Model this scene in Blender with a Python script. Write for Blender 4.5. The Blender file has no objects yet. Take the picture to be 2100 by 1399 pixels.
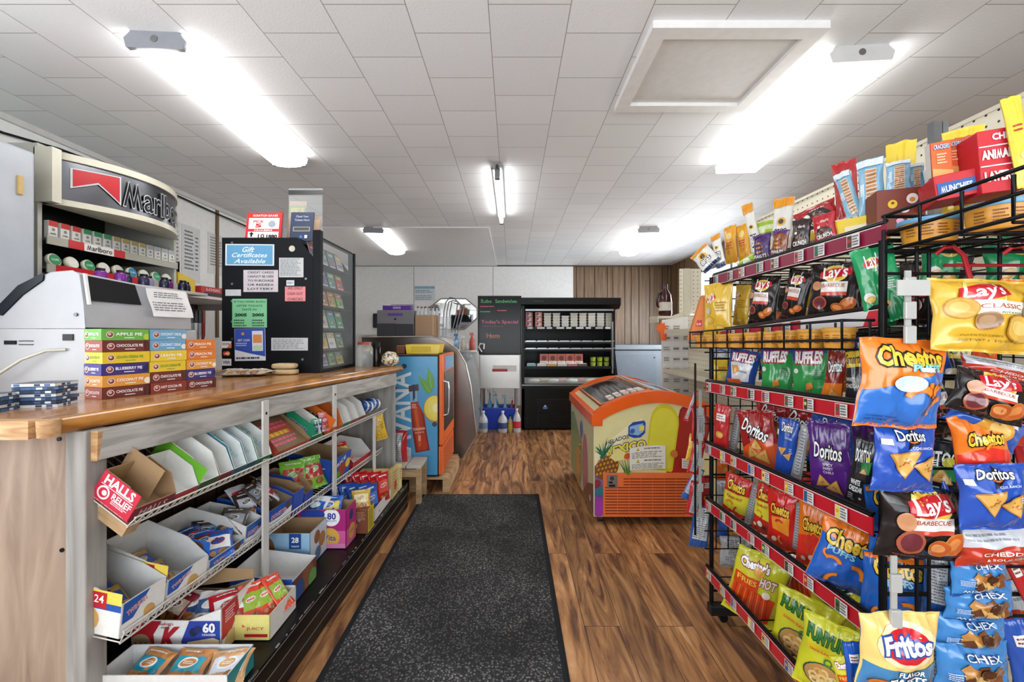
import bpy, math, random
from mathutils import Vector, Matrix, noise
from mathutils.geometry import tessellate_polygon
R = math.radians
SC = bpy.context.scene
COL = SC.collection
# ---------------------------------------------------------------- camera, world, exposure
FP, CX, HY, CH = 880.0, 1050.0, 688.0, 1.22      # focal length in pixels, vanishing point, camera height
cam = bpy.data.cameras.new('camera'); camo = bpy.data.objects.new('camera', cam); COL.objects.link(camo)
cam.sensor_width = 36.0; cam.lens = FP / 2100 * 36; cam.shift_y = -(699.5 - HY) / 2100
cam.clip_start = 0.02; camo.location = (0, 0, CH); camo.rotation_euler = (R(90), 0, 0)
SC.camera = camo
SC.view_settings.view_transform = 'Standard'; SC.view_settings.look = 'None'
SC.view_settings.gamma = 1.0; SC.view_settings.exposure = 0.98
SC.view_settings.use_curve_mapping = False
SC.cycles.max_bounces = 8; SC.cycles.diffuse_bounces = 4; SC.cycles.glossy_bounces = 3
SC.cycles.transparent_max_bounces = 10; SC.cycles.transmission_bounces = 4
SC.cycles.caustics_reflective = False; SC.cycles.caustics_refractive = False
W = bpy.data.worlds.new('daylight'); SC.world = W; W.use_nodes = True
W.node_tree.nodes['Background'].inputs[0].default_value = (0.85, 0.93, 1.0, 1)
W.node_tree.nodes['Background'].inputs[1].default_value = 2.0
def area(name, loc, rot, sx, sy, power, col=(1, 1, 1)):
    l = bpy.data.lights.new(name, 'AREA'); l.shape = 'RECTANGLE'; l.size = sx; l.size_y = sy; l.energy = power; l.color = col
    o = bpy.data.objects.new(name, l); COL.objects.link(o); o.location = loc; o.rotation_euler = rot; return o
# area lights: daylight of the shop front, plus two added side fills
def day_fill(n, loc, rot, sx, sy, p): return area(n, loc, tuple(R(a) for a in rot), sx, sy, p, (.96, .98, 1))
day_fill('window_daylight', (.25, -1.5, 1.2), (124, 0, 0), 4.3, 1.4, 32)          # stands in for shop-front daylight, aimed up to brighten the ceiling
day_fill('near_side_fill', (-2.7, .2, 1.4), (108, 0, -90), 2.0, 1.2, 14)  # added fill from the unseen left side, tilted up to lift the ceiling
day_fill('far_side_fill', (2.7, 5.5, 1.4), (76, 0, 90), 2.4, 1.0, 30)  # added fill from the right that brightens the back of the shop
LAMP = 4.9      # strength of the fluorescent diffusers

# ---------------------------------------------------------------- helpers
def lin(h):
    h = h.lstrip('#'); c = [int(h[i:i+2], 16) / 255 for i in (0, 2, 4)]
    return tuple(x / 12.92 if x <= .04045 else ((x + .055) / 1.055) ** 2.4 for x in c) + (1,)
MATS = {}
def mt(hexc, kind='matte', **k):
    key = (hexc, kind) + tuple(sorted(k.items()))
    if key in MATS: return MATS[key]
    m = bpy.data.materials.new(kind + '_' + hexc.strip('#')); MATS[key] = m; m.use_nodes = True
    nt = m.node_tree; N = nt.nodes; L = nt.links; b = N['Principled BSDF']
    P = dict(matte=(.55, 0, 0, 0), foil=(.2, 0, .85, 24), card=(.5, 0, .12, 60), metal=(.3, 1, .05, 40), plastic=(.3, 0, 0, 0),
             steel=(.25, 1, .08, 12), paint=(.45, 0, .15, 25), wire=(.35, .3, 0, 0), glass=(.05, 0, 0, 0), mirror=(.03, 1, 0, 0), lamp=(.5, 0, 0, 0), paper=(.7, 0, .1, 20))[kind]
    b.inputs['Roughness'].default_value = k.get('rough', P[0]); b.inputs['Metallic'].default_value = P[1]
    c = lin(hexc); b.inputs['Base Color'].default_value = c
    if kind == 'lamp':
        b.inputs['Emission Color'].default_value = c; b.inputs['Emission Strength'].default_value = k.get('e', 1)
        m.diffuse_color = c; return m
    if kind == 'glass':
        b.inputs['Alpha'].default_value = k.get('a', .18); b.inputs['Roughness'].default_value = k.get('rough', .03)
        b.inputs['Specular IOR Level'].default_value = .8; return m
    if kind == 'mirror': return m
    b.inputs['Specular IOR Level'].default_value = k.get('spec', .18 if max(c[:3]) < .02 else .5)
    tc = N.new('ShaderNodeTexCoord'); nz = N.new('ShaderNodeTexNoise'); nz.inputs['Scale'].default_value = P[3] or 14
    nz.inputs['Detail'].default_value = 2
    L.new(tc.outputs['Object'], nz.inputs['Vector'])
    mx = N.new('ShaderNodeMix'); mx.data_type = 'RGBA'; mx.blend_type = 'MULTIPLY'; mx.inputs[0].default_value = k.get('var', .16)
    mx.inputs[6].default_value = c; L.new(nz.outputs['Fac'], mx.inputs[7]); L.new(mx.outputs[2], b.inputs['Base Color'])
    if P[2]:
        bp = N.new('ShaderNodeBump'); bp.inputs['Strength'].default_value = k.get('bump', P[2]); bp.inputs['Distance'].default_value = .004
        L.new(nz.outputs['Fac'], bp.inputs['Height']); L.new(bp.outputs['Normal'], b.inputs['Normal'])
    if kind == 'foil': b.inputs['Coat Weight'].default_value = .3; b.inputs['Coat Roughness'].default_value = .1
    return m
def at(px, py, Y):
    return Vector(((px - CX) / FP * Y, Y, CH - (py - HY) / FP * Y))
def frame(o, ax, ay, az):
    return Matrix(((ax[0], ay[0], az[0], o[0]), (ax[1], ay[1], az[1], o[1]), (ax[2], ay[2], az[2], o[2]), (0, 0, 0, 1)))
def tag(o, label=None, cat=None, group=None, kind=None):
    if label: o['label'] = label
    if cat: o['category'] = cat
    if group: o['group'] = group
    if kind: o['kind'] = kind
    return o
def thing(name, label, cat, loc=(0, 0, 0), rz=0, group=None, mat=None):
    o = bpy.data.objects.new(name, None); COL.objects.link(o); o.empty_display_size = .05
    o.matrix_world = mat if mat is not None else Matrix.Translation(Vector(loc)) @ Matrix.Rotation(rz, 4, 'Z')
    return tag(o, label, cat, group)
def newmat(name, fn):
    m = bpy.data.materials.new(name); m.use_nodes = True; fn(m.node_tree.nodes, m.node_tree.links, m.node_tree.nodes['Principled BSDF']); return m
ORD = 'first second third fourth fifth sixth seventh eighth ninth tenth eleventh twelfth thirteenth fourteenth fifteenth sixteenth seventeenth eighteenth nineteenth twentieth'.split()

def fnorm(fn, u, v, e=.012):
    a = fn(min(1, u + e), v) - fn(max(-1, u - e), v); b = fn(u, min(1, v + e)) - fn(u, max(-1, v - e)); n = a.cross(b)
    return n.normalized() if n.length > 1e-12 else Vector((0, -1, 0))
class M:
    def __init__(s): s.v = []; s.f = []; s.mi = []; s.ms = []; s.sm = []; s.nr = {}
    def add(s, vs, fs, mat, sm=False, nr=None):
        if mat not in s.ms: s.ms.append(mat)
        i = s.ms.index(mat); b = len(s.v); s.v += [Vector(v) for v in vs]
        if nr: s.nr.update((b + j, n) for j, n in enumerate(nr))
        for f in fs: s.f.append([b + j for j in f]); s.mi.append(i); s.sm.append(sm)
        return s
    def box(s, x0, x1, y0, y1, z0, z1, mat, T=None):
        vs = [Vector((x, y, z)) for x in (x0, x1) for y in (y0, y1) for z in (z0, z1)]
        if T is not None: vs = [T @ v for v in vs]
        return s.add(vs, [(0, 1, 3, 2), (4, 6, 7, 5), (0, 4, 5, 1), (2, 3, 7, 6), (0, 2, 6, 4), (1, 5, 7, 3)], mat)
    def cyl(s, p0, p1, r0, r1, mat, n=16, caps=True, sm=True):
        p0 = Vector(p0); p1 = Vector(p1); d = (p1 - p0).normalized(); a = d.orthogonal().normalized(); b = d.cross(a)
        vs = []
        for p, r in ((p0, r0), (p1, r1)):
            vs += [p + (a * math.cos(6.28318 * i / n) + b * math.sin(6.28318 * i / n)) * r for i in range(n)]
        s.add(vs, [(i, (i + 1) % n, n + (i + 1) % n, n + i) for i in range(n)], mat, sm)
        if caps: s.add(vs, [tuple(range(n))[::-1], tuple(range(n, 2 * n))], mat)
        return s
    def tube(s, pts, r, mat, n=6, closed=False):
        pts = [Vector(p) for p in pts]; k = len(pts); rings = []
        a = None
        for i, p in enumerate(pts):
            q0 = pts[(i - 1) % k] if closed or i else p; q1 = pts[(i + 1) % k] if closed or i < k - 1 else p
            d = (q1 - q0).normalized()
            if a is None: a = d.orthogonal().normalized()
            a = (a - d * a.dot(d))
            a = a.normalized() if a.length > 1e-6 else d.orthogonal().normalized()
            b = d.cross(a); rings += [p + (a * math.cos(6.28318 * j / n) + b * math.sin(6.28318 * j / n)) * r for j in range(n)]
        fs = [(i * n + j, i * n + (j + 1) % n, ((i + 1) % k) * n + (j + 1) % n, ((i + 1) % k) * n + j) for i in range(k if closed else k - 1) for j in range(n)]
        s.add(rings, fs, mat, True)
        if not closed: s.add(rings, [tuple(range(n))[::-1], tuple(range((k - 1) * n, k * n))], mat)
        return s
    def lathe(s, c, prof, mat, n=20, T=None):
        c = Vector(c); vs = [c + Vector((r * math.cos(6.28318 * i / n), r * math.sin(6.28318 * i / n), z)) for r, z in prof for i in range(n)]
        if T is not None: vs = [T @ v for v in vs]
        s.add(vs, [(k * n + i, k * n + (i + 1) % n, (k + 1) * n + (i + 1) % n, (k + 1) * n + i) for k in range(len(prof) - 1) for i in range(n)], mat, True)
        return s.add(vs, [tuple(range(n))[::-1], tuple(range((len(prof) - 1) * n, len(prof) * n))], mat)
    def prism(s, pts, d, mat, side=None):       # polygon of 3-D points pushed along vector d
        pts = [Vector(p) for p in pts]; d = Vector(d); n = len(pts); vs = pts + [p + d for p in pts]
        tr = tessellate_polygon([pts])
        s.add(vs, [t for t in tr] + [tuple(n + j for j in t)[::-1] for t in tr], mat)
        return s.add(vs, [(i, (i + 1) % n, n + (i + 1) % n, n + i) for i in range(n)], side or mat)
    def grid(s, nu, nv, fn, mat, sm=True, nr=False):
        uv = [(-1 + 2 * i / nu, -1 + 2 * j / nv) for j in range(nv + 1) for i in range(nu + 1)]; vs = [fn(*q) for q in uv]
        w = nu + 1
        return s.add(vs, [(j * w + i, j * w + i + 1, (j + 1) * w + i + 1, (j + 1) * w + i) for j in range(nv) for i in range(nu)], mat, sm, [fnorm(fn, *q) for q in uv] if nr else None)
    def obj(s, name, parent=None, label=None, cat=None, group=None, kind=None, world=False, mat=None, bevel=0, origin=None, seg=2):
        vs = s.v
        if parent is not None and world:
            q = parent; mw = Matrix.Identity(4)
            while q is not None: mw = q.matrix_basis @ mw; q = q.parent
            inv = mw.inverted(); vs = [inv @ v for v in vs]
        if parent is None and mat is None:
            if origin is None:
                origin = Vector(((min(v.x for v in vs) + max(v.x for v in vs)) / 2, (min(v.y for v in vs) + max(v.y for v in vs)) / 2, min(v.z for v in vs)))
            vs = [v - origin for v in vs]
        me = bpy.data.meshes.new(name); me.from_pydata(vs, [], s.f)
        for x in s.ms: me.materials.append(x)
        me.polygons.foreach_set('material_index', s.mi); me.polygons.foreach_set('use_smooth', s.sm)
        me.update()
        if s.nr:
            r3 = inv.to_3x3() if parent is not None and world else Matrix.Identity(3)
            me.normals_split_custom_set_from_vertices([tuple(r3 @ s.nr[i]) if i in s.nr else (0, 0, 0) for i in range(len(vs))])
        o = bpy.data.objects.new(name, me); COL.objects.link(o)
        if parent is not None: o.parent = parent
        elif mat is not None: o.matrix_world = mat
        else: o.location = origin
        if bevel:
            b = o.modifiers.new('edge', 'BEVEL'); b.width = bevel; b.segments = seg; b.limit_method = 'ANGLE'; b.angle_limit = R(40); b.harden_normals = False
        return tag(o, label, cat, group, kind)

def copy_tree(o, parent=None):
    c = o.copy(); COL.objects.link(c)
    if parent is not None: c.parent = parent
    for ch in [x for x in bpy.data.objects if x.parent == o]: copy_tree(ch, c)
    return c

# ---------------------------------------------------------------- painting on surfaces with real geometry
TG = {}
def tcurve(body, off, shear, res=2):
    cu = bpy.data.curves.new('lettering', 'FONT'); cu.body = body; cu.offset = off; cu.resolution_u = res; cu.shear = shear
    ob = bpy.data.objects.new('lettering', cu); me = ob.to_mesh()
    vs = [(v.co.x, v.co.y) for v in me.vertices]; fs = [tuple(p.vertices) for p in me.polygons]
    ob.to_mesh_clear(); bpy.data.objects.remove(ob); bpy.data.curves.remove(cu); return vs, fs
def maxx(body): return max(v[0] for v in tcurve(body, 0, 0)[0])
def tgeo(body, off, shear, res=2):
    key = (body, off, shear)
    if key not in TG:
        if 'M' in body and off:      # the font's M cannot be thickened: an upturned W of the same size takes its place
            vs, fs, i = [], [], 0
            w_, wf = tcurve('W', off, 0); m0 = tcurve('M', 0, 0)[0]; mx0, mx1, my1 = min(v[0] for v in m0), max(v[0] for v in m0), max(v[1] for v in m0)
            wx0, wx1, wy0, wy1 = min(v[0] for v in w_), max(v[0] for v in w_), min(v[1] for v in w_), max(v[1] for v in w_)
            while i < len(body):
                pen = maxx(body[:i] + 'I') - maxx('I') if i else 0; b_ = len(vs)
                if body[i] == 'M':
                    k = (mx1 - mx0 + 2 * off) / (wx1 - wx0); vs += [(pen + mx1 + off - (x - wx0) * k, (my1 + off) - (y - wy0) * (my1 + 2 * off) / (wy1 - wy0)) for x, y in w_]; fs += [tuple(b_ + q for q in f) for f in wf]; i += 1
                else:
                    e = body.find('M', i); e = len(body) if e < 0 else e; sg = body[i:e]
                    if sg.strip(): v_, f_ = tcurve(sg, off, 0); vs += [(x + pen, y) for x, y in v_]; fs += [tuple(b_ + q for q in f) for f in f_]
                    i = e
            vs = [(x + y * shear, y) for x, y in vs]
        else: vs, fs = tcurve(body, off, shear, res)
        if not vs: vs = [(0, 0), (1, 0), (0, 1)]
        TG[key] = (vs, fs, min(v[0] for v in vs), max(v[0] for v in vs), min(v[1] for v in vs), max(v[1] for v in vs))
    return TG[key]
class Paint:
    """Draws on a surface fn(u,v,lift), u and v in -1..1; w,h: its size in metres."""
    def __init__(s, m, fn, w, h, curved=True, kind='foil', base=.0008):
        s.m = m; s.fn = fn; s.w = w; s.h = h; s.cv = curved; s.kind = kind; s.l = base; s.step = .00026
    def mat(s, c): return mt(c, s.kind) if isinstance(c, str) else c
    def tri(s, vs, fs, c, lim=.095):
        s.l += s.step if s.cv else .00018
        if s.cv:
            st = [tuple(vs[i] for i in f) for f in fs]; out = []
            while st:
                t = st.pop(); e = [(abs(t[i][0] - t[(i + 1) % 3][0]) + abs(t[i][1] - t[(i + 1) % 3][1]), i) for i in range(3)]; d, i = max(e)
                if d > lim:
                    a, b, q = t[i], t[(i + 1) % 3], t[(i + 2) % 3]; m = ((a[0] + b[0]) / 2, (a[1] + b[1]) / 2); st += [(a, m, q), (m, b, q)]
                else: out.append(t)
            V = []; F = []
            for t in out:
                if (t[1][0] - t[0][0]) * (t[2][1] - t[0][1]) < (t[1][1] - t[0][1]) * (t[2][0] - t[0][0]): t = t[::-1]
                F.append((len(V), len(V) + 1, len(V) + 2)); V += t
            vs, fs = V, F
        s.m.add([s.fn(u, v, s.l) for u, v in vs], fs, s.mat(c), s.cv, [fnorm(s.fn, u, v) for u, v in vs] if s.cv else None)
    def poly(s, pts, c):
        pts = [(max(-.985, min(.985, p[0])), max(-.99, min(.99, p[1]))) for p in pts]
        tr = tessellate_polygon([[Vector((p[0], p[1], 0)) for p in pts]]); s.tri(pts, tr, c)
    def rect(s, u0, u1, v0, v1, c): s.poly([(u0, v0), (u1, v0), (u1, v1), (u0, v1)], c)
    def ell(s, u, v, r, c, k=1, n=18, rot=0):      # r in units of u; k: height over width
        a = s.w / s.h; ca, sa = math.cos(rot), math.sin(rot)
        P = []
        for i in range(n):
            x = r * math.cos(6.28318 * i / n); y = r * k * math.sin(6.28318 * i / n); P.append((u + x * ca - y * sa, v + (x * sa + y * ca) * a))
        s.poly(P, c)
    def shp(s, u, v, r, pts, c, rot=0):            # free outline in units of u
        a = s.w / s.h; ca, sa = math.cos(rot), math.sin(rot)
        s.poly([(u + r * (x * ca - y * sa), v + r * (x * sa + y * ca) * a) for x, y in pts], c)
    def arc(s, u, v, r, a0, a1, t, c, n=7):
        a = s.w / s.h; o = []; q = []
        for i in range(n + 1):
            g = a0 + (a1 - a0) * i / n; o.append((u + (r + t) * math.cos(g), v + (r + t) * math.sin(g) * a)); q.append((u + (r - t) * math.cos(g), v + (r - t) * math.sin(g) * a))
        s.tri(o + q, [f for i in range(n) for f in ((i, i + 1, n + 2 + i), (i, n + 2 + i, n + 1 + i))], c)
    def text(s, body, u, v, W, c, out=None, rot=0, H=None, off=.012, shear=0, arch=0, vert=False, oc=.055):
        a = s.w / s.h
        for col, of in (([(out, oc)] if out else []) + [(c, off)]):
            vs, fs, x0, x1, y0, y1 = tgeo(body, of, shear)
            _, _, a0, a1, b0, b1 = tgeo(body, off, shear)
            k = W / (a1 - a0); ky = k if H is None else H / (b1 - b0) / a
            cx, cy = (a0 + a1) / 2, (b0 + b1) / 2; ca, sa = math.cos(rot), math.sin(rot); P = []
            for x, y in vs:
                x = (x - cx) * k; y = (y - cy) * ky; y += -arch * (x / W * 2) ** 2 * W if arch else 0
                P.append((max(-.99, min(.99, u + x * ca - y * sa)), max(-.99, min(.99, v + (x * sa + y * ca) * a))))
            s.tri(P, [f[:1] + f[i:i + 2] for f in fs for i in range(1, len(f) - 1)], col, .08)
    def lines(s, u0, u1, v0, v1, n, c, seed=1, fill=.45):    # rows of print too small to read
        rr = random.Random(seed); s.l += .0002; dv = (v1 - v0) / n; V = []; F = []
        for i in range(n):
            u = u0; vc = v0 + dv * (i + .5); end = u1 - (u1 - u0) * rr.random() * .25
            while u < end:
                e = min(end, u + (u1 - u0) * (.04 + .12 * rr.random())); b = len(V)
                V += [(u, vc - dv * fill / 2), (e, vc - dv * fill / 2), (e, vc + dv * fill / 2), (u, vc + dv * fill / 2)]; F.append((b, b + 1, b + 2, b + 3)); u = e + (u1 - u0) * .025
        s.m.add([s.fn(p[0], p[1], s.l) for p in V], F, s.mat(c))
def flat(o, ex, ey, n=None):
    o = Vector(o); ex = Vector(ex); ey = Vector(ey); n = Vector(n) if n is not None else ex.cross(ey).normalized()
    return lambda u, v, l=0: o + ex * u + ey * v + n * l
def fpaint(m, o, ex, ey, kind='card', base=.0008, n=None):
    ex = Vector(ex); ey = Vector(ey); return Paint(m, flat(o, ex, ey, n), ex.length * 2, ey.length * 2, False, kind, base)
# ---------------------------------------------------------------- the room
XL, XR, YB, YF, ZC = -2.8, 2.77, 7.5, -1.6, 2.44
def S(m, name, label=None, **k): return m.obj(name, kind='structure', **k)
def f_floor(N, L, b):
    tc = N.new('ShaderNodeTexCoord'); mp = N.new('ShaderNodeMapping'); mp.inputs['Rotation'].default_value = (0, 0, R(90))
    L.new(tc.outputs['Object'], mp.inputs['Vector'])
    br = N.new('ShaderNodeTexBrick'); br.inputs['Scale'].default_value = 1; br.inputs['Brick Width'].default_value = 1.2; br.inputs['Row Height'].default_value = .152
    br.inputs['Mortar Size'].default_value = .0012; br.inputs['Color1'].default_value = (0, 0, 0, 1); br.inputs['Color2'].default_value = (1, 1, 1, 1); br.inputs['Mortar'].default_value = (.5, .5, .5, 1)
    br.inputs['Bias'].default_value = 0; L.new(mp.outputs[0], br.inputs['Vector'])
    # grain: stretched noise, shifted per plank
    mp2 = N.new('ShaderNodeMapping'); mp2.inputs['Scale'].default_value = (9, 1.1, 1); L.new(tc.outputs['Object'], mp2.inputs['Vector'])
    ad = N.new('ShaderNodeVectorMath'); ad.operation = 'ADD'; L.new(mp2.outputs[0], ad.inputs[0])
    ml = N.new('ShaderNodeVectorMath'); ml.operation = 'SCALE'; ml.inputs['Scale'].default_value = 37; L.new(br.outputs['Color'], ml.inputs[0]); L.new(ml.outputs[0], ad.inputs[1])
    n1 = N.new('ShaderNodeTexNoise'); n1.inputs['Scale'].default_value = 1.6; n1.inputs['Detail'].default_value = 8; n1.inputs['Roughness'].default_value = .62; n1.inputs['Distortion'].default_value = 1.6
    L.new(ad.outputs[0], n1.inputs['Vector'])
    cr = N.new('ShaderNodeValToRGB'); e = cr.color_ramp.elements
    e[0].position = .27; e[0].color = lin('#38231a'); e[1].position = .75; e[1].color = lin('#d0a27a')
    for p, c in ((.4, '#6b452e'), (.5, '#95673f'), (.6, '#b07f52')): q = e.new(p); q.color = lin(c)
    L.new(n1.outputs['Fac'], cr.inputs[0])
    hs = N.new('ShaderNodeHueSaturation'); mr = N.new('ShaderNodeMapRange'); mr.inputs[3].default_value = .75; mr.inputs[4].default_value = 1.2
    L.new(br.outputs['Color'], mr.inputs[0]); L.new(mr.outputs[0], hs.inputs['Value']); L.new(cr.outputs[0], hs.inputs['Color'])
    mx = N.new('ShaderNodeMix'); mx.data_type = 'RGBA'; L.new(br.outputs['Fac'], mx.inputs[0]); L.new(hs.outputs[0], mx.inputs[6]); mx.inputs[7].default_value = lin('#1c0f08')
    L.new(mx.outputs[2], b.inputs['Base Color']); b.inputs['Roughness'].default_value = .42
    bp = N.new('ShaderNodeBump'); bp.inputs['Strength'].default_value = .25; bp.inputs['Distance'].default_value = .002; L.new(n1.outputs['Fac'], bp.inputs['Height']); L.new(bp.outputs[0], b.inputs['Normal'])
FLOOR = newmat('dark_wood_planks', f_floor)
def f_ceil(N, L, b):
    tc = N.new('ShaderNodeTexCoord'); sx = N.new('ShaderNodeSeparateXYZ'); L.new(tc.outputs['Object'], sx.inputs[0])
    def M_(op, a, k=None):
        n = N.new('ShaderNodeMath'); n.operation = op; L.new(a, n.inputs[0])
        if k is not None: n.inputs[1].default_value = k
        return n.outputs[0]
    cb = N.new('ShaderNodeCombineXYZ'); L.new(M_('ADD', sx.outputs[1], 30 * .3 - 1.581 + .15 + .0), cb.inputs[0]); L.new(M_('ADD', sx.outputs[0], .087 + .305 * 20), cb.inputs[1])
    br = N.new('ShaderNodeTexBrick'); br.inputs['Scale'].default_value = 1; br.inputs['Brick Width'].default_value = .3; br.inputs['Row Height'].default_value = .305
    br.inputs['Mortar Size'].default_value = .0022; br.inputs['Mortar Smooth'].default_value = .4; L.new(cb.outputs[0], br.inputs['Vector'])
    br.inputs['Color1'].default_value = lin('#eef0f1'); br.inputs['Color2'].default_value = lin('#e6e8ea'); br.inputs['Mortar'].default_value = lin('#a09d9a')
    L.new(br.outputs['Color'], b.inputs['Base Color']); b.inputs['Roughness'].default_value = .55
    nz = N.new('ShaderNodeTexNoise'); nz.inputs['Scale'].default_value = 140; nz.inputs['Detail'].default_value = 2; L.new(tc.outputs['Object'], nz.inputs['Vector'])
    a = N.new('ShaderNodeMath'); a.operation = 'SUBTRACT'; L.new(nz.outputs['Fac'], a.inputs[0]); L.new(M_('MULTIPLY', br.outputs['Fac'], 2.0), a.inputs[1])
    bp = N.new('ShaderNodeBump'); bp.inputs['Strength'].default_value = .35; bp.inputs['Distance'].default_value = .0025; L.new(a.outputs[0], bp.inputs['Height']); L.new(bp.outputs[0], b.inputs['Normal'])
CEIL = newmat('ceiling_tiles', f_ceil)
def f_panel(N, L, b):
    tc = N.new('ShaderNodeTexCoord'); mp = N.new('ShaderNodeMapping'); mp.inputs['Scale'].default_value = (14, 14, .8); L.new(tc.outputs['Object'], mp.inputs['Vector'])
    nz = N.new('ShaderNodeTexNoise'); nz.inputs['Scale'].default_value = 2; nz.inputs['Detail'].default_value = 6; nz.inputs['Distortion'].default_value = .6; L.new(mp.outputs[0], nz.inputs['Vector'])
    cr = N.new('ShaderNodeValToRGB'); e = cr.color_ramp.elements; e[0].position = .3; e[0].color = lin('#57432f'); e[1].position = .7; e[1].color = lin('#86694b'); L.new(nz.outputs['Fac'], cr.inputs[0])
    L.new(cr.outputs[0], b.inputs['Base Color']); b.inputs['Roughness'].default_value = .4
PANEL = newmat('brown_wall_panelling', f_panel)
GROOVE = mt('#1f150d')
WHITE = mt('#f1f0ee', 'paint'); WHITE2 = mt('#efefee', 'paint', rough=.25, bump=.04)
m = M(); m.box(XL, XR, YF, YB, -.1, 0, FLOOR); S(m, 'floor', origin=Vector((0, 0, 0)))
m = M(); m.box(XL, XR, YF, YB, ZC, ZC + .1, CEIL); S(m, 'ceiling', origin=Vector((0, 0, 0)))
m = M(); m.box(XL - .1, XL, 1.25, YB, 0, ZC, WHITE); m.box(XL - .1, XL, YF, -.85, 0, ZC, WHITE); m.box(XL - .1, XL, -.85, 1.25, 0, .8, WHITE); m.box(XL - .1, XL, -.85, 1.25, 2.2, ZC, WHITE); S(m, 'wall_left', origin=Vector((0, 0, 0)))
m = M(); m.box(XR, XR + .1, 6.8, YB, 0, ZC, PANEL); m.box(XR, XR + .1, YF, 4.2, 0, ZC, PANEL); m.box(XR, XR + .1, 4.2, 6.8, 0, .85, PANEL); m.box(XR, XR + .1, 4.2, 6.8, 2.2, ZC, PANEL)
y = YF + .1
for i in range(70):
    m.box(XR - .002, XR, y, y + .008, 0, ZC if y > 6.8 or y < 4.1 else .85, GROOVE); y += (.11, .2, .14, .24)[i % 4]
    if y > YB: break
S(m, 'wall_right', origin=Vector((0, 0, 0)))
m = M(); m.box(XL, XR, YB, YB + .1, 0, ZC, PANEL); x = 1.12
for i in range(14):
    m.box(x, x + .01, YB - .003, YB, 0, ZC, GROOVE); x += (.15, .2, .24, .1, .23, .12)[i % 6] * .92
    if x > XR: break
S(m, 'wall_back', origin=Vector((0, 0, 0)))
m = M()     # white boards over the back wall, with thin joints
for a, b_ in ((XL, -1.712), (-1.704, -.335), (-.327, 1.065)): m.box(a, b_, YB - .03, YB, 0, ZC - .02, WHITE)
S(m, 'trim_1', origin=Vector((0, 0, 0)))
m = M(); m.box(XL, -.26, 4.82, YB, ZC - .012, ZC, WHITE2); S(m, 'trim_2', origin=Vector((0, 0, 0)))
m = M()     # front wall behind the camera with its shop windows
wx0, wx1, wz0, wz1 = -1.9, 2.4, .5, 2.2
m.box(XL, wx0, YF - .12, YF, 0, ZC, WHITE); m.box(wx1, XR, YF - .12, YF, 0, ZC, WHITE); m.box(wx0, wx1, YF - .12, YF, 0, wz0, WHITE); m.box(wx0, wx1, YF - .12, YF, wz1, ZC, WHITE)
S(m, 'wall_front', origin=Vector((0, 0, 0)))
m = M(); fm = mt('#c9c9c6', 'metal')
for x in (wx0, -.5, .95, wx1 - .05): m.box(x, x + .05, YF - .1, YF - .04, wz0, wz1, fm)
for z in (wz0, wz1 - .05): m.box(wx0, wx1, YF - .1, YF - .04, z, z + .05, fm)
wf = S(m, 'window_1', origin=Vector((0, 0, 0)))
m = M(); m.box(wx0, wx1, YF - .075, YF - .07, wz0, wz1, mt('#dfeeee', 'glass', a=.08)); m.obj('pane', parent=wf)
m = M(); [m.box(XR + .03, XR + .08, y, y + .06, .85, 2.2, fm) for y in (4.2, 5.45, 6.74)]; [m.box(XR + .03, XR + .08, 4.2, 6.8, z, z + .05, fm) for z in (.85, 2.15)]; m.box(XR + .05, XR + .056, 4.2, 6.8, .9, 2.15, mt('#dfeeee', 'glass', a=.08)); S(m, 'window_2', origin=Vector((0, 0, 0)))  # right wall window, added to let in light for the back
m = M(); [m.box(XL - .08, XL - .03, y, y + .06, .8, 2.2, fm) for y in (-.85, .2, 1.19)]; [m.box(XL - .08, XL - .03, -.85, 1.25, z, z + .05, fm) for z in (.8, 2.15)]; m.box(XL - .056, XL - .05, -.85, 1.25, .85, 2.15, mt('#dfeeee', 'glass', a=.08)); S(m, 'window_3', origin=Vector((0, 0, 0)))  # unseen left wall window, added to go with the near side fill
m = M(); cz = mt('#cfcdc9', 'paint')  # thin crown moulding along the walls
m.box(XL, XL + .02, YF, YB, ZC - .035, ZC, cz); S(m, 'trim_3', origin=Vector((0, 0, 0)))
m = M(); m.box(-.26, XR, YB - .045, YB - .0, ZC - .018, ZC, mt('#4a4038')); S(m, 'trim_4', origin=Vector((0, 0, 0)))
m = M(); bw = mt('#6b5233', 'card')
for yy in (2.95, 4.05): m.box(XL, XL + .012, yy, yy + .035, 1.2, ZC - .035, bw)
S(m, 'trim_5', origin=Vector((0, 0, 0)))

# attic hatch
h = thing('attic_hatch', 'square white attic hatch panel framed with white boards in the ceiling', 'hatch', (.89, 1.975, ZC))
m = M(); wp = mt('#efedeb', 'paint'); m.box(.6, 1.18, 1.72, 2.23, ZC - .012, ZC, mt('#e3e1de', 'paint')); m.obj('panel', parent=h, world=True)
m = M(); x0, x1, y0, y1, t = .545, 1.235, 1.66, 2.29, .065
for p in ([(x0, y0), (x1, y0), (x1 - t, y0 + t), (x0 + t, y0 + t)], [(x1, y0), (x1, y1), (x1 - t, y1 - t), (x1 - t, y0 + t)],
          [(x1, y1), (x0, y1), (x0 + t, y1 - t), (x1 - t, y1 - t)], [(x0, y1), (x0, y0), (x0 + t, y0 + t), (x0 + t, y1 - t)]):
    m.prism([(a, b_, ZC - .03) for a, b_ in p], (0, 0, .03), wp)
m.obj('frame', parent=h, world=True, bevel=.003)

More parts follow.
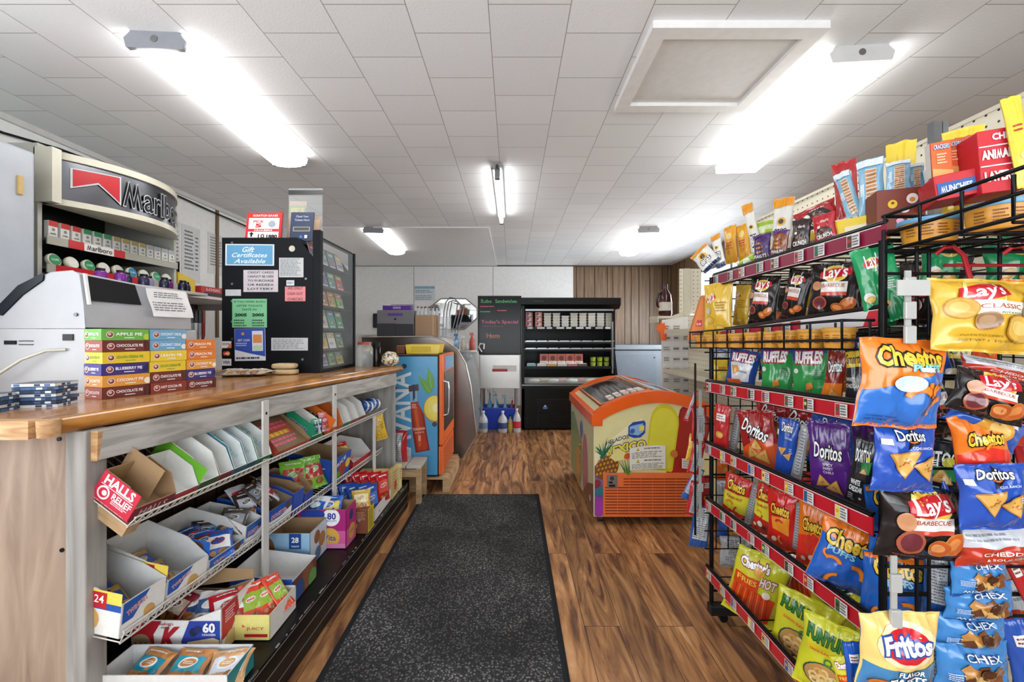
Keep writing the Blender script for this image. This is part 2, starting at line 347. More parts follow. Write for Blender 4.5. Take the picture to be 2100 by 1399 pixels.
# fluorescent fixtures
DIFF = mt('#fffefb', 'lamp', e=LAMP)
def fixture(c0, c1, w, label, cap, round_=True):
    c0 = Vector(c0); c1 = Vector(c1); d = (c1 - c0); ln = d.length; ang = math.atan2(-d.x, d.y)
    t = thing('ceiling_light', label, 'ceiling light', ((c0 + c1) / 2)[:2] + (ZC,), ang)
    prof = [(-.5 * w, -.022), (-.47 * w, -.052), (-.3 * w, -.075), (0, -.082), (.3 * w, -.075), (.47 * w, -.052), (.5 * w, -.022)] if round_ else \
           [(-.5 * w, -.03), (-.48 * w, -.078), (.48 * w, -.078), (.5 * w, -.03)]
    m = M(); m.prism([(x, -ln / 2 + .02, z) for x, z in prof], (0, ln - .04, 0), DIFF); m.obj('diffuser', parent=t)
    m = M(); cm = mt(cap, 'paint'); m.box(-.4 * w, .4 * w, -ln / 2 + .01, ln / 2 - .01, -.04, 0, mt('#e8e8e6', 'paint'))
    m.obj('housing', parent=t)
    for s_ in (-1, 1):
        m = M(); pts = [(-.47 * w, -.03), (-.43 * w, -.068), (.43 * w, -.068), (.47 * w, -.03), (.36 * w, 0), (-.36 * w, 0)]
        y = s_ * ln / 2 if s_ < 0 else ln / 2 - .02
        m.prism([(x, y, z) for x, z in pts], (0, .02, 0), cm)
        if s_ < 0: m.cyl((0, y - .002, -.03), (0, y, -.03), .014, .014, mt('#9a9a98', 'metal'), 14)
        m.obj('end_cap', parent=t, bevel=.003)
    return t
fixture((-1.435, 1.72, 0), (-1.515, 2.93, 0), .25, 'long wraparound ceiling light with grey end cap over the counter', '#8f9299')
fixture((1.47, 1.80, 0), (1.575, 3.04, 0), .275, 'long flat ceiling light beside the attic hatch above the chip rack', '#d0cfcd', False)
fixture((-1.56, 4.82, 0), (-1.64, 6.1, 0), .25, 'ceiling light on the glossy white panel near the back wall', '#8f9299')
fixture((1.53, 4.8, 0), (1.68, 6.2, 0), .26, 'ceiling light over the open cooler and freezer by the panelled corner', '#a9aaac')
t = thing('tube_light', 'bare single tube light strip in the middle of the ceiling', 'ceiling light', (-.105, 3.7, ZC))
m = M(); m.box(-.035, .035, -.66, .66, -.03, 0, mt('#e2e2e0', 'paint')); m.obj('housing', parent=t, bevel=.004)
m = M(); m.cyl((0, -.6, -.07), (0, .62, -.07), .019, .019, mt('#ffffff', 'lamp', e=LAMP * 1.6)); m.obj('tube', parent=t)
for y in (-.62, .62):
    m = M(); m.box(-.018, .018, y - .02, y + .02, -.1, -.02, mt('#77787a')); m.obj('socket', parent=t)
m = M(); m.prism([(-.045, -.67, -.035), (.045, -.67, -.035), (.03, -.67, 0), (-.03, -.67, 0)], (0, .03, 0), mt('#b9b9b7', 'metal')); m.cyl((0, -.69, -.03), (0, -.67, -.03), .012, .012, mt('#333')if False else mt('#333333')); m.obj('end_plate', parent=t)

# floor mat
def f_mat(N, L, b):
    tc = N.new('ShaderNodeTexCoord'); v = N.new('ShaderNodeTexVoronoi'); v.inputs['Scale'].default_value = 95; L.new(tc.outputs['Object'], v.inputs['Vector'])
    n2 = N.new('ShaderNodeTexNoise'); n2.inputs['Scale'].default_value = 2.2; n2.inputs['Detail'].default_value = 5; L.new(tc.outputs['Object'], n2.inputs['Vector'])
    n3 = N.new('ShaderNodeTexNoise'); n3.inputs['Scale'].default_value = 160; L.new(tc.outputs['Object'], n3.inputs['Vector'])
    cr = N.new('ShaderNodeValToRGB'); e = cr.color_ramp.elements; e[0].position = .1; e[0].color = lin('#807e7b'); e[1].position = .5; e[1].color = lin('#29292b'); L.new(v.outputs['Distance'], cr.inputs[0])
    c2 = N.new('ShaderNodeValToRGB'); e = c2.color_ramp.elements; e[0].position = .4; e[0].color = (.45, .45, .45, 1); e[1].position = .66; e[1].color = (1.5, 1.5, 1.5, 1); L.new(n2.outputs['Fac'], c2.inputs[0])
    mx = N.new('ShaderNodeMix'); mx.data_type = 'RGBA'; mx.blend_type = 'MULTIPLY'; mx.inputs[0].default_value = 1; L.new(cr.outputs[0], mx.inputs[6]); L.new(c2.outputs[0], mx.inputs[7])
    m2 = N.new('ShaderNodeMix'); m2.data_type = 'RGBA'; m2.blend_type = 'MULTIPLY'; m2.inputs[0].default_value = .8; L.new(mx.outputs[2], m2.inputs[6])
    c3 = N.new('ShaderNodeValToRGB'); e = c3.color_ramp.elements; e[0].position = .35; e[0].color = (.3, .3, .3, 1); e[1].position = .65; e[1].color = (1.4, 1.4, 1.4, 1); L.new(n3.outputs['Fac'], c3.inputs[0]); L.new(c3.outputs[0], m2.inputs[7])
    L.new(m2.outputs[2], b.inputs['Base Color']); b.inputs['Roughness'].default_value = .95
    bp = N.new('ShaderNodeBump'); bp.inputs['Strength'].default_value = .9; bp.inputs['Distance'].default_value = .004; bp.invert = True; L.new(v.outputs['Distance'], bp.inputs['Height']); L.new(bp.outputs[0], b.inputs['Normal'])
MATM = newmat('ribbed_mat', f_mat)
t = thing('floor_mat', 'long charcoal ribbed entrance mat with rubber border on the wood floor', 'mat', (-.24, 1.6, 0))
m = M(); m.box(-.665, .18, 0, 3.26, .002, .010, MATM); m.obj('pile', parent=t, world=True)
m = M(); rb = mt('#202225', rough=.7); x0, x1, y0, y1 = -.69, .205, -.02, 3.285
m.box(x0, x1, y0, y1, 0, .005, rb); m.box(x0 + .008, x0 + .026, y0, y1, .005, .008, rb); m.box(x1 - .026, x1 - .008, y0, y1, .005, .008, rb); m.obj('rubber_border', parent=t, world=True, bevel=.002)
# cables on the left wall
m = M(); m.tube([at(x, y, Y) for x, y, Y in ((-60, 245, 2.2), (5, 272, 2.34), (120, 305, 2.63), (200, 335, 2.88), (250, 345, 3.06), (335, 388, 3.42), (430, 432, 3.94), (500, 462, 4.4), (600, 505, 5.3))], .008, mt('#151515', 'plastic'))
for v in m.v: v.x = max(v.x, XL + .012) if v.x < XL + .03 else v.x
m.obj('cable', label='black cable sagging along the top of the white side wall', cat='cable')
# ---------------------------------------------------------------- the sales counter
def wood(name, c1, c2, sc=(1.2, 14, 14), rough=.3, rot=0):
    def f(N, L, b):
        tc = N.new('ShaderNodeTexCoord'); mp = N.new('ShaderNodeMapping'); mp.inputs['Scale'].default_value = sc; mp.inputs['Rotation'].default_value = (0, 0, rot); L.new(tc.outputs['Object'], mp.inputs['Vector'])
        nz = N.new('ShaderNodeTexNoise'); nz.inputs['Scale'].default_value = 1.5; nz.inputs['Detail'].default_value = 7; nz.inputs['Distortion'].default_value = 1.2; L.new(mp.outputs[0], nz.inputs['Vector'])
        cr = N.new('ShaderNodeValToRGB'); e = cr.color_ramp.elements; e[0].position = .32; e[0].color = lin(c1); e[1].position = .68; e[1].color = lin(c2); L.new(nz.outputs['Fac'], cr.inputs[0])
        L.new(cr.outputs[0], b.inputs['Base Color']); b.inputs['Roughness'].default_value = rough
        bp = N.new('ShaderNodeBump'); bp.inputs['Strength'].default_value = .15; bp.inputs['Distance'].default_value = .002; L.new(nz.outputs['Fac'], bp.inputs['Height']); L.new(bp.outputs[0], b.inputs['Normal'])
    return newmat(name, f)
TOPW = wood('varnished_counter_wood', '#96623a', '#cb9a66', (14, 1.2, 14), .18, R(12))
EDGEW = wood('orange_moulding_wood', '#83501f', '#bd8038', (10, 2, 10), .25)
RAW = wood('raw_end_grain', '#a3754a', '#dcb483', (6, 6, 30), .6)
PLY = wood('plywood', '#7f6a5a', '#aa9583', (10, 10, 1.3), .6)
DARKW = wood('dark_brown_boards', '#2e1c10', '#553620', (10, 10, 1), .5)
BOARD = wood('pale_shelf_board', '#94744f', '#bfa07a', (3, 12, 12), .55)
PEEL = wood('flaking_white_paint', '#8f8b85', '#b9b6b1', (16, 1.3, 16), .6); PEELV = wood('flaking_white_post', '#827f7a', '#a5a29d', (16, 16, 1.3), .6)
ct = thing('countertop', 'varnished brown wood countertop with rounded orange wood edge moulding', 'countertop', (-1.5, 2.1, .955))
ex0, ex1 = Vector((-1.205, 1.126, 0)), Vector((-.80, 3.12, 0))
pl = [(-2.15, 1.13), (-1.225, 1.13), (-.825, 3.12), (-1.62, 3.2), (-2.0, 2.6), (-2.15, 2.2)]
m = M(); m.prism([(x, y, .957) for x, y in pl], (0, 0, .043), TOPW); m.obj('top_board', parent=ct, world=True, bevel=.003)
m = M(); d = (ex1 - ex0); nrm = Vector((d.y, -d.x, 0)).normalized()
prof = [(-.03, .955)] + [(-.02 + .03 * math.cos(R(a)), .9775 + .0235 * math.sin(R(a))) for a in range(-90, 91, 15)] + [(-.03, 1.0)]
m.prism([(ex0 + nrm * a) + Vector((0, 0, z)) for a, z in prof], d, EDGEW, EDGEW); m.obj('edge_moulding', parent=ct, world=True)
m = M(); m.prism([(x, 1.095 if x > -1.35 else 1.1 + .02 * (x + 1.3) , z) for x, z in ((-2.15, .953), (-1.235, .953), (-1.235, 1.001), (-2.15, 1.001))], (0, .034, 0), RAW); m.obj('end_strip', parent=ct, world=True, bevel=.006)
m = M(); m.cyl((-1.207, 1.118, .956), (-1.207, 1.118, 1.0), .022, .024, RAW, 14); m.obj('corner_cap', parent=ct, world=True)

sc = thing('sales_counter', 'shop counter with plywood end, flaking white posts and low black deck', 'counter', (-1.4, 2.1, 0))
m = M(); m.box(-2.14, -1.235, 1.2, 1.215, 0, .953, PLY)
for x, z in ((-1.245 - .02, .93), (-1.245 - .012, .62)): m.cyl((x, 1.197, z), (x, 1.2, z), .006, .006, mt('#3a3d44', 'metal'), 10)
m.obj('end_panel', parent=sc, world=True)
m = M(); m.box(-1.235, -1.178, 1.185, 1.25, 0, .955, PEELV); m.obj('post', parent=sc, world=True, bevel=.004)
def fp(px, k=.098, x0=-1.077, y0=1.2):     # point of a shelf's front line met by an image column: its Y and X
    q = (px - CX) / FP; Y = (x0 - k * y0) / (q - k); return Vector((q * Y, Y, 0))
A0, A1 = Vector((-1.16, 1.205, 0)), Vector((-.825, 3.06, 0)); ad = A1 - A0; an = Vector((ad.y, -ad.x, 0)).normalized()
m = M(); m.prism([A0 + Vector((0, 0, .868)), A0 + Vector((0, 0, .953)), A0 - an * .035 + Vector((0, 0, .953)), A0 - an * .035 + Vector((0, 0, .868))], ad, PEEL); m.obj('apron', parent=sc, world=True, bevel=.003)
m = M(); m.prism([(-1.178, 1.2, .868), (-1.16, 1.2, .868), (-1.158, 1.2, .952), (-1.178, 1.2, .952)], (0, .03, 0), RAW); m.obj('spacer_block', parent=sc, world=True, bevel=.004)
B0, B1 = Vector((-1.56, 1.22, 0)), Vector((-1.27, 3.02, 0))
m = M(); m.prism([B0, B1, B1 + Vector((0, 0, .95)), B0 + Vector((0, 0, .95))], (-.02, 0, 0), DARKW)
for i in range(16):
    q = B0.lerp(B1, (i + .5) / 16); m.box(q.x + .0005, q.x + .002, q.y, q.y + .006, .17, .95, mt('#150c06'))
m.obj('back_panel', parent=sc, world=True)
m = M(); m.prism([(-1.25, 3.03, 0), (-.83, 3.03, 0), (-.83, 3.03, .953), (-1.25, 3.03, .953)], (0, .03, 0), PEELV)
for i in range(4): m.box(-1.15 + i * .1, -1.146 + i * .1, 3.027, 3.03, .17, .95, mt('#8e8b86'))
m.obj('far_end_panel', parent=sc, world=True)
BLK = mt('#171515', 'paint', rough=.3, var=.5)
m = M(); m.prism([(-1.55, 1.22, 0), (-.8, 1.22, 0), (-.742, 3.05, 0), (-1.26, 3.05, 0)], (0, 0, .168), BLK)
sw = mt('#8f8a84', 'paint'); f0, f1 = Vector((-.8, 1.22, 0)), Vector((-.742, 3.05, 0))
for z in (.155, .10, .045): m.prism([f0 + Vector((.0, 0, z)), f1 + Vector((0, 0, z)), f1 + Vector((0, 0, z + .0018)), f0 + Vector((0, 0, z + .0018))], (.0012, 0, 0), sw)
rr = random.Random(4)
for i in range(46):     # chipped paint along the deck edge
    q = f0.lerp(f1, rr.random()); w = .006 + .03 * rr.random(); m.box(q.x - .006 * rr.random(), q.x + .001, q.y, q.y + w, .165, .1688, sw)
m.obj('deck', parent=sc, world=True)
UP = mt('#d6d4d0', 'paint')
for px_, nm in ((540, ''), (683, ''), (765, '')):
    q = fp(px_); m = M(); m.box(q.x + .004, q.x + .012, q.y - .02, q.y + .02, .168, .952 if px_ < 700 else .69, UP)
    if px_ < 700: m.cyl((q.x + .012, q.y, .9), (q.x + .014, q.y, .9), .006, .006, mt('#222222'), 8)
    m.obj('upright', parent=sc, world=True)

WW = mt('#dad7cf', 'wire')
def shelf_frame(P0, P1, z0, z1, tilt):
    a = (Vector((P1.x, P1.y, z1)) - Vector((P0.x, P0.y, z0))); ln = a.length; a.normalize()
    out = Vector((a.y, -a.x, 0)).normalized(); up = out.cross(a).normalized()
    if up.z < 0: up = -up
    t = R(tilt); x = (out * math.cos(t) - up * math.sin(t)); z = (out * math.sin(t) + up * math.cos(t))
    y = z.cross(x); return frame((P0.x, P0.y, z0), x, y, z), ln, (1 if y.dot(a) > 0 else -1)
def wire_shelf(P0, P1, z0, z1, tilt, depth, label):
    T, ln, sg = shelf_frame(P0, P1, z0, z1, tilt)
    t = thing('wire_shelf', label, 'shelf', mat=T)
    m = M(); n = int(ln / .026)
    for i in range(n + 1):
        y = ln * i / n; m.tube([(-depth, y, -.003), (.002, y, -.003), (.006, y, -.001), (.01, y + .008, .028)], .0021, WW, 4)
    m.obj('shelf_wires', parent=t)
    m = M()
    for x, z, r in ((.011, .029, .0034), (.004, -.006, .0034), (-.1, -.006, .003), (-.2, -.006, .003), (-depth, -.006, .0034)): m.tube([(x, 0, z), (x, ln, z)], r, WW, 6)
    m.obj('rails', parent=t); t['len'] = ln
    return T, ln, t
S1 = shelf_frame(Vector((-1.077, 1.2, 0)), Vector((-.90, 3.0, 0)), .692, .69, 33); S2 = shelf_frame(Vector((-1.10, 1.2, 0)), Vector((-.92, 3.0, 0)), .365, .41, 8)
T1, L1, _ = wire_shelf(Vector((-1.077, 1.2, 0)), Vector((-.90, 3.0, 0)), .692, .69, 33, .30, 'tilted white wire shelf just under the countertop'); T2, L2, _ = wire_shelf(Vector((-1.10, 1.2, 0)), Vector((-.92, 3.0, 0)), .365, .41, 8, .34, 'lower white wire shelf holding snack cake boxes')
m = M(); m.box(-.26, .0, -.02, .02, -.05, -.012, BOARD); m.obj('shelf_support', mat=T1 @ Matrix.Translation((0, .03, 0)), label='pale wood bracket board under the near end of the tilted wire shelf', cat='bracket')

def sy(px, T, which):       # distance along a shelf for an image column
    x0, k = (-1.077, .0983) if which == 1 else (-1.10, .1)
    q = fp(px, k, x0); P = T.inverted() @ Vector((q.x, q.y, T.translation.z)); return P.y
KR = '#a98a66'
def carton(T, y0, y1, dep, hs, lip, outc, label, inc='#e2e2de', side=None, front=None, back=None, name='display_carton', x1=-.004, draw=None, drawf=None, flap=None, cat='box', group=None):
    """Open display box; local x towards the aisle, y along the shelf, z up. hs: wall height, lip: front height, back: height of the rear wall"""
    w = y1 - y0; back = back or hs
    t = thing(name, label, cat, mat=T @ Matrix.Translation((x1, y0, .0015)), group=group)
    m = M(); th = .0022; O = mt(outc, 'card'); I = mt(inc, 'card')
    m.box(-dep, 0, 0, w, 0, th, I)
    def wall(pts, d, n):
        m.prism(pts, d, I, I)
        pp = [Vector(p) + Vector(n) * .0006 for p in pts]; tr = tessellate_polygon([pp]); m.add(pp, [x for x in tr], mt(side or outc, 'card'))
    prof = [(-dep, 0), (0, 0), (0, lip), (-dep * .35, hs), (-dep, back)]
    wall([(x, 0, z) for x, z in prof], (0, th, 0), (0, -1, 0)); wall([(x, w, z) for x, z in prof], (0, -th, 0), (0, 1, 0))
    wall([(0, 0, 0), (0, w, 0), (0, w, lip), (0, 0, lip)], (-th, 0, 0), (1, 0, 0)); wall([(-dep, 0, 0), (-dep, w, 0), (-dep, w, back), (-dep, 0, back)], (th, 0, 0), (-1, 0, 0))
    if front: p = fpaint(m, (.0008, w / 2, lip / 2), (0, w / 2, 0), (0, 0, lip / 2)); p.rect(-1, 1, -1, 1, front)
    if draw: p = fpaint(m, (-dep / 2, -.0008, hs / 2), (dep / 2, 0, 0), (0, 0, hs / 2)); draw(p)
    if drawf: p = fpaint(m, (.001, w / 2, lip / 2), (0, w / 2, 0), (0, 0, lip / 2)); drawf(p)
    m.obj('tray', parent=t)
    if flap:
        m = M(); m.prism([(-dep + .001, 0, back), (-dep + .001, w, back), (-dep - .02, w * .96, back + flap), (-dep - .02, w * .04, back + flap)], (-.002, 0, 0), I); m.obj('back_flap', parent=t)
    return t
def packet(T, x, y, z, w, h, c, c2, label, txt=None, yaw=0, lean=-70, seed=1, group=None, cat='snack packet'):
    """small pillow packet lying inside a box"""
    m = M(); fn = bagfn(w, h, .22, seed); body(m, fn, mt(c, 'foil'), mt(c, 'foil'), 8, 8)
    p = Paint(m, fn, w, h, True, 'foil', .0007); p.rect(-.8, .8, -.35, .5, c2)
    q = random.Random(seed); lc = '#e9e9e6' if c2 != '#ffffff' else '#9a2a1e'
    p.ell(-.05, .15, .5, lc, .5, rot=.2); p.ell(-.05, .15, .4, c, .45, rot=.2); p.lines(-.3, .3, .05, .25, 2, lc, seed); p.ell(.25, -.6, .33, '#9a6234', .8); p.ell(-.4, -.65, .22, '#c08a50', .9); p.lines(-.6, .6, .7, .9, 1, lc, seed + 1)
    return m.obj('snack_packet', mat=T @ Matrix.Translation((x, y, z)) @ Matrix.Rotation(R(yaw), 4, 'Z') @ Matrix.Rotation(R(lean), 4, 'X'), label=label, cat=cat, group=group)
# pillow shape shared by packets and chip bags
def bagfn(w, h, fat, seed, curl=0):
    ox = seed * 3.17; T = fat * w
    def fn(u, v, l=0):
        a = max(0, 1 - abs(u) ** 2.4) ** .62; vv = min(1, abs(v) / .93); b = max(0, 1 - vv ** 2.6) ** .8
        t = T * .5 * a * b
        n1 = noise.noise(Vector((u * 1.6 + ox, v * 1.6, 1.3))); n2 = noise.noise(Vector((u * 3 + ox, v * 2.4 + 5, 2.1)))
        rid = (.5 - abs(noise.noise(Vector((u * 4.2 + ox, v * 1.3, 7.7))))) * abs(v) ** 1.5
        t *= 1 + .35 * n1; k = (a * .8 + .1)
        t += w * (.036 * n2 * k + .06 * (rid - .25) * k) * (1 if abs(v) < .95 else .5)
        x = w / 2 * u * (1 - .09 * (1 - v * v) * (1 + n1)) + w * .015 * n2 * abs(v)
        z = h / 2 * v * (1 - .02 * abs(u)) + h * .018 * noise.noise(Vector((u * 2.2, ox, abs(v)))) * abs(v)
        y = -t - l + curl * h * v * v * .12 + w * .05 * noise.noise(Vector((u * 1.7 + ox, v * .9, 9.1)))*abs(v)
        return Vector((x, y, z))
    return fn
def body(m, fn, front, back, nu=16, nv=20, crimp=None):
    m.grid(nu, nv, fn, front, True, True)
    def bk(u, v): p = fn(-u, v); q = fn(-u, v, 0); a = max(0, 1 - abs(u) ** 2.4) ** .6 * max(0, 1 - min(1, abs(v) / .93) ** 2.6); return Vector((q.x * .985, q.y + abs(q.y) * 1.35 * a + .0026, q.z * .985))
    m.grid(max(8, nu // 2), max(10, nv // 2), bk, back)
BURG = '#b3203a'
def halls(p):
    p.rect(-1, 1, -1, 1, '#c8213f'); p.text('HALLS', .0, .58, 1.55, '#ffffff', off=.03); p.rect(-.85, .85, .17, .21, '#ffffff')
    p.ell(-.55, -.3, .3, '#e8e2e2'); p.ell(-.55, -.3, .22, '#c8213f'); p.ell(-.5, -.28, .12, '#e8e2e2'); p.text('RELIEF', .38, -.12, 1.0, '#ffffff', off=.02); p.lines(-.05, .85, -.62, -.3, 3, '#ffffff', 2); p.lines(-.9, .9, -.95, -.85, 1, '#e9aab5', 3)
def ct1(px0, px1, *a, **k): return carton(T1, sy(px0, T1, 1), sy(px1, T1, 1) - .002, *a, **k)
ct1(262, 349, .135, .088, .045, BURG, 'open red cough drop carton with raised front panel, nearest on the tilted wire shelf', KR, side='#c8213f', draw=halls, front='#7d2030', drawf=lambda p: p.text('HALLS', 0, 0, 1.3, '#e9d9d9'), name='cough_drop_carton')
m = M(); m.box(0, .13, 0, .002, 0, .11, mt(KR, 'card')); m.obj('carton_divider', mat=T1 @ Matrix.Translation((-.17, sy(318, T1, 1), .01)), label='kraft brown cardboard flap standing behind the red cough drop carton', cat='cardboard')
SH1 = [(350, 399, .15, .075, .035, '#28365c', 'white lined gum box with dark blue printed lip on the tilted shelf', '#e9e9e5', '#b82a2a'),
       (400, 440, .2, .095, .04, '#69b52b', 'white gum box with bright green side on the tilted shelf', '#eeeeea', '#2f4b22'),
       (441, 470, .2, .09, .04, '#b3242e', 'white gum box with red edge beside the green sided box', '#e4e4e0', '#7e2530'),
       (471, 497, .2, .095, .04, '#2a7f93', 'white mint box with teal edge, first of the two teal ones', '#e6eded', '#24616e'),
       (498, 520, .2, .095, .04, '#23788c', 'white mint box with teal edge, second of the two teal ones', '#e2ebeb', '#1f5866'),
       (521, 549, .2, .095, .04, '#2f8c4c', 'white gum box with green edge against the first shelf upright', '#e8eeea', '#1f6638'),
       (566, 632, .2, .05, .032, '#b84a3c', 'kraft lined candy box with pink and yellow print past the first upright', '#a48663', '#c6583c'),
       (633, 652, .17, .09, .04, '#128a63', 'green and white gum box with dark blue lettering', '#ece9e4', '#0d7352'),
       (672, 697, .2, .095, .04, '#ea7020', 'orange candy box with black label by the second upright', '#dd7a34', '#cf5e1a'),
       (698, 713, .2, .09, .04, '#d8d4cc', 'plain white gum box right after the orange candy box', '#eae9e5', '#37866c'),
       (714, 729, .2, .09, .04, '#d9d5cf', 'plain white gum box between two other white ones', '#e6e5e1', '#a5463c'),
       (730, 744, .2, .09, .04, '#d4cfc8', 'plain white gum box next to the blue gum tubs', '#e8e7e3', '#8e4438')]
def prt(c, tx, tc):
    def f(p):
        p.rect(-1, 1, -1, 1, c); p.text(tx, -.1, -.1, 1.2, tc, out='#ffffff', off=.03, H=.6)
    return f
for i, (a, b, dp, hs, lp, oc, lb, ic, fc) in enumerate(SH1):
    dr = {1: prt(oc, 'G', '#222222'), 6: None, 7: prt('#128a63', 'TRIDENT', '#1d2c6c'), 8: prt('#ea7020', 'ORBIT', '#111111')}.get(i)
    c = ct1(a, b, dp, hs, lp, oc, lb, ic, front=fc, draw=dr, name='gum_carton' if i != 6 else 'candy_carton')
    if i in (3, 4, 5):
        m = M(); p = fpaint(m, (-.1, b * 0 + sy(b, T1, 1) - sy(a, T1, 1) - .006, .05), (.09, 0, 0), (0, 0, .04)); p.text('ICE', -.5, .1, .5, '#8db8c0', H=.5); p.text('GUM', .3, -.1, .7, '#a9c9ce', H=.5); m.obj('inner_print', parent=c)
    if i == 6:
        m = M(); w_ = sy(632, T1, 1) - sy(566, T1, 1)
        p = fpaint(m, (-.1, w_ * .5, .03), (0, w_ * .5, 0), (-.1, 0, .012)); p.rect(-.9, .9, -.9, .9, '#8a6e50'); p.rect(-.8, .8, -.2, .6, '#b8513d'); p.lines(-.8, .8, .2, .65, 2, '#f06a8a', 4, .6); p.lines(-.8, .8, -.2, .1, 1, '#f2c23e', 5, .7); p.lines(-.8, .8, -.7, -.25, 2, '#f06a8a', 6, .6); m.obj('backing_card', parent=c)
for k, (a, z, c) in enumerate(((648, .05, '#1f9a70'), (656, .045, '#1b8d66'))):
    packet(T1, -.035, sy(a, T1, 1), z, .05, .1, c, '#27346e', 'green gum pouch spilling over the tilted shelf lip, ' + ('upper' if k == 0 else 'lower') + ' one', 'ICE', yaw=80, lean=-40, seed=k + 3, cat='gum pouch')
packet(T1, -.05, sy(668, T1, 1), .06, .07, .1, '#d98aa0', '#b44a6a', 'pink and white candy pouch between green and orange gum boxes', 'MIX', yaw=80, lean=-50, seed=9, cat='candy pouch')
for k, a in enumerate((752, 767)):
    y = sy(a, T1, 1); m = M(); m.lathe((0, 0, 0), [(.034, 0), (.036, .004), (.036, .07), (.033, .074)], mt('#1d4f9c', 'plastic'), 20)
    m.lathe((0, 0, .074), [(.037, 0), (.037, .014), (.034, .017), (0, .017)], mt('#dfe4ea', 'plastic'), 20)
    for j in range(20):
        g = j * .314; m.box(-.004, .004, -.001, .001, .03, .045, mt('#e9eef4'), Matrix.Translation((.0365 * math.cos(g), .0365 * math.sin(g), 0)) @ Matrix.Rotation(g + 1.57, 4, 'Z'))
    m.obj('gum_tub', mat=T1 @ Matrix.Translation((-.08, y, .039)) @ Matrix.Rotation(R(-90), 4, 'X') @ Matrix.Rotation(R(20), 4, 'Y'), label='blue gum tub with white lid at the far end of the tilted shelf, ' + ('first' if k == 0 else 'last') + ' one', cat='gum tub')

# second wire shelf
def twk(p):
    p.rect(-1, 1, -1, 1, '#f2f0ea'); p.rect(-1, 1, .45, 1, '#f3d95b'); p.rect(-1, 1, .15, .45, '#1f56b0'); p.ell(-.25, -.35, .7, '#d9ab64', .62); p.rect(.2, .6, .2, .9, '#c41f2b'); p.text('24', .4, .6, .25, '#ffffff')
def twf(p):
    p.rect(-1, 1, -1, 1, '#efeeea'); p.poly([(-1, -.2), (-1, 1), (.2, 1), (-.5, -.2)], '#1f56b0'); p.text('TWINKIES', -.35, .4, .9, '#c8202c', out='#ffffff', H=.3, rot=.25); p.ell(.25, -.4, .25, '#d9ab64', 1.3, rot=.7)
def dnf(col, tx):
    def f(p):
        p.rect(-1, 1, -1, 1, '#f0efec'); p.poly([(-1, -.1), (-1, 1), (1, 1), (1, .2), (0, -.2)], col); p.text(tx, -.1, .2, 1.3, '#c8202c', out='#ffffff', H=.4); p.rect(-.8, .6, -.7, -.55, '#333333'); p.ell(.6, .5, .2, '#5a3a28')
    return f
def ct2(px0, px1, *a, **k): return carton(T2, sy(px0, T2, 2), sy(px1, T2, 2) - .003, *a, **k)
SH2 = [(247, 338, .24, .13, .1, '#f0eee8', 'snack cake box with yellow top band at the near end of the lower wire shelf', '#d9d9d8', dict(draw=twk, drawf=twf, back=.15)),
       (341, 425, .24, .13, .08, '#f0eee8', 'second white and blue sponge cake box on the lower wire shelf', '#dcdcda', dict(draw=twk, drawf=twf, back=.16)),
       (428, 500, .24, .12, .05, '#e8e6e2', 'low white tray full of blue cupcake packets on the lower wire shelf', '#d6d6d4', dict(draw=dnf('#2a62b8', 'ZINGERS'), drawf=dnf('#2a62b8', 'CUPCAKES'), back=.13)),
       (502, 536, .24, .11, .09, '#e8e6e2', 'narrow white and blue doughnut box just before the first upright', '#dadad8', dict(drawf=dnf('#2a62b8', 'DONUTS'))),
       (548, 598, .24, .11, .09, '#1f4fae', 'blue doughnut box of chocolate packets just after the first upright', '#8d7a66', dict(drawf=dnf('#1f4fae', 'DONETTES'))),
       (600, 622, .22, .12, .1, '#2a4fb2', 'tall blue rimmed kraft box behind the doughnut packets', KR, dict()),
       (624, 642, .22, .13, .06, '#223fa5', 'kraft box with dark blue corner beside the green candy bag', KR, dict())]
for a, b, dp, hs, lp, oc, lb, ic, kw in SH2: ct2(a, b, dp, hs, lp, oc, lb, ic, name='snack_cake_carton', **kw)
def nutri(p):
    p.rect(-1, 1, -1, 1, '#1c49a6'); p.rect(-.95, -.3, -.2, .7, '#16306f'); p.text('Nutri', -.62, .45, .5, '#ffffff', H=.3); p.text('Grain', -.62, .05, .5, '#ffffff', H=.3); p.rect(-.25, .35, .65, .95, '#e8d23a'); p.ell(.2, -.4, .35, '#b0703a'); p.ell(.2, -.35, .2, '#6b3a22'); p.lines(-.2, .8, .2, .4, 1, '#dfe6f3', 3)
def nutf(p):
    p.rect(-1, 1, -1, 1, '#2154b4'); p.text('RICE', 0, .5, .9, '#ffffff', H=.3, rot=.3); p.ell(.1, -.2, .4, '#a33b1e'); p.ell(-.3, -.6, .3, '#4f9a35'); p.ell(.7, .1, .25, '#e8c63a')
ct2(676, 716, .26, .15, .15, '#1c49a6', 'dark blue cereal bar box with white lettering behind the second upright', KR, draw=nutri, drawf=nutf, name='cereal_bar_carton')
ct2(724, 760, .22, .12, .05, '#e6e1da', 'white tray with red panel at the far end of the lower wire shelf', '#e2e0dc', side='#b8242c', name='snack_cake_carton')
rr = random.Random(8)
PK = [(300, '#d7a957', '#2e56a6', 'yellow sponge cake packet inside the nearest snack cake box'), (385, '#caa05a', '#3a5fae', 'yellow sponge cake packet inside the second snack cake box')]
for k, (a, c, c2, lb) in enumerate(PK):
    for j in range(2): packet(T2, -.12 - .06 * j, sy(a, T2, 2) + .01 * j, .035 + .02 * j, .085, .11, c, c2, lb + (', top one' if j else ', bottom one'), 'CAKE', yaw=75 + 10 * j, seed=k * 2 + j + 5)
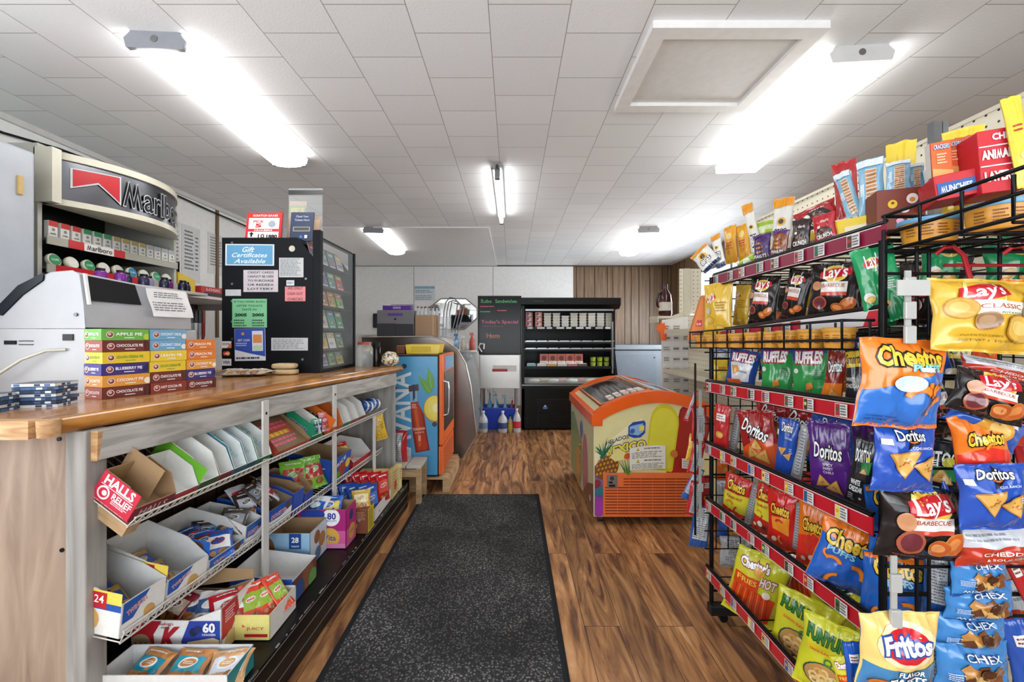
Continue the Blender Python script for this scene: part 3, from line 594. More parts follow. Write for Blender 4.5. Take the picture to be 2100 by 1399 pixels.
for j, (a, x, z, c, c2, lb) in enumerate(((455, -.13, .07, '#23478f', '#c0392b', 'upper blue'), (460, -.09, .06, '#2b5cb4', '#8b2f22', 'middle blue'), (470, -.05, .055, '#2a66c8', '#ffffff', 'lowest blue'), (484, -.14, .06, '#3a2c28', '#7f8fae', 'dark brown'), (510, -.08, .09, '#57504d', '#a3a7ac', 'grey clear'))):
    packet(T2, x, sy(a, T2, 2), z, .1, .12, c, c2, lb + ' cupcake packet piled in the low white tray' if j < 4 else 'grey clear chocolate packet in the narrow white and blue box', 'CUP', yaw=70 - 12 * j, lean=-60, seed=j + 11)
for j in range(6):
    a = 545 + j * 10; packet(T2, -.1 - .05 * (j % 2), sy(a, T2, 2), .11 + .01 * (j % 3), .09, .12, ('#3b322f', '#c9ccd6', '#4a3b36')[j % 3], ('#c4c8d2', '#c0293a', '#8f97a8')[j % 3],
           'chocolate doughnut packet heaped over the blue doughnut box, ' + ORD[j] + ' along', 'MINI', yaw=60 + 17 * j, lean=-55, seed=20 + j)
for j, a in enumerate((640, 652, 664)):
    packet(T2, -.11 + .02 * j, sy(a, T2, 2), .1, .13, .17, '#7fc241', '#c23a3a', 'lime green sour candy bag on the lower wire shelf, ' + ORD[j] + ' of three', 'SOUR', yaw=50 + 9 * j, lean=-35, seed=30 + j, cat='candy bag')
packet(T2, -.1, sy(730, T2, 2), .09, .12, .13, '#c92a2a', '#f0d34a', 'red and yellow candy bag in the white tray by the far shelf end', 'BITES', yaw=70, lean=-45, seed=44, cat='candy bag')

# boxes on the black deck
def deckT(x, y): return frame((x, y, .1695), (1, 0, 0), (0, 1, 0), (0, 0, 1))
def dbox(x0, x1, y0, y1, hs, lip, oc, label, ic, **k): return carton(deckT(x1, y0), 0, y1 - y0, x1 - x0, hs, lip, oc, label, ic, x1=0, **k)
def specialk(p):
    p.rect(-1, 1, -1, 1, '#f2f1ef'); p.poly([(-1, 1), (-.32, 1), (-.5, .2), (-.45, -1), (-1, -1)], '#b5202c'); p.poly([(.3, 1), (1, 1), (1, -1), (.15, -1), (.12, -.2)], '#3346a8')
    p.ell(-.78, -.45, .24, '#a98f6d', 1.1); p.rect(-.98, -.6, -.95, -.15, '#b49a74')
    for a in range(3):
        for b in range(3): p.ell(-.9 + .12 * a, -.85 + .28 * b, .022, '#5e4a33')
    p.text('K', -.13, .02, .46, '#b5202c', H=1.3, off=.05, shear=.35); p.text("Kellogg's", -.2, .82, .3, '#b5202c'); p.text('SPECIAL', -.22, .62, .2, '#555555')
    p.ell(.4, .35, .09, '#232c52'); p.ell(.5, .5, .08, '#2b3566'); p.text('60', .75, .62, .28, '#ffffff', off=.04); p.text('CRACKERS', .75, .22, .3, '#ffffff')
    p.poly([(.28, -.2), (.85, .05), (1, -.1), (1, -1), (.2, -1)], '#e3cda0')
    for a in range(4): p.ell(.35 + .15 * a, -.5 - .08 * (a % 2), .025, '#8f6f40')
def spkf(p):
    p.rect(-1, 1, -1, 1, '#efeeec'); p.poly([(-1, -.4), (-1, 1), (-.1, 1), (.0, .3), (-.5, -.4)], '#c02633'); p.lines(-.8, -.2, .2, .8, 5, '#f3d7da', 3); p.text('K', .35, .0, .6, '#b5202c', H=1.1, off=.05, shear=.3); p.ell(-.5, -.7, .35, '#d8bd87')
c = dbox(-1.25, -.956, 1.41, 1.59, .112, .15, '#efeeec', 'large white, red and blue cracker bar box reading 60 on the black deck', KR, draw=specialk, drawf=spkf, back=.115, name='cracker_bar_carton')
m = M(); m.prism([(-.29, .178, .11), (0, .178, .15), (0, .178, .185), (-.27, .178, .19)], (0, .002, 0), mt(KR, 'card')); m.obj('back_panel', parent=c)
dbox(-1.2, -.82, 1.235, 1.36, .07, .07, '#e9e8e4', 'shallow white tray of clear pastry packets at the near end of the deck', '#dedede', front='#2f8f96', name='pastry_tray')
for j, (x, c, c2) in enumerate(((-1.1, '#c98b52', '#2d8fa8'), (-.98, '#c58550', '#3a9ab0'), (-.86, '#cfa070', '#cfd8e4'))):
    packet(Matrix.Identity(4), x, 1.3, .215, .12, .1, c, c2, 'clear pastry packet with teal label in the shallow white tray, ' + ORD[j] + ' along', 'PASTRY', yaw=-15 + 12 * j, lean=-62, seed=50 + j)
for j, (x, c, c2) in enumerate(((-1.17, '#8c2f36', '#c9b8a0'), (-1.12, '#c8c3bb', '#2a4474'), (-1.05, '#dfdcd8', '#44608f'), (-.99, '#b8232f', '#f0f0f0'))):
    packet(Matrix.Identity(4), x, 1.5, .27, .12, .11, c, c2, ('dark red', 'silver', 'white', 'bright red')[j] + ' cracker bar wrapper inside the box reading 60', 'BAR', yaw=-25 + 20 * j, lean=-50, seed=60 + j)
def jelly(p): p.rect(-1, 1, -1, 1, '#f3e88c'); p.rect(-.7, .7, .25, .85, '#f4f3ee'); p.text('JUICY', 0, -.1, 1.3, '#c8242c', H=.3); p.rect(-.9, .9, -.75, -.5, '#c8242c')
dbox(-1.08, -.835, 1.478, 1.655, .085, .085, '#efe9a6', 'pale yellow and white tray of red candy strips on the deck edge', '#e9e6df', draw=lambda p: (p.rect(-1, 1, -1, 1, '#f3e88c'), p.text('JUICY', .6, -.1, .5, '#c8242c', H=.3), p.rect(.3, .95, -.75, -.5, '#c8242c')), drawf=lambda p: p.rect(-1, 1, -1, 1, '#ece9e0'), name='candy_tray')
for j in range(3): packet(Matrix.Identity(4), -.93 + .03 * j, 1.53 + .035 * j, .265, .07, .14, '#d8401f', '#8fae2a', 'orange red candy strip wrapper in the pale yellow tray, ' + ORD[j] + ' along', 'ZOO', yaw=40 + 15 * j, lean=-45, seed=70 + j, cat='candy strip')
def host(p): p.rect(-1, 1, -1, 1, '#1d4fae'); p.ell(-.1, -.1, .38, '#ffffff', .45); p.text('Hostess', -.05, -.3, .8, '#14357c', out='#ffffff', H=.5, off=.03)
c = dbox(-1.1, -.853, 1.67, 1.87, .1, .09, '#1d4fae', 'white lined cake tray with blue front wall on the deck', '#e0dfdc', draw=host, drawf=lambda p: (p.rect(-1, 1, -1, 1, '#6d4032'), p.ell(.2, .2, .5, '#8c5a3e'), p.ell(-.5, -.3, .4, '#39518c'), p.ell(.6, -.5, .35, '#6aa052')), back=.12, name='cake_tray')
def b28(p):
    p.rect(-1, 1, -1, 1, '#9cc6e4'); p.rect(-1, 1, -1, -.75, '#2c6ea8'); p.ell(-.85, .1, .4, '#8a5a34', 1.3); p.ell(-.5, -.35, .26, '#a8713f'); p.ell(-.52, -.3, .15, '#dbe5ee'); p.rect(.15, .65, .1, 1, '#1d4d93'); p.text('28', .4, .62, .3, '#ffffff', off=.03); p.text('TREATS', .4, .25, .34, '#ffffff')
c = dbox(-1.13, -.913, 1.937, 2.11, .155, .155, '#a9c9df', 'light blue treat box reading 28 with open kraft top on the deck', KR, draw=b28, drawf=lambda p: (p.rect(-1, 1, -1, 1, '#c9d6e0'), p.ell(-.2, .4, .35, '#8a5a34'), p.ell(.4, .0, .4, '#a9794f'), p.ell(-.1, -.6, .35, '#53749c')), name='treat_box')
def b80(p):
    p.rect(-1, 1, -1, 1, '#b4207c'); p.rect(-1, 1, -1, -.1, '#dd5fa4'); p.ell(.4, .6, .36, '#ffffff'); p.text('80', .42, .66, .36, '#1f3f9c', off=.03); p.text('BISCUITS', .42, .42, .4, '#1f3f9c'); p.ell(-.35, .75, .5, '#2540a0', .5); p.text('belVita', .2, -.45, .8, '#f5c518', H=.25); p.ell(.35, -.45, .4, '#e4b24a'); p.text('Vita', .35, -.45, .5, '#2540a0'); p.rect(-1, 1, -1, -.75, '#e48bbd')
c = dbox(-1.06, -.8185, 2.115, 2.245, .19, .19, '#b4207c', 'tall magenta biscuit box reading 80 on the deck', KR, draw=b80, drawf=lambda p: (p.rect(-1, 1, -1, 1, '#b8257f'), p.rect(-1, 1, -1, -.1, '#d95f9f'), p.ell(.0, .5, .4, '#24386f'), p.ell(.1, -.4, .6, '#e0a53c'), p.text('VITA', .1, -.4, .8, '#2540a0')), name='biscuit_box')
packet(Matrix.Identity(4), -.93, 2.18, .345, .13, .12, '#2a62bc', '#e9d15a', 'blue and yellow biscuit packet sticking out of the magenta box', 'VITA', yaw=10, lean=-40, seed=81); packet(Matrix.Identity(4), -.99, 2.17, .35, .12, .12, '#dfe4ea', '#2a62bc', 'white biscuit packet inside the magenta box', 'VITA', yaw=-10, lean=-40, seed=82)
m = M(); m.box(-.85, -.765, 2.27, 2.37, .169, .3, mt('#7b4630', 'card')); p = fpaint(m, (-.8075, 2.269, .235), (.0425, 0, 0), (0, 0, .065))
p.lines(-.8, .8, .1, .8, 6, '#c09a78', 4); p.ell(-.75, -.35, .5, '#dba03c'); p.text('U', 0, .1, .25, '#e8ded0'); p = fpaint(m, (-.764, 2.32, .235), (0, .05, 0), (0, 0, .065)); p.rect(-1, 1, -1, 1, '#d9bd3a'); p.lines(-.7, .7, -.8, .8, 9, '#6d5512', 4)
m.obj('cookie_carton', label='brown and yellow cookie box standing beside the magenta biscuit box', cat='box', bevel=.003)
packet(Matrix.Identity(4), -.815, 2.32, .335, .1, .1, '#c8a43a', '#e7d89a', 'crumpled gold cookie packet on top of the brown cookie box', None, yaw=20, lean=-30, seed=83)
dbox(-1.05, -.775, 2.42, 2.74, .07, .07, '#e6e4de', 'long white tray of upright blue and red snack bags on the deck', '#d8d6d2', name='snack_tray')
for j in range(10):
    red = j >= 5; jj = j % 5
    c, c2 = ('#c4232b', '#e2574a') if red else ('#2457b8', '#4a86da')
    packet(Matrix.Identity(4), -1.0 + jj * .048 + .02 * red, (2.47 if not red else 2.62) + .01 * (jj % 2), .275 + .02 * red, .1, .17, c, c2, ('red' if red else 'blue') + ' cookie bag standing in the long white tray, ' + ORD[jj] + ' along', 'RITZ' if red else 'NUTTER', yaw=35 + 6 * jj, lean=-8, seed=90 + j, cat='cookie bag')
m = M(); m.prism([(-1.0, 2.75, .169), (-.765, 2.75, .169), (-.765, 2.75, .37), (-.82, 2.75, .33), (-1.0, 2.75, .33)], (0, .12, 0), mt('#d8bf7c', 'card')); p = fpaint(m, (-.764, 2.81, .27), (0, .058, 0), (0, 0, .09), n=(1, 0, 0)); p.rect(-1, 1, -1, 1, '#dcc98a'); p.lines(-.8, .8, -.8, .8, 7, '#a34a2a', 7); p.ell(0, -.3, .5, '#c23a2a')
m.obj('cracker_carton', label='tan open cracker box at the far end of the black deck', cat='box', bevel=.003)
m = M(); m.box(-.81, -.765, 2.9, 2.98, .169, .33, mt('#e6dc9c', 'card')); p = fpaint(m, (-.764, 2.94, .25), (0, .04, 0), (0, 0, .08), n=(1, 0, 0)); p.lines(-.5, .5, -.2, .8, 5, '#b5382a', 3); m.obj('cookie_carton', label='narrow pale yellow box against the far corner of the deck', cat='box')

# bench at the counter's end with bagged items on it
b = thing('bench', 'small whitewashed wooden bench beside the blue drink fridge', 'bench', (-.82, 3.08, 0))
m = M()
for i in range(3): m.box(-.99 + i * .115, -.99 + i * .115 + .108, 3.08, 3.31, .262, .285, mt('#c3bdb2', 'paint', bump=.5))
m.obj('seat_boards', parent=b, world=True, bevel=.003)
for x in (-.985, -.69):
    for y in (3.085, 3.27): m = M(); m.box(x, x + .035, y, y + .035, 0, .262, BOARD); m.obj('leg', parent=b, world=True)
m = M(); m.box(-.97, -.67, 3.088, 3.103, .2, .255, BOARD); m.obj('rail', parent=b, world=True)
# ---------------------------------------------------------------- things on the countertop
ZT = 1.0
def rot2(x, y, a): return frame((x, y, ZT), (math.cos(a), math.sin(a), 0), (-math.sin(a), math.cos(a), 0), (0, 0, 1))
PIE = dict(apple=('#6fb04a', '#6fb04a', 'APPLE PIE', '#ffffff'), choc=('#6e2c24', '#a14a38', 'CHOCOLATE PIE', '#ffffff'), lemon=('#e7c52e', '#e6cc3c', 'LEMON CREAM PIE', '#5f9c2f'),
           blue=('#3b2c7a', '#3c3488', 'BLUEBERRY PIE', '#ffffff'), coco=('#e09a3a', '#dd9a40', 'COCONUT PIE', '#ffffff'), creme=('#6fa6c9', '#6fa6c9', 'COCONUT CREME', '#ffffff'), peach=('#e07a26', '#de7628', 'PEACH PIE', '#ffffff'), cocoa=('#8a3426', '#8e3a2a', 'HOT COCOA PIE', '#ffffff'), lime=('#e8c83a', '#e8c83a', 'LEMON PIE', '#ffffff'))
def pie(k, T, L, dz, label):
    a, b, tx, tc = PIE[k]; m = M(); h = .0395; dw = .098
    m.box(-dw, 0, 0, L, 0, h, mt(a, 'card'), None)
    p = fpaint(m, (.0003, L / 2, h / 2), (0, L / 2, 0), (0, 0, h / 2), base=.0004)
    q = fpaint(m, (-dw / 2, -.0003, h / 2), (dw / 2, 0, 0), (0, 0, h / 2), base=.0004); q.rect(-1, 1, -1, 1, b)
    for P_, k_ in ((p, L / .14), (q, .7)):
        P_.ell(-.68, 0, .2 / k_ * .8, '#ead9cf'); P_.ell(-.68, 0, .155 / k_ * .8, '#7a2026'); P_.ell(-.7, .1, .09 / k_ * .8, '#e0b7a8'); P_.text(tx, .12, .1, 1.15, tc, H=.52, off=.02); P_.rect(-.1, .35, -.62, -.5, tc)
    if k in ('apple',): p.ell(.9, -.4, .16, '#b3cf3a')
    if k in ('creme', 'coco'): p.ell(.88, -.3, .16, '#efe4d2')
    if k == 'choc': p.rect(.78, 1, -1, 1, '#53221c')
    if k == 'blue': p.ell(.85, -.3, .12, '#20204a'); p.ell(.95, .3, .1, '#20204a')
    return m.obj('pie_box', mat=T @ Matrix.Translation((0, 0, dz)), label=label, cat='pie box', group='pie boxes stacked on the counter')
pa = math.atan2(-.329, .944)
lv = ['bottom', 'second from bottom', 'third from bottom', 'fourth from bottom', 'fifth from bottom', 'top']
cn = dict(apple='green apple', choc='brown chocolate', lemon='yellow lemon cream', blue='dark blue blueberry', coco='orange coconut', creme='light blue coconut', peach='orange peach', cocoa='dark red brown cocoa', lime='plain yellow lemon')
s0 = 0
for st, (L, ks, wh) in enumerate(((.142, 'choc coco blue lemon choc apple', 'front'), (.128, 'cocoa choc lemon lime creme creme', 'middle'), (.118, 'choc blue coco peach peach', 'far'))):
    T = rot2(-1.4 + .329 * s0, 1.467 + .944 * s0, -.335); ks = ks.split()
    for i, k in enumerate(ks):
        j = .002 * math.sin(i * 2.3 + st)
        pie(k, T @ Matrix.Translation((j, j * .5, .0005)), L, i * .0405, cn[k] + ' pie box, ' + (lv[i] if i < len(ks) - 1 else 'top') + ' of the ' + wh + ' stack on the counter')
    s0 += L + .003

# white check-out scanner machine
rg = thing('receipt_terminal', 'big white plastic lottery terminal with dark glass window on the counter', 'terminal', (-1.8, 1.85, ZT))
PL = mt('#b6b7ba', 'plastic', rough=.4); PL2 = mt('#b2b3b7', 'plastic', rough=.4)
RC = Vector((-1.645, 1.655, ZT)); rd = Vector((.25, .968, 0)); rl = .45
prof = [(-.62, 0), (0, 0), (0, .215), (-.015, .222), (-.02, .268), (-.06, .272), (-.14, .262), (-.17, .25), (-.31, .19), (-.36, .15), (-.62, .13)]
m = M(); m.prism([(x, 0, z) for x, z in [(-.5, 0), (0, 0), (0, .245), (-.5, .245)]], rd * rl * .98, PL); m.obj('lower_case', parent=rg, mat=None, bevel=.006).location = RC - Vector(rg.location)
m = M(); up_ = [(-.49, .25), (-.004, .25), (-.004, .34), (-.02, .455), (-.05, .468), (-.13, .465), (-.16, .45), (-.31, .33), (-.49, .27)]
vs = []
n = len(up_)
for s_, kk in ((0, 1), (rl * .93, .8)):
    for x, z in up_: vs.append(Vector((x, 0, .25 + (z - .25) * kk )) + rd * s_)
tr = tessellate_polygon([vs[:n]]); m.add(vs, [t for t in tr] + [tuple(n + j for j in t)[::-1] for t in tr] + [(i, (i + 1) % n, n + (i + 1) % n, n + i) for i in range(n)], PL2)
m.obj('upper_case', parent=rg, bevel=.006).location = RC - Vector(rg.location)
m = M(); m.prism([Vector((-.34, -.006, .325)), Vector((-.32, -.006, .295)), Vector((-.24, -.006, .375)), Vector((-.16, -.006, .432)), Vector((-.155, -.006, .462)), Vector((-.255, -.006, .412))], rd * .3, mt('#141a24', 'plastic')); m.obj('hood', parent=rg, bevel=.003).location = RC - Vector(rg.location)
m = M(); gz = mt('#05070a', 'plastic', rough=.3)
sx_ = lambda z: -.002 - max(0, z - .34) * .14
q = lambda s_, z, d=.004: Vector((sx_(z) + d, 0, z)) + rd * s_
m.prism([q(.012, .355), q(.195, .35), q(.18, .435), q(.012, .452)], (.004, 0, 0), gz); m.prism([q(.003, .34), q(.012, .34), q(.012, .46), q(.003, .46)], (.007, 0, 0), mt('#e9eaec', 'plastic'))
m.obj('window', parent=rg).location = RC - Vector(rg.location)
m = M(); dk = mt('#17181a', 'plastic')
m.box(-.085, -.045, -.004, 0, .2, .225, dk); m.box(-.31, -.265, -.004, 0, .185, .2, dk)
for i in range(2): m.box(-.255, -.2, -.003, 0, .183 + i * .014, .186 + i * .014, dk)
m.cyl((-.035, -.005, .3), (-.035, 0, .3), .007, .007, mt('#55585c', 'metal'), 12)
m.obj('ports', parent=rg).location = RC - Vector(rg.location)
m = M(); m.tube([RC + Vector(p) for p in ((-.07, -.004, .165), (-.13, -.02, .162), (-.2, -.04, .13), (-.3, -.05, .06), (-.4, -.05, .01))], .006, mt('#c5c3b6', 'plastic')); m.obj('cable', parent=rg, world=True)
m = M(); pn = rd.cross(Vector((0, 0, 1))).normalized(); o = RC + rd * .31 + Vector((.004, 0, .365)); ex = rd * .09; ey = Vector((-.012, 0, .062))
m.grid(6, 6, lambda u, v: o + ex * u + ey * v + Vector((.006 * math.sin(3 * u + 2 * v) + .008, 0, 0)), mt('#e8e7e6', 'paper'))
p = Paint(m, lambda u, v, l=0: o + ex * u + ey * v + Vector((.009 + .006 * math.sin(3 * u + 2 * v) + l, 0, 0)), .17, .12, False, 'card'); p.lines(-.7, .7, .35, .8, 3, '#6f6f72', 3, .4); p.lines(-.85, .85, -.6, .1, 4, '#6f6f72', 5, .4)
m.obj('paper_notice', label='crumpled white paper notice taped on the side of the white terminal', cat='notice')

# stacks of leaflets in the corner
for st, (x, y, n_, tx) in enumerate(((-1.52, 1.22, 5, 'nearer'), (-1.46, 1.345, 7, 'farther'))):
    rr = random.Random(st)
    for i in range(n_):
        m = M(); T = Matrix.Translation((x + rr.uniform(-.004, .004), y + rr.uniform(-.003, .003), ZT + i * .0108)) @ Matrix.Rotation(.25 + rr.uniform(-.06, .06), 4, 'Z')
        cs = ('#3f5f8c', '#d9dee4', '#23354f')
        m.box(-.055, .055, -.045, .045, 0, .0085, mt(cs[(i + st) % 3], 'card'))
        for k in range(4): m.box(-.05 + .026 * k, -.035 + .026 * k, -.0456, .0456, .001, .0075, mt(cs[(i + k) % 3], 'card')); m.box(.0551, .0556, -.04 + .02 * k, -.028 + .02 * k, .001, .0075, mt(cs[(i + k + 1) % 3], 'card'))
        m.box(-.055, .055, -.045, .045, .0085, .0095, mt('#243448', 'plastic'))
        m.obj('card_pack', mat=T, label='flat blue card pack in the ' + tx + ' counter stack, ' + ORD[i] + ' from the bottom', cat='card pack', group='flat packs stacked on the counter corner')

# scratch ticket cabinet
cs = thing('ticket_cabinet', 'black lottery ticket cabinet with glass front covered in paper notices', 'cabinet', (-1.41, 2.78, ZT))
BK = mt('#090c12', 'plastic', rough=.5); cx0, cx1, cy0, cy1, ch = -1.69, -1.16, 2.5, 3.06, .79
m = M(); m.prism([(cx0, cy0, ZT), (cx1, cy0, ZT), (cx1, cy0, ZT + .67), (cx1 - .09, cy0, ZT + ch), (cx0, cy0, ZT + ch)], (0, .02, 0), BK)
m.obj('side_panel', parent=cs, world=True, bevel=.002)
m = M(); m.prism([(cx0, cy1, ZT), (cx1, cy1, ZT), (cx1, cy1, ZT + .67), (cx1 - .09, cy1, ZT + ch), (cx0, cy1, ZT + ch)], (0, -.02, 0), BK); m.box(cx0, cx0 + .02, cy0 + .02, cy1 - .02, ZT, ZT + ch, BK); m.box(cx0, cx1, cy0 + .02, cy1 - .02, ZT, ZT + .02, BK)
m.box(cx0 + .02, cx1 - .09, cy0 + .02, cy1 - .02, ZT + ch - .02, ZT + ch, BK); m.obj('case', parent=cs, world=True)
m = M(); m.box(cx1, cx1 + .045, cy0 - .005, cy0 + .035, ZT, ZT + .835, BK); m.box(cx1, cx1 + .045, cy1 - .025, cy1, ZT, ZT + .8, BK); m.box(cx1, cx1 + .045, cy0 + .035, cy1 - .025, ZT, ZT + .02, BK); m.box(cx1 + .002, cx1 + .03, cy0 + .035, cy1 - .025, ZT + .79, ZT + .805, BK); m.obj('front_frame', parent=cs, world=True, bevel=.003)
m = M(); m.box(cx1 + .034, cx1 + .036, cy0 + .035, cy1 - .025, ZT + .02, ZT + .79, mt('#e8f2f4', 'glass', a=.10)); m.obj('glass_front', parent=cs, world=True)
m = M(); [m.box(cx1 - .08, cx1 + .02, cy0 + .035, cy1 - .025, ZT + z - .006, ZT + z, mt('#0c0d10', 'plastic')) for z in (.13, .26, .40, .52, .65)]; m.obj('shelf', parent=cs, world=True)
m = M(); m.cyl((cx1 - .12, cy0 - .004, ZT + .725), (cx1 - .12, cy0, ZT + .725), .018, .018, mt('#b9b2a2', 'metal'), 20)
for x, z in ((-1.63, .76), (-1.2, .55), (-1.63, .42), (-1.63, .52), (-1.27, .2), (-1.25, .66), (-1.22, .08), (-1.63, .2), (-1.63, .3)): m.cyl((x, cy0 - .003, ZT + z), (x, cy0, ZT + z), .007, .007, mt('#777b80', 'metal'), 10)
m.obj('lock_and_screw_heads', parent=cs, world=True)
def note(name, px0, px1, py0, py1, label, bg, draw, Y=2.5, rot=0, cat='notice'):
    a = at(px0, py1, Y); b = at(px1, py0, Y); w = b.x - a.x; h_ = b.z - a.z; m = M()
    T = Matrix.Translation(((a.x + b.x) / 2, Y - .003, (a.z + b.z) / 2)) @ Matrix.Rotation(R(rot), 4, 'Y')
    m.box(-w / 2, w / 2, -.0008, .0008, -h_ / 2, h_ / 2, mt(bg, 'paper')); p = fpaint(m, (0, -.0009, 0), (w / 2, 0, 0), (0, 0, h_ / 2), base=.0003)
    if draw: draw(p)
    return m.obj(name, mat=T, label=label, cat=cat)
def d_gift(p): p.rect(-.94, .94, -.9, .9, '#5d9fc8'); p.text('Gift', -.05, .5, .5, '#e9f4fa', shear=.4, H=.5); p.text('Certificates', 0, -.02, 1.45, '#e9f4fa', shear=.4, H=.42); p.text('Available', 0, -.58, 1.3, '#e9f4fa', shear=.4, H=.42)
note('notice_sign', 463, 563, 501, 545, 'light blue gift certificate sign at the top of the black ticket cabinet', '#dfe4e8', d_gift, rot=.5)
def tl(rows, col, H=.3): return lambda p: [p.text(t, 0, .78 - i * 1.5 / max(1, len(rows) - 1), 1.5, col, H=H) for i, t in enumerate(rows)]
note('notice_sign', 500, 571, 554, 599, 'pale grey credit card notice in five lines on the black ticket cabinet', '#cfc7cd', tl(['CREDIT CARDS', 'CANNOT BE USED', 'TO PURCHASE', 'OR REDEEM', 'LOTTERY'], '#222222', .2))
note('notice_sign', 573, 623, 529, 569, 'grey sheet of very small print on the black ticket cabinet', '#c9cbcd', lambda p: p.lines(-.9, .9, -.85, .95, 12, '#7f8486', 3, .5))
note('notice_sign', 588, 604, 575, 586, 'tiny blue and white sticker on the black ticket cabinet', '#dbe3ea', lambda p: p.text('PAY', 0, 0, 1.4, '#1b2f55'))
note('notice_sign', 585, 627, 588, 618, 'pink paper note on the black ticket cabinet', '#e58f92', tl(['WE ONLY', 'CASH OUT', 'CHECKS'], '#5a2b33', .36))
note('notice_sign', 463, 495, 594, 607, 'blank white label strip on the edge of the black ticket cabinet', '#c9cacd', None)
def d_green(p):
    p.text('IF YOU WERE BORN', 0, .8, 1.8, '#2a5c3a', H=.14); p.text('AFTER TODAYS', 0, .52, 1.5, '#2a5c3a', H=.14); p.text('DATE IN', 0, .26, .8, '#2a5c3a', H=.14)
    p.text('2005', -.5, -.12, .7, '#10241a', H=.22, off=.04); p.text('2005', .5, -.12, .7, '#10241a', H=.22, off=.04); p.lines(-.9, -.1, -.95, -.4, 3, '#2a5c3a', 3); p.lines(.15, .9, -.95, -.4, 3, '#2a5c3a', 4)
note('notice_sign', 477, 548, 613, 672, 'light green age notice reading 2005 twice on the black ticket cabinet', '#7cc493', d_green)
def d_blue(p):
    p.rect(-1, 1, -1, 1, '#2b4cae'); p.poly([(-1, -1), (1, -1), (1, -.75), (0, -.55), (-1, -.3)], '#dfe2e8'); p.ell(-.45, .68, .1, '#d98245'); p.text('GET CASH', -.4, .28, .8, '#e4e8f2', H=.14); p.lines(-.9, -.1, -.1, .15, 2, '#c8cfe4', 5); p.rect(.15, .85, -.4, .85, '#d8dce4'); p.rect(.22, .78, .1, .62, '#d98d4a'); p.rect(.22, .78, -.35, -.05, '#bcd6b6'); p.lines(-.9, .8, -.95, -.7, 1, '#333a4a', 9)
note('notice_sign', 482, 545, 674, 740, 'blue and white phone payment leaflet low on the black ticket cabinet', '#dfe2e8', d_blue, rot=-1)
note('notice_sign', 557, 632, 693, 719, 'pale strip of small print low on the black ticket cabinet', '#c4c6ca', lambda p: p.lines(-.92, .92, -.8, .8, 6, '#8a8e94', 3, .5))
for i, (y0, y1, c, f, lb) in enumerate(((700, 714, '#e6e3e0', lambda p: (p.poly([(.1, -1), (1, -1), (1, .6)], '#d9742e'), p.text('DISCOVER', -.1, .2, 1.5, '#1d1d1d', H=.5)), 'orange and white'), (718, 732, '#15181f', lambda p: (p.ell(-.3, 0, .45, '#c8202c'), p.ell(.3, 0, .45, '#e8a23a'), p.text('card', 0, 0, .9, '#ffffff')), 'red and yellow overlapping circle'), (736, 750, '#e4e8ee', lambda p: p.text('VISA', 0, 0, 1.5, '#1b2f6b', H=.8, off=.03), 'white and dark blue'))):
    note('card_sticker', 455.5, 475, y0, y1, lb + ' payment card sticker by the foot of the ticket cabinet', c, f, cat='sticker')
# tickets inside, one thing each
tcs = ['#b8452f', '#7fae6a', '#4c8a86', '#3f5d9c', '#a08c50', '#c33a3a', '#76a050', '#c8a33a', '#6b4a9c', '#d5c05a', '#d8dce0', '#c7b7a6', '#b24040', '#6f8f4a', '#3f9a86', '#c0625a', '#7a3f8c', '#2c8a5e', '#b99a3a', '#52649a']
rwn = ['bottom', 'second', 'third', 'fourth', 'fifth', 'top']; rr = random.Random(3)
for r_, z in enumerate((.025, .135, .265, .405, .525, .655)):
    n_ = 4
    for i in range(n_):
        y = cy0 + .065 + i * .125; m = M(); h_ = (.095, .115, .13, .11, .115, .12)[r_] - .01
        c = tcs[(r_ * 4 + i * 3) % 20] if r_ < 5 else ('#8f8896', '#a9a3ad', '#7d8590', '#b5adb5')[i]
        m.box(-.001, .001, -.054, .054, 0, h_, mt(c, 'card')); p = fpaint(m, (.0012, 0, h_ / 2), (0, .054, 0), (0, 0, h_ / 2))
        p.rect(-.85, .85, .35, .85, tcs[(r_ + i * 5 + 7) % 20]); p.lines(-.65, .65, .45, .75, 2, '#f4f0e0', r_ + i, .6)
        for k in range(3): p.ell(-.5 + .5 * k, -.35, .18, tcs[(r_ * 2 + i + k * 3) % 20])
        p.lines(-.8, .8, -.95, -.7, 1, '#eeeeee', i)
        m.obj('lottery_ticket', mat=Matrix.Translation((cx1 - .012, y, ZT + z + .0005)) @ Matrix.Rotation(R(-14), 4, 'Y'), label='scratch ticket behind the glass of the black cabinet, ' + ORD[i] + ' in the ' + rwn[r_] + ' row', cat='lottery ticket', group='scratch tickets inside the cabinet')
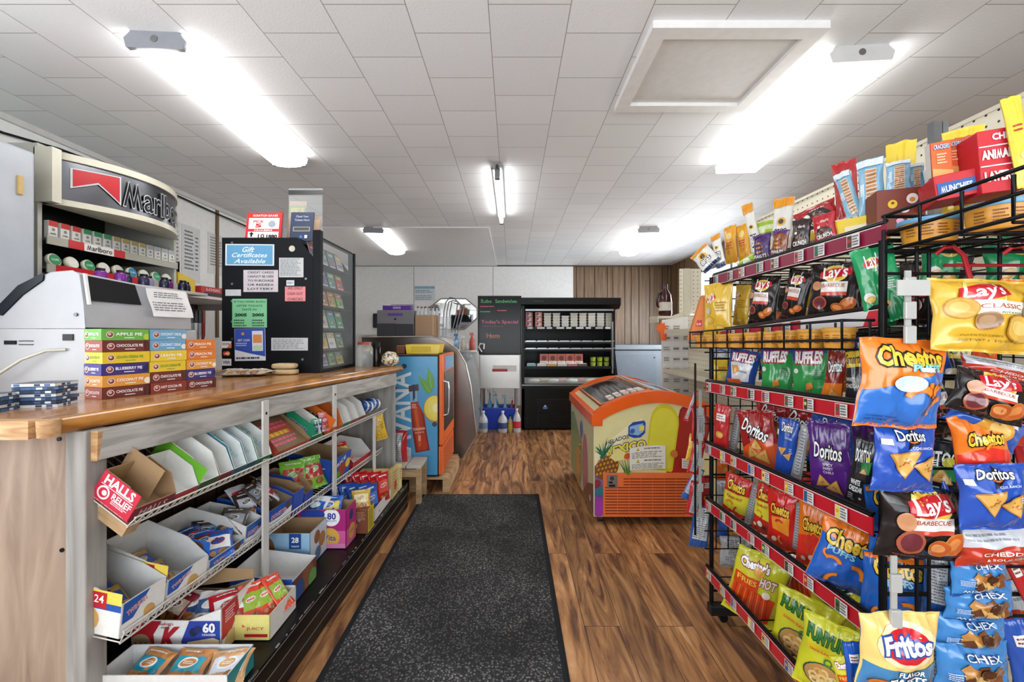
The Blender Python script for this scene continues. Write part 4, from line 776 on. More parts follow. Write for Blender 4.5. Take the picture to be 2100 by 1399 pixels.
# on top of the cabinet
def topsign(name, px0, px1, py0, Y, label, c, draw, lean=-8, yaw=0, cat='sign', th=.006):
    a = at(px0, py0, Y); b = at(px1, py0, Y); w = b.x - a.x; z0 = ZT + ch + .001; h_ = a.z - z0; m = M()
    m.box(-w / 2, w / 2, -th / 2, th / 2, 0, h_, mt(c, 'card')); p = fpaint(m, (0, -th / 2 - .0003, h_ / 2), (w / 2, 0, 0), (0, 0, h_ / 2)); draw(p)
    return m.obj(name, mat=Matrix.Translation(((a.x + b.x) / 2, Y, z0)) @ Matrix.Rotation(R(yaw), 4, 'Z') @ Matrix.Rotation(R(lean), 4, 'X'), label=label, cat=cat)
def d_red(p):
    p.rect(-.93, .93, -1, .98, '#c9252c'); p.rect(-.86, .86, -1, .6, '#e9e4e2'); p.text('SCRATCH GAMES', .05, .78, 1.4, '#ffffff', H=.14); p.text('PICK', -.3, .33, .6, '#c9252c', H=.2, off=.03); p.text('5', -.3, .03, .35, '#c9252c', H=.3, off=.05)
    p.ell(.45, .15, .2, '#9aa3b2'); p.rect(-.86, .86, -.42, -.22, '#c9252c'); p.text('NUMBERS', 0, -.32, 1.0, '#ffffff', H=.12); p.text('10', -.1, -.75, .36, '#222222', H=.3); p.text('1880', .5, -.78, .6, '#222222', H=.28, off=.04); p.shp(-.65, -.62, .14, [(0, 1), (1, 0), (.35, 0), (.35, -1), (-.35, -1), (-.35, 0), (-1, 0)], '#222222')
topsign('jackpot_sign', 503, 576, 434, 2.56, 'red and white jackpot number sign standing on the ticket cabinet', '#c9252c', d_red)
topsign('brochure_card', 587, 623, 408, 2.75, 'brown picture card standing behind the navy card on the cabinet', '#8c6f5e', lambda p: (p.rect(-1, 1, .45, .8, '#5f7a4a'), p.text('ADVENTURE', 0, .6, 1.6, '#c9a05a', H=.2), p.ell(0, .0, .5, '#a58a70')), th=.003, cat='card')
topsign('brochure_card', 594, 641, 433, 2.6, 'navy blue card with dark slot standing on the ticket cabinet', '#1d2c50', lambda p: (p.text('Check Your', 0, .7, 1.1, '#b9c4e0', H=.14), p.text('Tickets Here', 0, .45, 1.3, '#b9c4e0', H=.14), p.rect(-.75, .75, -.35, -.02, '#8a8f86'), p.rect(-.65, .65, -.28, -.08, '#3b3d35'), p.ell(.0, -.72, .12, '#4a86c8'), p.rect(.3, .55, -.82, -.6, '#d6dbe6')), th=.01, cat='card')
topsign('brochure_card', 572, 581, 430, 2.58, 'thin upright pale leaflet between the red sign and acrylic sheet', '#b9a9a6', lambda p: p.rect(-1, 1, .6, 1, '#8c3a3a'), yaw=30, th=.004, cat='card')
topsign('brochure_card', 630, 655, 441, 2.8, 'tan card peeking out behind the navy card on the cabinet', '#a4764f', lambda p: p.rect(-.8, .8, 0, .8, '#c99a6a'), th=.003, cat='card')
a = at(585, 395, 2.62); b = at(655, 520, 2.62); m = M(); m.box(a.x, b.x, 2.66, 2.664, b.z + .09, a.z + .04, mt('#e8f0f2', 'glass', a=.12))
m.box(a.x, b.x, 2.658, 2.66, a.z - .0, a.z + .028, mt('#232527', 'plastic')); m.obj('acrylic_sheet', label='clear acrylic sheet edged with black tape standing on the ticket cabinet', cat='acrylic sheet')
# treats and jars
for i, (x, z) in enumerate(((578, 0), (576, .032))):
    m = M(); c = at(x + 8, 760, 2.42); c.z = ZT + z + .016; s_ = 3 + i
    def f(u, v, c=c, s_=s_): th, ph = v * 1.5707, u * 3.14159; x_ = math.copysign(abs(math.cos(th)) ** .4, 1) * math.copysign(abs(math.cos(ph)) ** .5, math.cos(ph)); y_ = abs(math.cos(th)) ** .4 * math.copysign(abs(math.sin(ph)) ** .5, math.sin(ph)); z_ = math.copysign(abs(math.sin(th)) ** .6, math.sin(th)); p = Vector((x_ * .066, y_ * .04, z_ * .0155)); return c + p * (1 + .05 * noise.noise(p * 60 + Vector((s_, 0, 0))))
    m.grid(26, 12, f, mt('#d9c091', 'card', bump=.8, var=.4)); m.obj('rice_treat', label='wrapped beige rice treat bar on the counter by the cabinet, ' + ('upper' if i else 'lower') + ' one', cat='treat')
for i, (x, y, w, c) in enumerate(((490, 2.3, .16, '#b9a99b'), (525, 2.33, .15, '#c4b29c'), (470, 2.38, .12, '#8f8a94'))):
    q = at(x, 765, y); packet(Matrix.Identity(4), q.x, y, ZT + .02, w, .13, c, '#d8c6a8', 'clear bag of pale cookies lying on the counter before the cabinet, ' + ORD[i] + ' one', None, yaw=20 - 25 * i, lean=-84, seed=110 + i, cat='cookie bag')
j = thing('glass_jar', 'clear square glass jar on the counter beside the ticket cabinet', 'jar', (-1.03, 3.0, ZT))
m = M(); m.lathe((0, 0, 0), [(.055, 0), (.06, .01), (.06, .13), (.045, .155)], mt('#dfe6e6', 'glass', a=.35), 8); m.obj('body', parent=j)
m = M(); m.lathe((0, 0, .155), [(.046, 0), (.046, .018), (.0, .02)], mt('#b5523c', 'plastic'), 16); m.obj('lid', parent=j)
for i, (px_, cap) in enumerate(((756, '#d9b53a'), (775, '#2a2320'))):
    q = at(px_, 750, 3.08); t = thing('dark_bottle', 'dark ribbed bottle on the counter end, ' + ('with a yellow label' if i == 0 else 'plain one by the candy bag'), 'bottle', (q.x, 3.05, ZT))
    m = M(); m.lathe((0, 0, 0), [(.03, 0), (.032, .01), (.03, .04), (.033, .07), (.029, .1), (.031, .13), (.024, .15)], mt('#1a110d', 'plastic', rough=.1), 18); m.obj('body', parent=t)
    m = M(); m.lathe((0, 0, .15), [(.026, 0), (.026, .02), (0, .021)], mt('#1b1512', 'plastic'), 16); m.obj('cap', parent=t)
    if i == 0: m = M(); m.lathe((0, 0, .105), [(.0312, 0), (.0322, .022)], mt('#d9b53a', 'paper'), 18); m.obj('paper_label', parent=t)
m = M(); c = at(800, 735, 3.05); c.z = ZT + .052
def f(u, v):
    th, ph = v * 1.5707, u * 3.14159; p = Vector((math.cos(th) * math.cos(ph) * .062, math.cos(th) * math.sin(ph) * .05, math.sin(th) * .052)); return c + p * (1 + .18 * noise.noise(p * 45))
def f_mixc(N, L, b):
    v = N.new('ShaderNodeTexVoronoi'); v.inputs['Scale'].default_value = 90; tc = N.new('ShaderNodeTexCoord'); L.new(tc.outputs['Object'], v.inputs['Vector'])
    cr = N.new('ShaderNodeValToRGB'); cr.color_ramp.interpolation = 'CONSTANT'; e = cr.color_ramp.elements; e[0].color = lin('#d8cfc0'); e[1].position = .45; e[1].color = lin('#8a7a5c')
    for p_, c_ in ((.6, '#c9b23a'), (.75, '#5a4a3c'), (.88, '#efe9dd')): q = e.new(p_); q.color = lin(c_)
    sp = N.new('ShaderNodeSeparateColor'); L.new(v.outputs['Color'], sp.inputs[0]); L.new(sp.outputs[0], cr.inputs[0]); L.new(cr.outputs[0], b.inputs['Base Color']); b.inputs['Roughness'].default_value = .15
m.grid(24, 14, f, newmat('mixed_candies', f_mixc)); m.obj('candy_bag', label='round clear bag of mixed wrapped candies at the end of the counter', cat='candy bag')

# ---------------------------------------------------------------- tobacco display on the side wall
td = thing('tobacco_display', 'grey cigarette display cabinet with bulging lit sign panel on the side wall', 'display cabinet', (-2.5, 2.45, 1.2))
G = mt('#b9b8ac', 'paint'); GD = mt('#35332f', 'paint'); X0, XF = -2.79, -2.3; ya, yb = 2.08, 2.92; za, zb = 1.36, 2.14
m = M(); m.box(X0, XF, ya, ya + .02, 1.2, zb, G); m.box(X0, XF, yb, yb + .02, 1.2, zb, G); m.box(X0, XF, ya, yb, zb, zb + .015, G); m.box(X0, X0 + .02, ya, yb, 1.2, zb, GD); m.obj('case', parent=td, world=True)
def bulge(u, x0=XF): return x0 + .21 * (1 - u * u)
def sgn(z0, z1, off, mat, m, y0=ya - .0, y1=yb + .02, inset=0):
    m.grid(80, 1, lambda u, v: Vector((bulge(u) + off, (y0 + y1) / 2 + u * ((y1 - y0) / 2 - inset), (z0 + z1) / 2 + v * (z1 - z0) / 2)), mat)
m = M(); CR = mt('#d4d0bd', 'plastic', rough=.3); zs0, zs1 = 1.87, 2.135
n_ = 20; ring = [(bulge(-1 + 2 * i / n_), ya + (yb + .02 - ya) * i / n_) for i in range(n_ + 1)]
m.prism([(XF - .02, ya, zs0)] + [(x, y, zs0) for x, y in ring] + [(XF - .02, yb + .02, zs0)], (0, 0, .03), CR); m.prism([(XF - .02, ya, zs1 - .035)] + [(x, y, zs1 - .035) for x, y in ring] + [(XF - .02, yb + .02, zs1 - .035)], (0, 0, .035), CR)
m.box(XF - .01, XF + .075, ya - .004, ya + .04, zs0, zs1, CR); m.obj('sign_frame', parent=td, world=True)
m = M(); sgn(zs0 + .025, zs1 - .03, -.014, mt('#77797f', 'steel', bump=.02), m)
fs = lambda u, v, l=0: Vector((bulge(u) - .011 + l, (ya + yb + .02) / 2 + u * (yb + .02 - ya) / 2, (zs0 + zs1) / 2 + v * (zs1 - zs0 - .055) / 2))
p = Paint(m, fs, .9, .21, True, 'plastic', .003); p.step = .0012; p.poly([(-.94, -.98), (-.86, -.98), (-.86, .98), (-.94, .98)], '#51545b')
p.poly([(-.8, .62), (-.4, .75), (-.4, -.72), (-.6, .08), (-.8, -.38)], '#c9ced2'); p.poly([(-.785, .57), (-.415, .69), (-.415, -.6), (-.6, .17), (-.785, -.28)], '#c01824')
p.text('Marlboro', .22, -.05, 1.2, '#1c1c20', out='#c9ccd2', H=1.3, off=.01, oc=.035)
m.obj('sign_panel', parent=td, world=True)
zr = (1.70, 1.56, 1.42)
for i, z in enumerate(zr):
    m = M(); m.box(X0 + .02, XF + .02, ya + .02, yb, z - .012, z, GD); m.box(XF + .02, XF + .026, ya + .02, yb, z - .03, z + .012, mt('#a9a699', 'plastic')); m.obj('shelf', parent=td, world=True)
    m = M()
    for y0, y1, c in (((.12, .2, '#c4262b'), (.2, .37, '#e9e6e0'), (.37, .44, '#c4262b')), ((.06, .42, '#c4262b'), (.46, .6, '#c4262b')), ((.0, .8, '#b9b5aa'),))[i]: m.box(XF + .0265, XF + .028, ya + y0, ya + y1, z - .03, z + .012, mt(c, 'plastic'))
    if i == 0: p = fpaint(m, (XF + .0285, ya + .285, z - .009), (0, .08, 0), (0, 0, .021)); p.text('Marlboro', 0, 0, 1.8, '#1c1c1c', H=1.3)
    m.obj('price_strip', parent=td, world=True)
pcol = ['#c23b35'] * 3 + ['#2f8f5c'] * 3 + ['#b39b57'] * 4 + ['#a7abb0'] * 4
for i in range(14):
    m = M(); w = .044; m.box(-.012, .012, -w / 2, w / 2, 0, .09, mt('#dedcd6', 'card'))
    p = fpaint(m, (.0123, 0, .045), (0, w / 2, 0), (0, 0, .045)); p.rect(-1, 1, .4, 1, pcol[i]); p.ell(0, .05, .35, '#8a8780'); p.text('MARL', 0, -.4, 1.3, '#333333', H=.2)
    m.obj('cigarette_pack', mat=Matrix.Translation((XF - .0, ya + .06 + i * .0575, zr[0] + .0005)), bevel=.002, label=('red' if i < 3 else 'green' if i < 6 else 'gold' if i < 10 else 'silver') + ' and white cigarette pack, ' + ORD[i] + ' along the upper shelf of the display', cat='cigarette pack', group='cigarette packs on the display shelf')
tcol = ['#2f8a5c', '#e2dfd4', '#2c8a55', '#dedad0', '#c9c6ba', '#2f86a8', '#d9e0da', '#2f9a6a', '#d8d5c6']
for i in range(9):
    m = M(); m.lathe((0, 0, 0), [(.031, 0), (.033, .003), (.033, .018), (.03, .02), (0, .021)], mt('#d6d2bf', 'plastic'), 22); p = Paint(m, lambda u, v, l=0: Vector((.029 * u, .029 * v, .0212 + l)), .058, .058, False, 'plastic'); p.ell(0, 0, .95, tcol[i], n=20); p.text('COPE', 0, .0, 1.2, '#f0f0ea', H=.35)
    m.obj('tobacco_tin', mat=Matrix.Translation((XF - .01, ya + .07 + i * .088, zr[1] + .034)) @ Matrix.Rotation(R(75), 4, 'Y') @ Matrix.Rotation(R(90), 4, 'Z'), label='round tobacco tin with ' + ('green', 'cream', 'green', 'white', 'grey', 'blue', 'pale', 'green', 'cream')[i] + ' lid, ' + ORD[i] + ' along the display', cat='tobacco tin', group='tobacco tins on the middle display shelf')
for i in range(9):
    q = at(262 + i * 12.3, 585 + (i % 2) * 5, 2.15 + .07 * i); m = M(); c = ('#7a2a8c', '#7b2d90', '#2f2c4a', '#34304c', '#8f8ab0', '#2d2a44', '#7a2a80', '#23243a', '#2b3048')[i]
    m.lathe((0, 0, 0), [(.024, 0), (.026, .01), (.026, .04), (.02, .052)], mt(c, 'plastic', rough=.15), 14); m.lathe((0, 0, .052), [(.017, 0), (.018, .014), (0, .016)], mt('#16161c', 'plastic'), 12)
    m.obj('shot_bottle', mat=Matrix.Translation((-2.06 + .035 * (i % 2), q.y + .0, 1.4905)), label=('purple' if i in (0, 1, 6) else 'dark') + ' little energy shot bottle behind the terminal, ' + ORD[i] + ' along', cat='bottle', group='little bottles on the back shelf')
BS = thing('back_shelf', 'white wall shelf behind the counter carrying bottles and red boxes', 'shelf', (-2.4, 3.0, 1.2))
m = M(); m.box(-2.25, -1.97, 2.05, 2.78, 1.472, 1.49, mt('#d9d7d3', 'paint')); m.box(-2.79, -2.25, 2.95, 3.9, 1.49, 1.51, mt('#d9d7d3', 'paint')); m.obj('board', parent=BS, world=True, bevel=.002)
m = M(); m.box(-2.23, -2.21, 2.1, 2.12, 1.25, 1.472, mt('#b9b7b3', 'paint')); m.obj('bracket', parent=BS, world=True)
for b4 in ((-2.23, -2.21, 2.7, 2.72, 1.25, 1.472), (-2.79, -2.4, 3.0, 3.02, 1.44, 1.49), (-2.79, -2.4, 3.8, 3.82, 1.44, 1.49)): m = M(); m.box(*b4, mt('#b9b7b3', 'paint')); m.obj('bracket', parent=BS, world=True)
m = M(); m.prism([(-2.31, 2.97, 1.511), (-2.31, 3.13, 1.511), (-2.31, 3.13, 1.62), (-2.31, 2.97, 1.66)], (-.1, 0, 0), mt('#d9b72e', 'card')); m.obj('yellow_holder', label='bright yellow leaflet holder on the wall shelf beside the cigarette display', cat='holder')
for i, (y0, y1, h_, c) in enumerate(((3.15, 3.4, .075, '#b92a2c'), (3.42, 3.66, .085, '#c23436'), (3.68, 3.88, .06, '#a8262b'))):
    m = M(); m.box(-2.55, -2.28, y0, y1, 1.5105, 1.5105 + h_, mt(c, 'card')); p = fpaint(m, (-2.279, (y0 + y1) / 2, 1.5105 + h_ / 2), (0, (y1 - y0) / 2, 0), (0, 0, h_ / 2)); p.rect(-.8, .8, -.8, -.1, '#23252b'); p.text('LOGIC', .0, .45, 1.2, '#f0e8e8', H=.5)
    m.obj('red_box', label='red and black carton on the back wall shelf, ' + ORD[i] + ' from the cigarette display', cat='carton', bevel=.003)
# papers on the wall behind
for i, (x0, x1, y0, y1, Y, lb) in enumerate(((336, 371, 445, 560, 3.38, 'tall white price list beside the cigarette display'), (374, 412, 458, 575, 3.72, 'white price sheet, middle of the wall papers'), (428, 458, 475, 560, 4.15, 'white price sheet next to the ticket cabinet'), (338, 370, 530, 592, 3.38, 'lower white memo on the wall under the price list'))):
    a = at(x0, y0, Y); m = M(); Y1 = -2.79 * FP / (x1 - CX); Y0 = -2.79 * FP / (x0 - CX); z1 = CH + (HY - y0) / FP * Y0; z0 = CH + (HY - y1) / FP * Y0
    m.box(XL, XL + .003, Y0, Y1, z0, z1, mt('#dededd', 'paper')); p = fpaint(m, (XL + .0035, (Y0 + Y1) / 2, (z0 + z1) / 2), (0, (Y1 - Y0) / 2, 0), (0, 0, (z1 - z0) / 2)); p.lines(-.7, .3, -.6, .85, 11, '#6c6e72', i, .4); p.lines(.45, .8, -.6, .7, 9, '#6c6e72', i + 5, .4)
    m.obj('price_sheet', label=lb, cat='paper')
# tall white cabinet at the wall's near end
wc = thing('white_cabinet', 'tall white metal cabinet standing before the cigarette display', 'cabinet', (-2.5, 1.8, 0))
m = M(); m.box(-2.79, -2.2, 1.35, 1.955, 0, 2.06, mt('#aeb3ba', 'plastic')); m.obj('body', parent=wc, world=True, bevel=.012)
m = M(); m.box(-2.2, -2.165, 1.35, 1.95, .05, 2.05, mt('#b6bbc2', 'plastic')); m.obj('door', parent=wc, world=True, bevel=.012)
m = M(); m.box(-2.164, -2.155, 1.875, 1.895, 1.84, 1.92, mt('#c9a968', 'card')); m.obj('tape_tag', parent=wc, world=True)
# knives and tools on the wall under the shelf
for i, (px_, c, ln) in enumerate(((388, '#b9bcc0', .3), (396, '#9fa3a8', .34), (404, '#e3e1dd', .28), (412, '#a5a9ae', .36), (420, '#9c2f2b', .42))):
    Y = -2.78 * FP / (px_ - CX); t = thing('hanging_tool', 'steel kitchen knife hanging on the wall below the shelf, ' + ORD[i] + ' along' if i < 4 else 'red handled tool hanging on the wall below the shelf', 'knife' if i < 4 else 'tool', (XL + .006, Y, 1.35))
    m = M(); m.box(0, .012, -.014, .014, -.02, .16, mt('#35302c' if i != 4 else '#a8322c', 'plastic')); m.obj('handle', parent=t, bevel=.004)
    m = M(); m.prism([(0, -.02, -.02), (0, .02, -.02), (0, .02, -ln * .3), (0, -.01, -ln * .5)], (.004, 0, 0), mt(c, 'metal')); m.obj('blade', parent=t)
# ---------------------------------------------------------------- drink fridge
tf = thing('drink_fridge', 'blue sided orange fronted drink fridge with bottle and pineapple picture', 'fridge', (-.8, 3.7, 0))
fx0, fx1, fy0, fy1, fz0, fz1 = -.955, -.552, 3.35, 4.0, .118, 1.068
ORG = mt('#ee6b2a', 'plastic', rough=.35); BLU = '#4f9cca'
m = M(); m.box(fx0, fx1 - .02, fy0, fy1, fz0, fz1, mt('#1b1c1e', 'plastic')); m.obj('cabinet', parent=tf, world=True, bevel=.004)
m = M(); zc = (fz0 + fz1) / 2; hw = (fx1 - fx0) / 2 - .016; hh = (fz1 - fz0) / 2 - .008
p = fpaint(m, ((fx0 + fx1) / 2 - .01, fy0 - .0005, zc), (hw, 0, 0), (0, 0, hh), 'plastic'); p.rect(-1, 1, -1, 1, BLU)
LW = '#dfe6ea'
p.text('TEAVANA', -.6, -.14, 4.4, LW, rot=math.pi / 2, H=.38, off=.02)
p.poly([(-.12, .5), (.2, .5), (.24, .42), (.22, .3), (.42, .0), (.56, -.3), (.85, -.55), (.85, -.6), (.2, -.62), (.18, -.55), (-.05, -.1), (-.08, .2), (-.14, .42)][:0] or [(-.2, .42), (.14, .44), (.18, .2), (.42, .02), (.52, -.25), (.66, -.58), (.06, -.62), (-.06, -.3), (-.13, .02), (-.15, .2)], '#8d2315')
p.poly([(-.12, .22), (.13, .24), (.3, .08), (.4, -.2), (.56, -.52), (.5, -.57), (.16, -.58), (.04, -.3), (-.04, .0)], '#b3361c'); p.poly([(.0, .1), (.12, .12), (.25, -.2), (.3, -.5), (.2, -.52), (.1, -.2)], '#cc5a26')
p.poly([(-.19, .42), (.13, .44), (.16, .24), (-.15, .22)], '#86aec6'); p.poly([(-.24, .5), (.18, .53), (.2, .42), (-.22, .4)], '#4d3236'); p.poly([(-.07, .52), (.03, .52), (.04, .3), (-.05, .24)], '#1c2b52')
p.text('TEAVANA', .2, -.22, .52, '#f0dcd0', rot=.12, H=.045); p.text('CRAFT ICED TEA', .22, -.28, .4, '#f0dcd0', rot=.12, H=.02); p.rect(.18, .28, -.42, -.33, '#e0a888'); p.lines(-.1, .14, .12, .2, 3, '#e9c7b0', 3)
p.ell(.88, .12, .5, '#b98a2e', 1.15); p.ell(.88, .125, .46, '#ecd35a', 1.15); p.ell(.9, .13, .34, '#f0da6c', 1.15); p.ell(.93, .13, .15, '#f6eab0', 1.3)
for a, b_, c_, r_ in ((.4, .52, .11, .6), (.62, .62, .13, .15)): p.shp(a + .05, b_, .42, [(-.28, -1), (.28, -1), (.4, -.1), (0, 1.15), (-.4, -.1)], '#5c9a3a', r_); p.shp(a + .05, b_, .42, [(-.04, -.9), (.04, -.9), (.02, .9)], '#86bf54', r_)
for a, b_ in ((-.45, .83), (-.87, .46), (.82, -.14), (-.42, -.71)): p.ell(a + .04, b_, .1, '#27304e'); p.ell(a + .04, b_, .05, '#5a6484'); p.ell(a + .04, b_, .028, '#1a2036')
m.obj('picture_side', parent=tf, world=True)
m = M(); m.box(fx1 - .02, fx1 + .012, fy0, fy1, .36, fz1, ORG); m.obj('door', parent=tf, world=True, bevel=.01)
m = M(); m.box(fx1 + .0125, fx1 + .016, fy0 + .07, fy1 - .06, .46, .93, mt('#1d2a30', 'plastic', rough=.08)); m.obj('door_glass', parent=tf, world=True)
m = M(); m.box(fx1 + .0125, fx1 + .015, fy0 + .1, fy1 - .08, .94, 1.05, mt('#5aa3cc', 'plastic')); m.obj('door_badge', parent=tf, world=True)
m = M(); m.tube([(fx1 + .012, fy0 + .03, .86), (fx1 + .05, fy0 + .03, .85), (fx1 + .055, fy0 + .03, .8), (fx1 + .055, fy0 + .03, .66), (fx1 + .05, fy0 + .03, .6), (fx1 + .012, fy0 + .03, .59)], .008, mt('#c9cccf', 'metal')); m.obj('handle', parent=tf, world=True)
m = M(); m.box(fx1 - .02, fx1 + .008, fy0, fy1, .135, .35, ORG)
for i in range(7): m.box(fx1 + .008, fx1 + .0095, fy0 + .08, fy1 - .08, .15 + i * .026, .158 + i * .026, mt('#5a2610', 'plastic'))
m.obj('kick_grille', parent=tf, world=True, bevel=.003)
t = thing('wood_pallet', 'rough wooden crate base under the drink fridge', 'pallet', (-.8, 3.65, 0))
m = M()
for i in range(5): m.box(-1.06, -.5, 3.33 + i * .135, 3.33 + i * .135 + .12, .1, .116, BOARD)
m.obj('deck_boards', parent=t, world=True)
for x in (-1.05, -.8, -.54): m = M(); m.box(x, x + .05, 3.34, 3.98, 0, .1, BOARD); m.obj('runner', parent=t, world=True)
# items on the fridge
m = M(); m.prism([(-.86, 3.5, 1.07), (-.6, 3.5, 1.07), (-.585, 3.5, 1.145), (-.87, 3.5, 1.145)], (0, .22, 0), mt('#e8c81e', 'plastic')); p = fpaint(m, (-.74, 3.499, 1.107), (.08, 0, 0), (0, 0, .024)); p.rect(-1, 1, -1, 1, '#d6b512')
m.obj('yellow_tray', label='bright yellow plastic tray on top of the drink fridge', cat='tray', bevel=.006)
m = M(); m.box(-.95, -.88, 3.52, 3.62, 1.069, 1.135, mt('#7a3f1e', 'card')); m.obj('brown_packet', label='small brown packet beside the yellow tray on the drink fridge', cat='packet', bevel=.004)
# ---------------------------------------------------------------- deli case with curved steel end
dc = thing('deli_case', 'deli display case with big curved stainless steel end panel', 'display case', (-.8, 4.7, 0))
ST = mt('#857b75', 'steel', rough=.28); Yd = 4.15
pts = [at(x, y, Yd) for x, y in ((742, 692), (885, 690), (912, 698), (938, 716), (955, 745), (965, 790), (972, 850), (978, 893), (948, 940), (742, 940))]
m = M(); m.prism(pts, (0, .03, 0), ST); m.obj('end_panel', parent=dc, world=True, bevel=.002)
m = M(); m.tube([p + Vector((0, -.004, 0)) for p in pts[:9]], .007, mt('#c8c4bd', 'metal')); m.obj('edge_trim', parent=dc, world=True)
m = M(); m.box(-1.42, -.55, Yd + .03, 5.15, .1, .62, mt('#6d6a68', 'steel')); m.box(-1.42, -1.35, Yd + .03, 5.15, .62, 1.2, mt('#6d6a68', 'steel')); m.box(-1.42, -.78, Yd + .03, 5.15, 1.19, 1.207, ST); m.box(-1.35, -.6, Yd + .03, 5.15, .9, .91, ST); m.obj('case_body', parent=dc, world=True)
m = M(); gp = [pts[i] for i in range(1, 8)]; V = [p + Vector((-.01, .03, 0)) for p in gp] + [p + Vector((-.01, 1.0, 0)) for p in gp]; n_ = len(gp); m.add(V, [(i, i + 1, n_ + i + 1, n_ + i) for i in range(n_ - 1)], mt('#c9d8da', 'glass', a=.22), True); m.obj('curved_glass', parent=dc, world=True)
for i, (x, y, Y, w, c, lb) in enumerate(((955, 732, 4.8, .2, '#45483c', 'dark green meat loaf on the upper deli shelf'), (968, 770, 4.9, .22, '#b8b4ab', 'white wrapped ham on the lower deli level'), (940, 745, 4.5, .2, '#7a4436', 'red brown ham inside the deli case'))):
    q = at(x - 30, y, Y); m = M(); m.lathe((0, 0, 0), [(.01, -w / 2), (.06, -w / 2 + .03), (.07, 0), (.06, w / 2 - .03), (.01, w / 2)], mt(c, 'plastic'), 14); m.obj('deli_loaf', mat=Matrix.Translation((-.75 - .02 * i, Y, .98 if i != 1 else .69)) @ Matrix.Rotation(R(90), 4, 'Y'), label=lb, cat='deli meat')
# organiser and box on the case
og = thing('mesh_organizer', 'grey fabric file organiser with black mesh pocket on the deli case', 'organiser', (-1.16, 4.4, 1.208))
m = M(); m.box(-1.355, -.985, 4.3, 4.5, 1.208, 1.475, mt('#7b787d', 'paper')); p = fpaint(m, (-1.17, 4.299, 1.44 - .03), (.185, 0, 0), (0, 0, .065)); p.rect(-.4, .4, .1, .5, '#5d3b96'); p.rect(-.06, .06, -.55, -.3, '#222226'); m.obj('body', parent=og, world=True, bevel=.01)
m = M(); m.box(-1.35, -1.165, 4.285, 4.3, 1.21, 1.34, mt('#3a3a3f', 'paper')); m.box(-1.16, -.988, 4.285, 4.3, 1.21, 1.335, mt('#36363b', 'paper')); m.obj('mesh_pocket', parent=og, world=True, bevel=.004)
m = M(); m.box(-1.31, -1.02, 4.34, 4.4, 1.476, 1.525, mt('#5a2f91', 'plastic')); p = fpaint(m, (-1.165, 4.3395, 1.5), (.04, 0, 0), (0, 0, .012)); p.rect(-1, 1, -1, 1, '#a68cc4'); m.obj('purple_folder', label='purple file box sitting on the grey organiser', cat='file box', bevel=.004)
m = M(); m.box(-1.25, -1.01, 4.42, 4.46, 1.476, 1.54, mt('#9b96a6', 'paper')); m.obj('grey_folder', label='pale grey folder behind the purple file box', cat='folder')
m = M(); m.box(-.975, -.76, 4.32, 4.52, 1.209, 1.425, mt('#a78362', 'card')); m.box(-.80, -.79, 4.318, 4.32, 1.22, 1.42, mt('#c9a67c', 'card')); m.obj('cardboard_box', label='kraft cardboard box full of bottle tops on the deli case', cat='box', bevel=.003)
for i in range(8):
    m = M(); x = -.955 + .026 * i; y = 4.36 + .05 * (i % 3); m.lathe((0, 0, 0), [(.02, 0), (.02, .03), (.009, .05), (.009, .075)], mt('#cfd6d6', 'glass', a=.5), 10); m.lathe((0, 0, .075), [(.011, 0), (.011, .014), (0, .015)], mt('#5a2f26', 'plastic'), 10)
    m.obj('bottle', mat=Matrix.Translation((x, y, 1.4255)), label='small clear bottle with brown cap on the cardboard box, ' + ORD[i] + ' along', cat='bottle', group='small bottles on the cardboard box')
vs_ = thing('utensil_holder', 'clear holder with tall curved grey tubes on the deli case', 'utensil holder', (-.68, 4.35, 1.208))
m = M(); m.lathe((0, 0, 0), [(.055, 0), (.06, .02), (.06, .2)], mt('#c9cdd0', 'glass', a=.45), 16); m.obj('holder', parent=vs_)
for i in range(3):
    m = M(); x = -.02 + .03 * i; m.tube([(x, 0, .02), (x + .01, 0, .25), (x + .03, 0, .35), (x + .07, 0, .395 - .03 * i), (x + .12, 0, .385 - .03 * i), (x + .15, 0, .35 - .03 * i), (x + .13, 0, .2), (x + .09, 0, .04)], .0065, mt('#6f7377', 'metal')); m.obj('curved_tube', parent=vs_)
# ---------------------------------------------------------------- back wall: mirror, calendar, chalkboard
def wallflat(px0, px1, py0, py1, Y, name, label, cat, bg, draw, th=.004, kind='paper', parent=None):
    a = at(px0, py1, Y); b = at(px1, py0, Y); m = M(); m.box(a.x, b.x, Y - th, Y, a.z, b.z, mt(bg, kind))
    p = fpaint(m, ((a.x + b.x) / 2, Y - th - .0005, (a.z + b.z) / 2), ((b.x - a.x) / 2, 0, 0), (0, 0, (b.z - a.z) / 2))
    if draw: draw(p)
    return m.obj(name, label=label, cat=cat)
wallflat(850, 892, 587, 617, 7.468, 'wall_calendar', 'white and blue printed calendar sheet taped on the back wall', 'calendar', '#d7dee4', lambda p: (p.rect(-1, 1, .65, 1, '#86b2d0'), p.lines(-.9, .9, .05, .5, 2, '#7b8a96', 3), p.lines(-.9, .9, -.9, -.2, 3, '#8a959f', 5)))
mr = thing('octagonal_mirror', 'eight sided wall mirror reflecting the shop windows', 'mirror', at(930, 675, 7.46))
ml = mt('#e8eaea', 'mirror'); pts = [at(x, y, 7.465) for x, y in ((905, 613), (955, 613), (978, 632), (978, 652), (952, 675), (905, 675), (880, 655), (880, 632))]
m = M(); m.prism(pts, (0, -.012, 0), ml); m.obj('glass', parent=mr, world=True)
m = M(); m.tube([p + Vector((0, -.008, 0)) for p in pts], .012, mt('#a7a49a', 'metal'), closed=True); m.obj('rim', parent=mr, world=True)
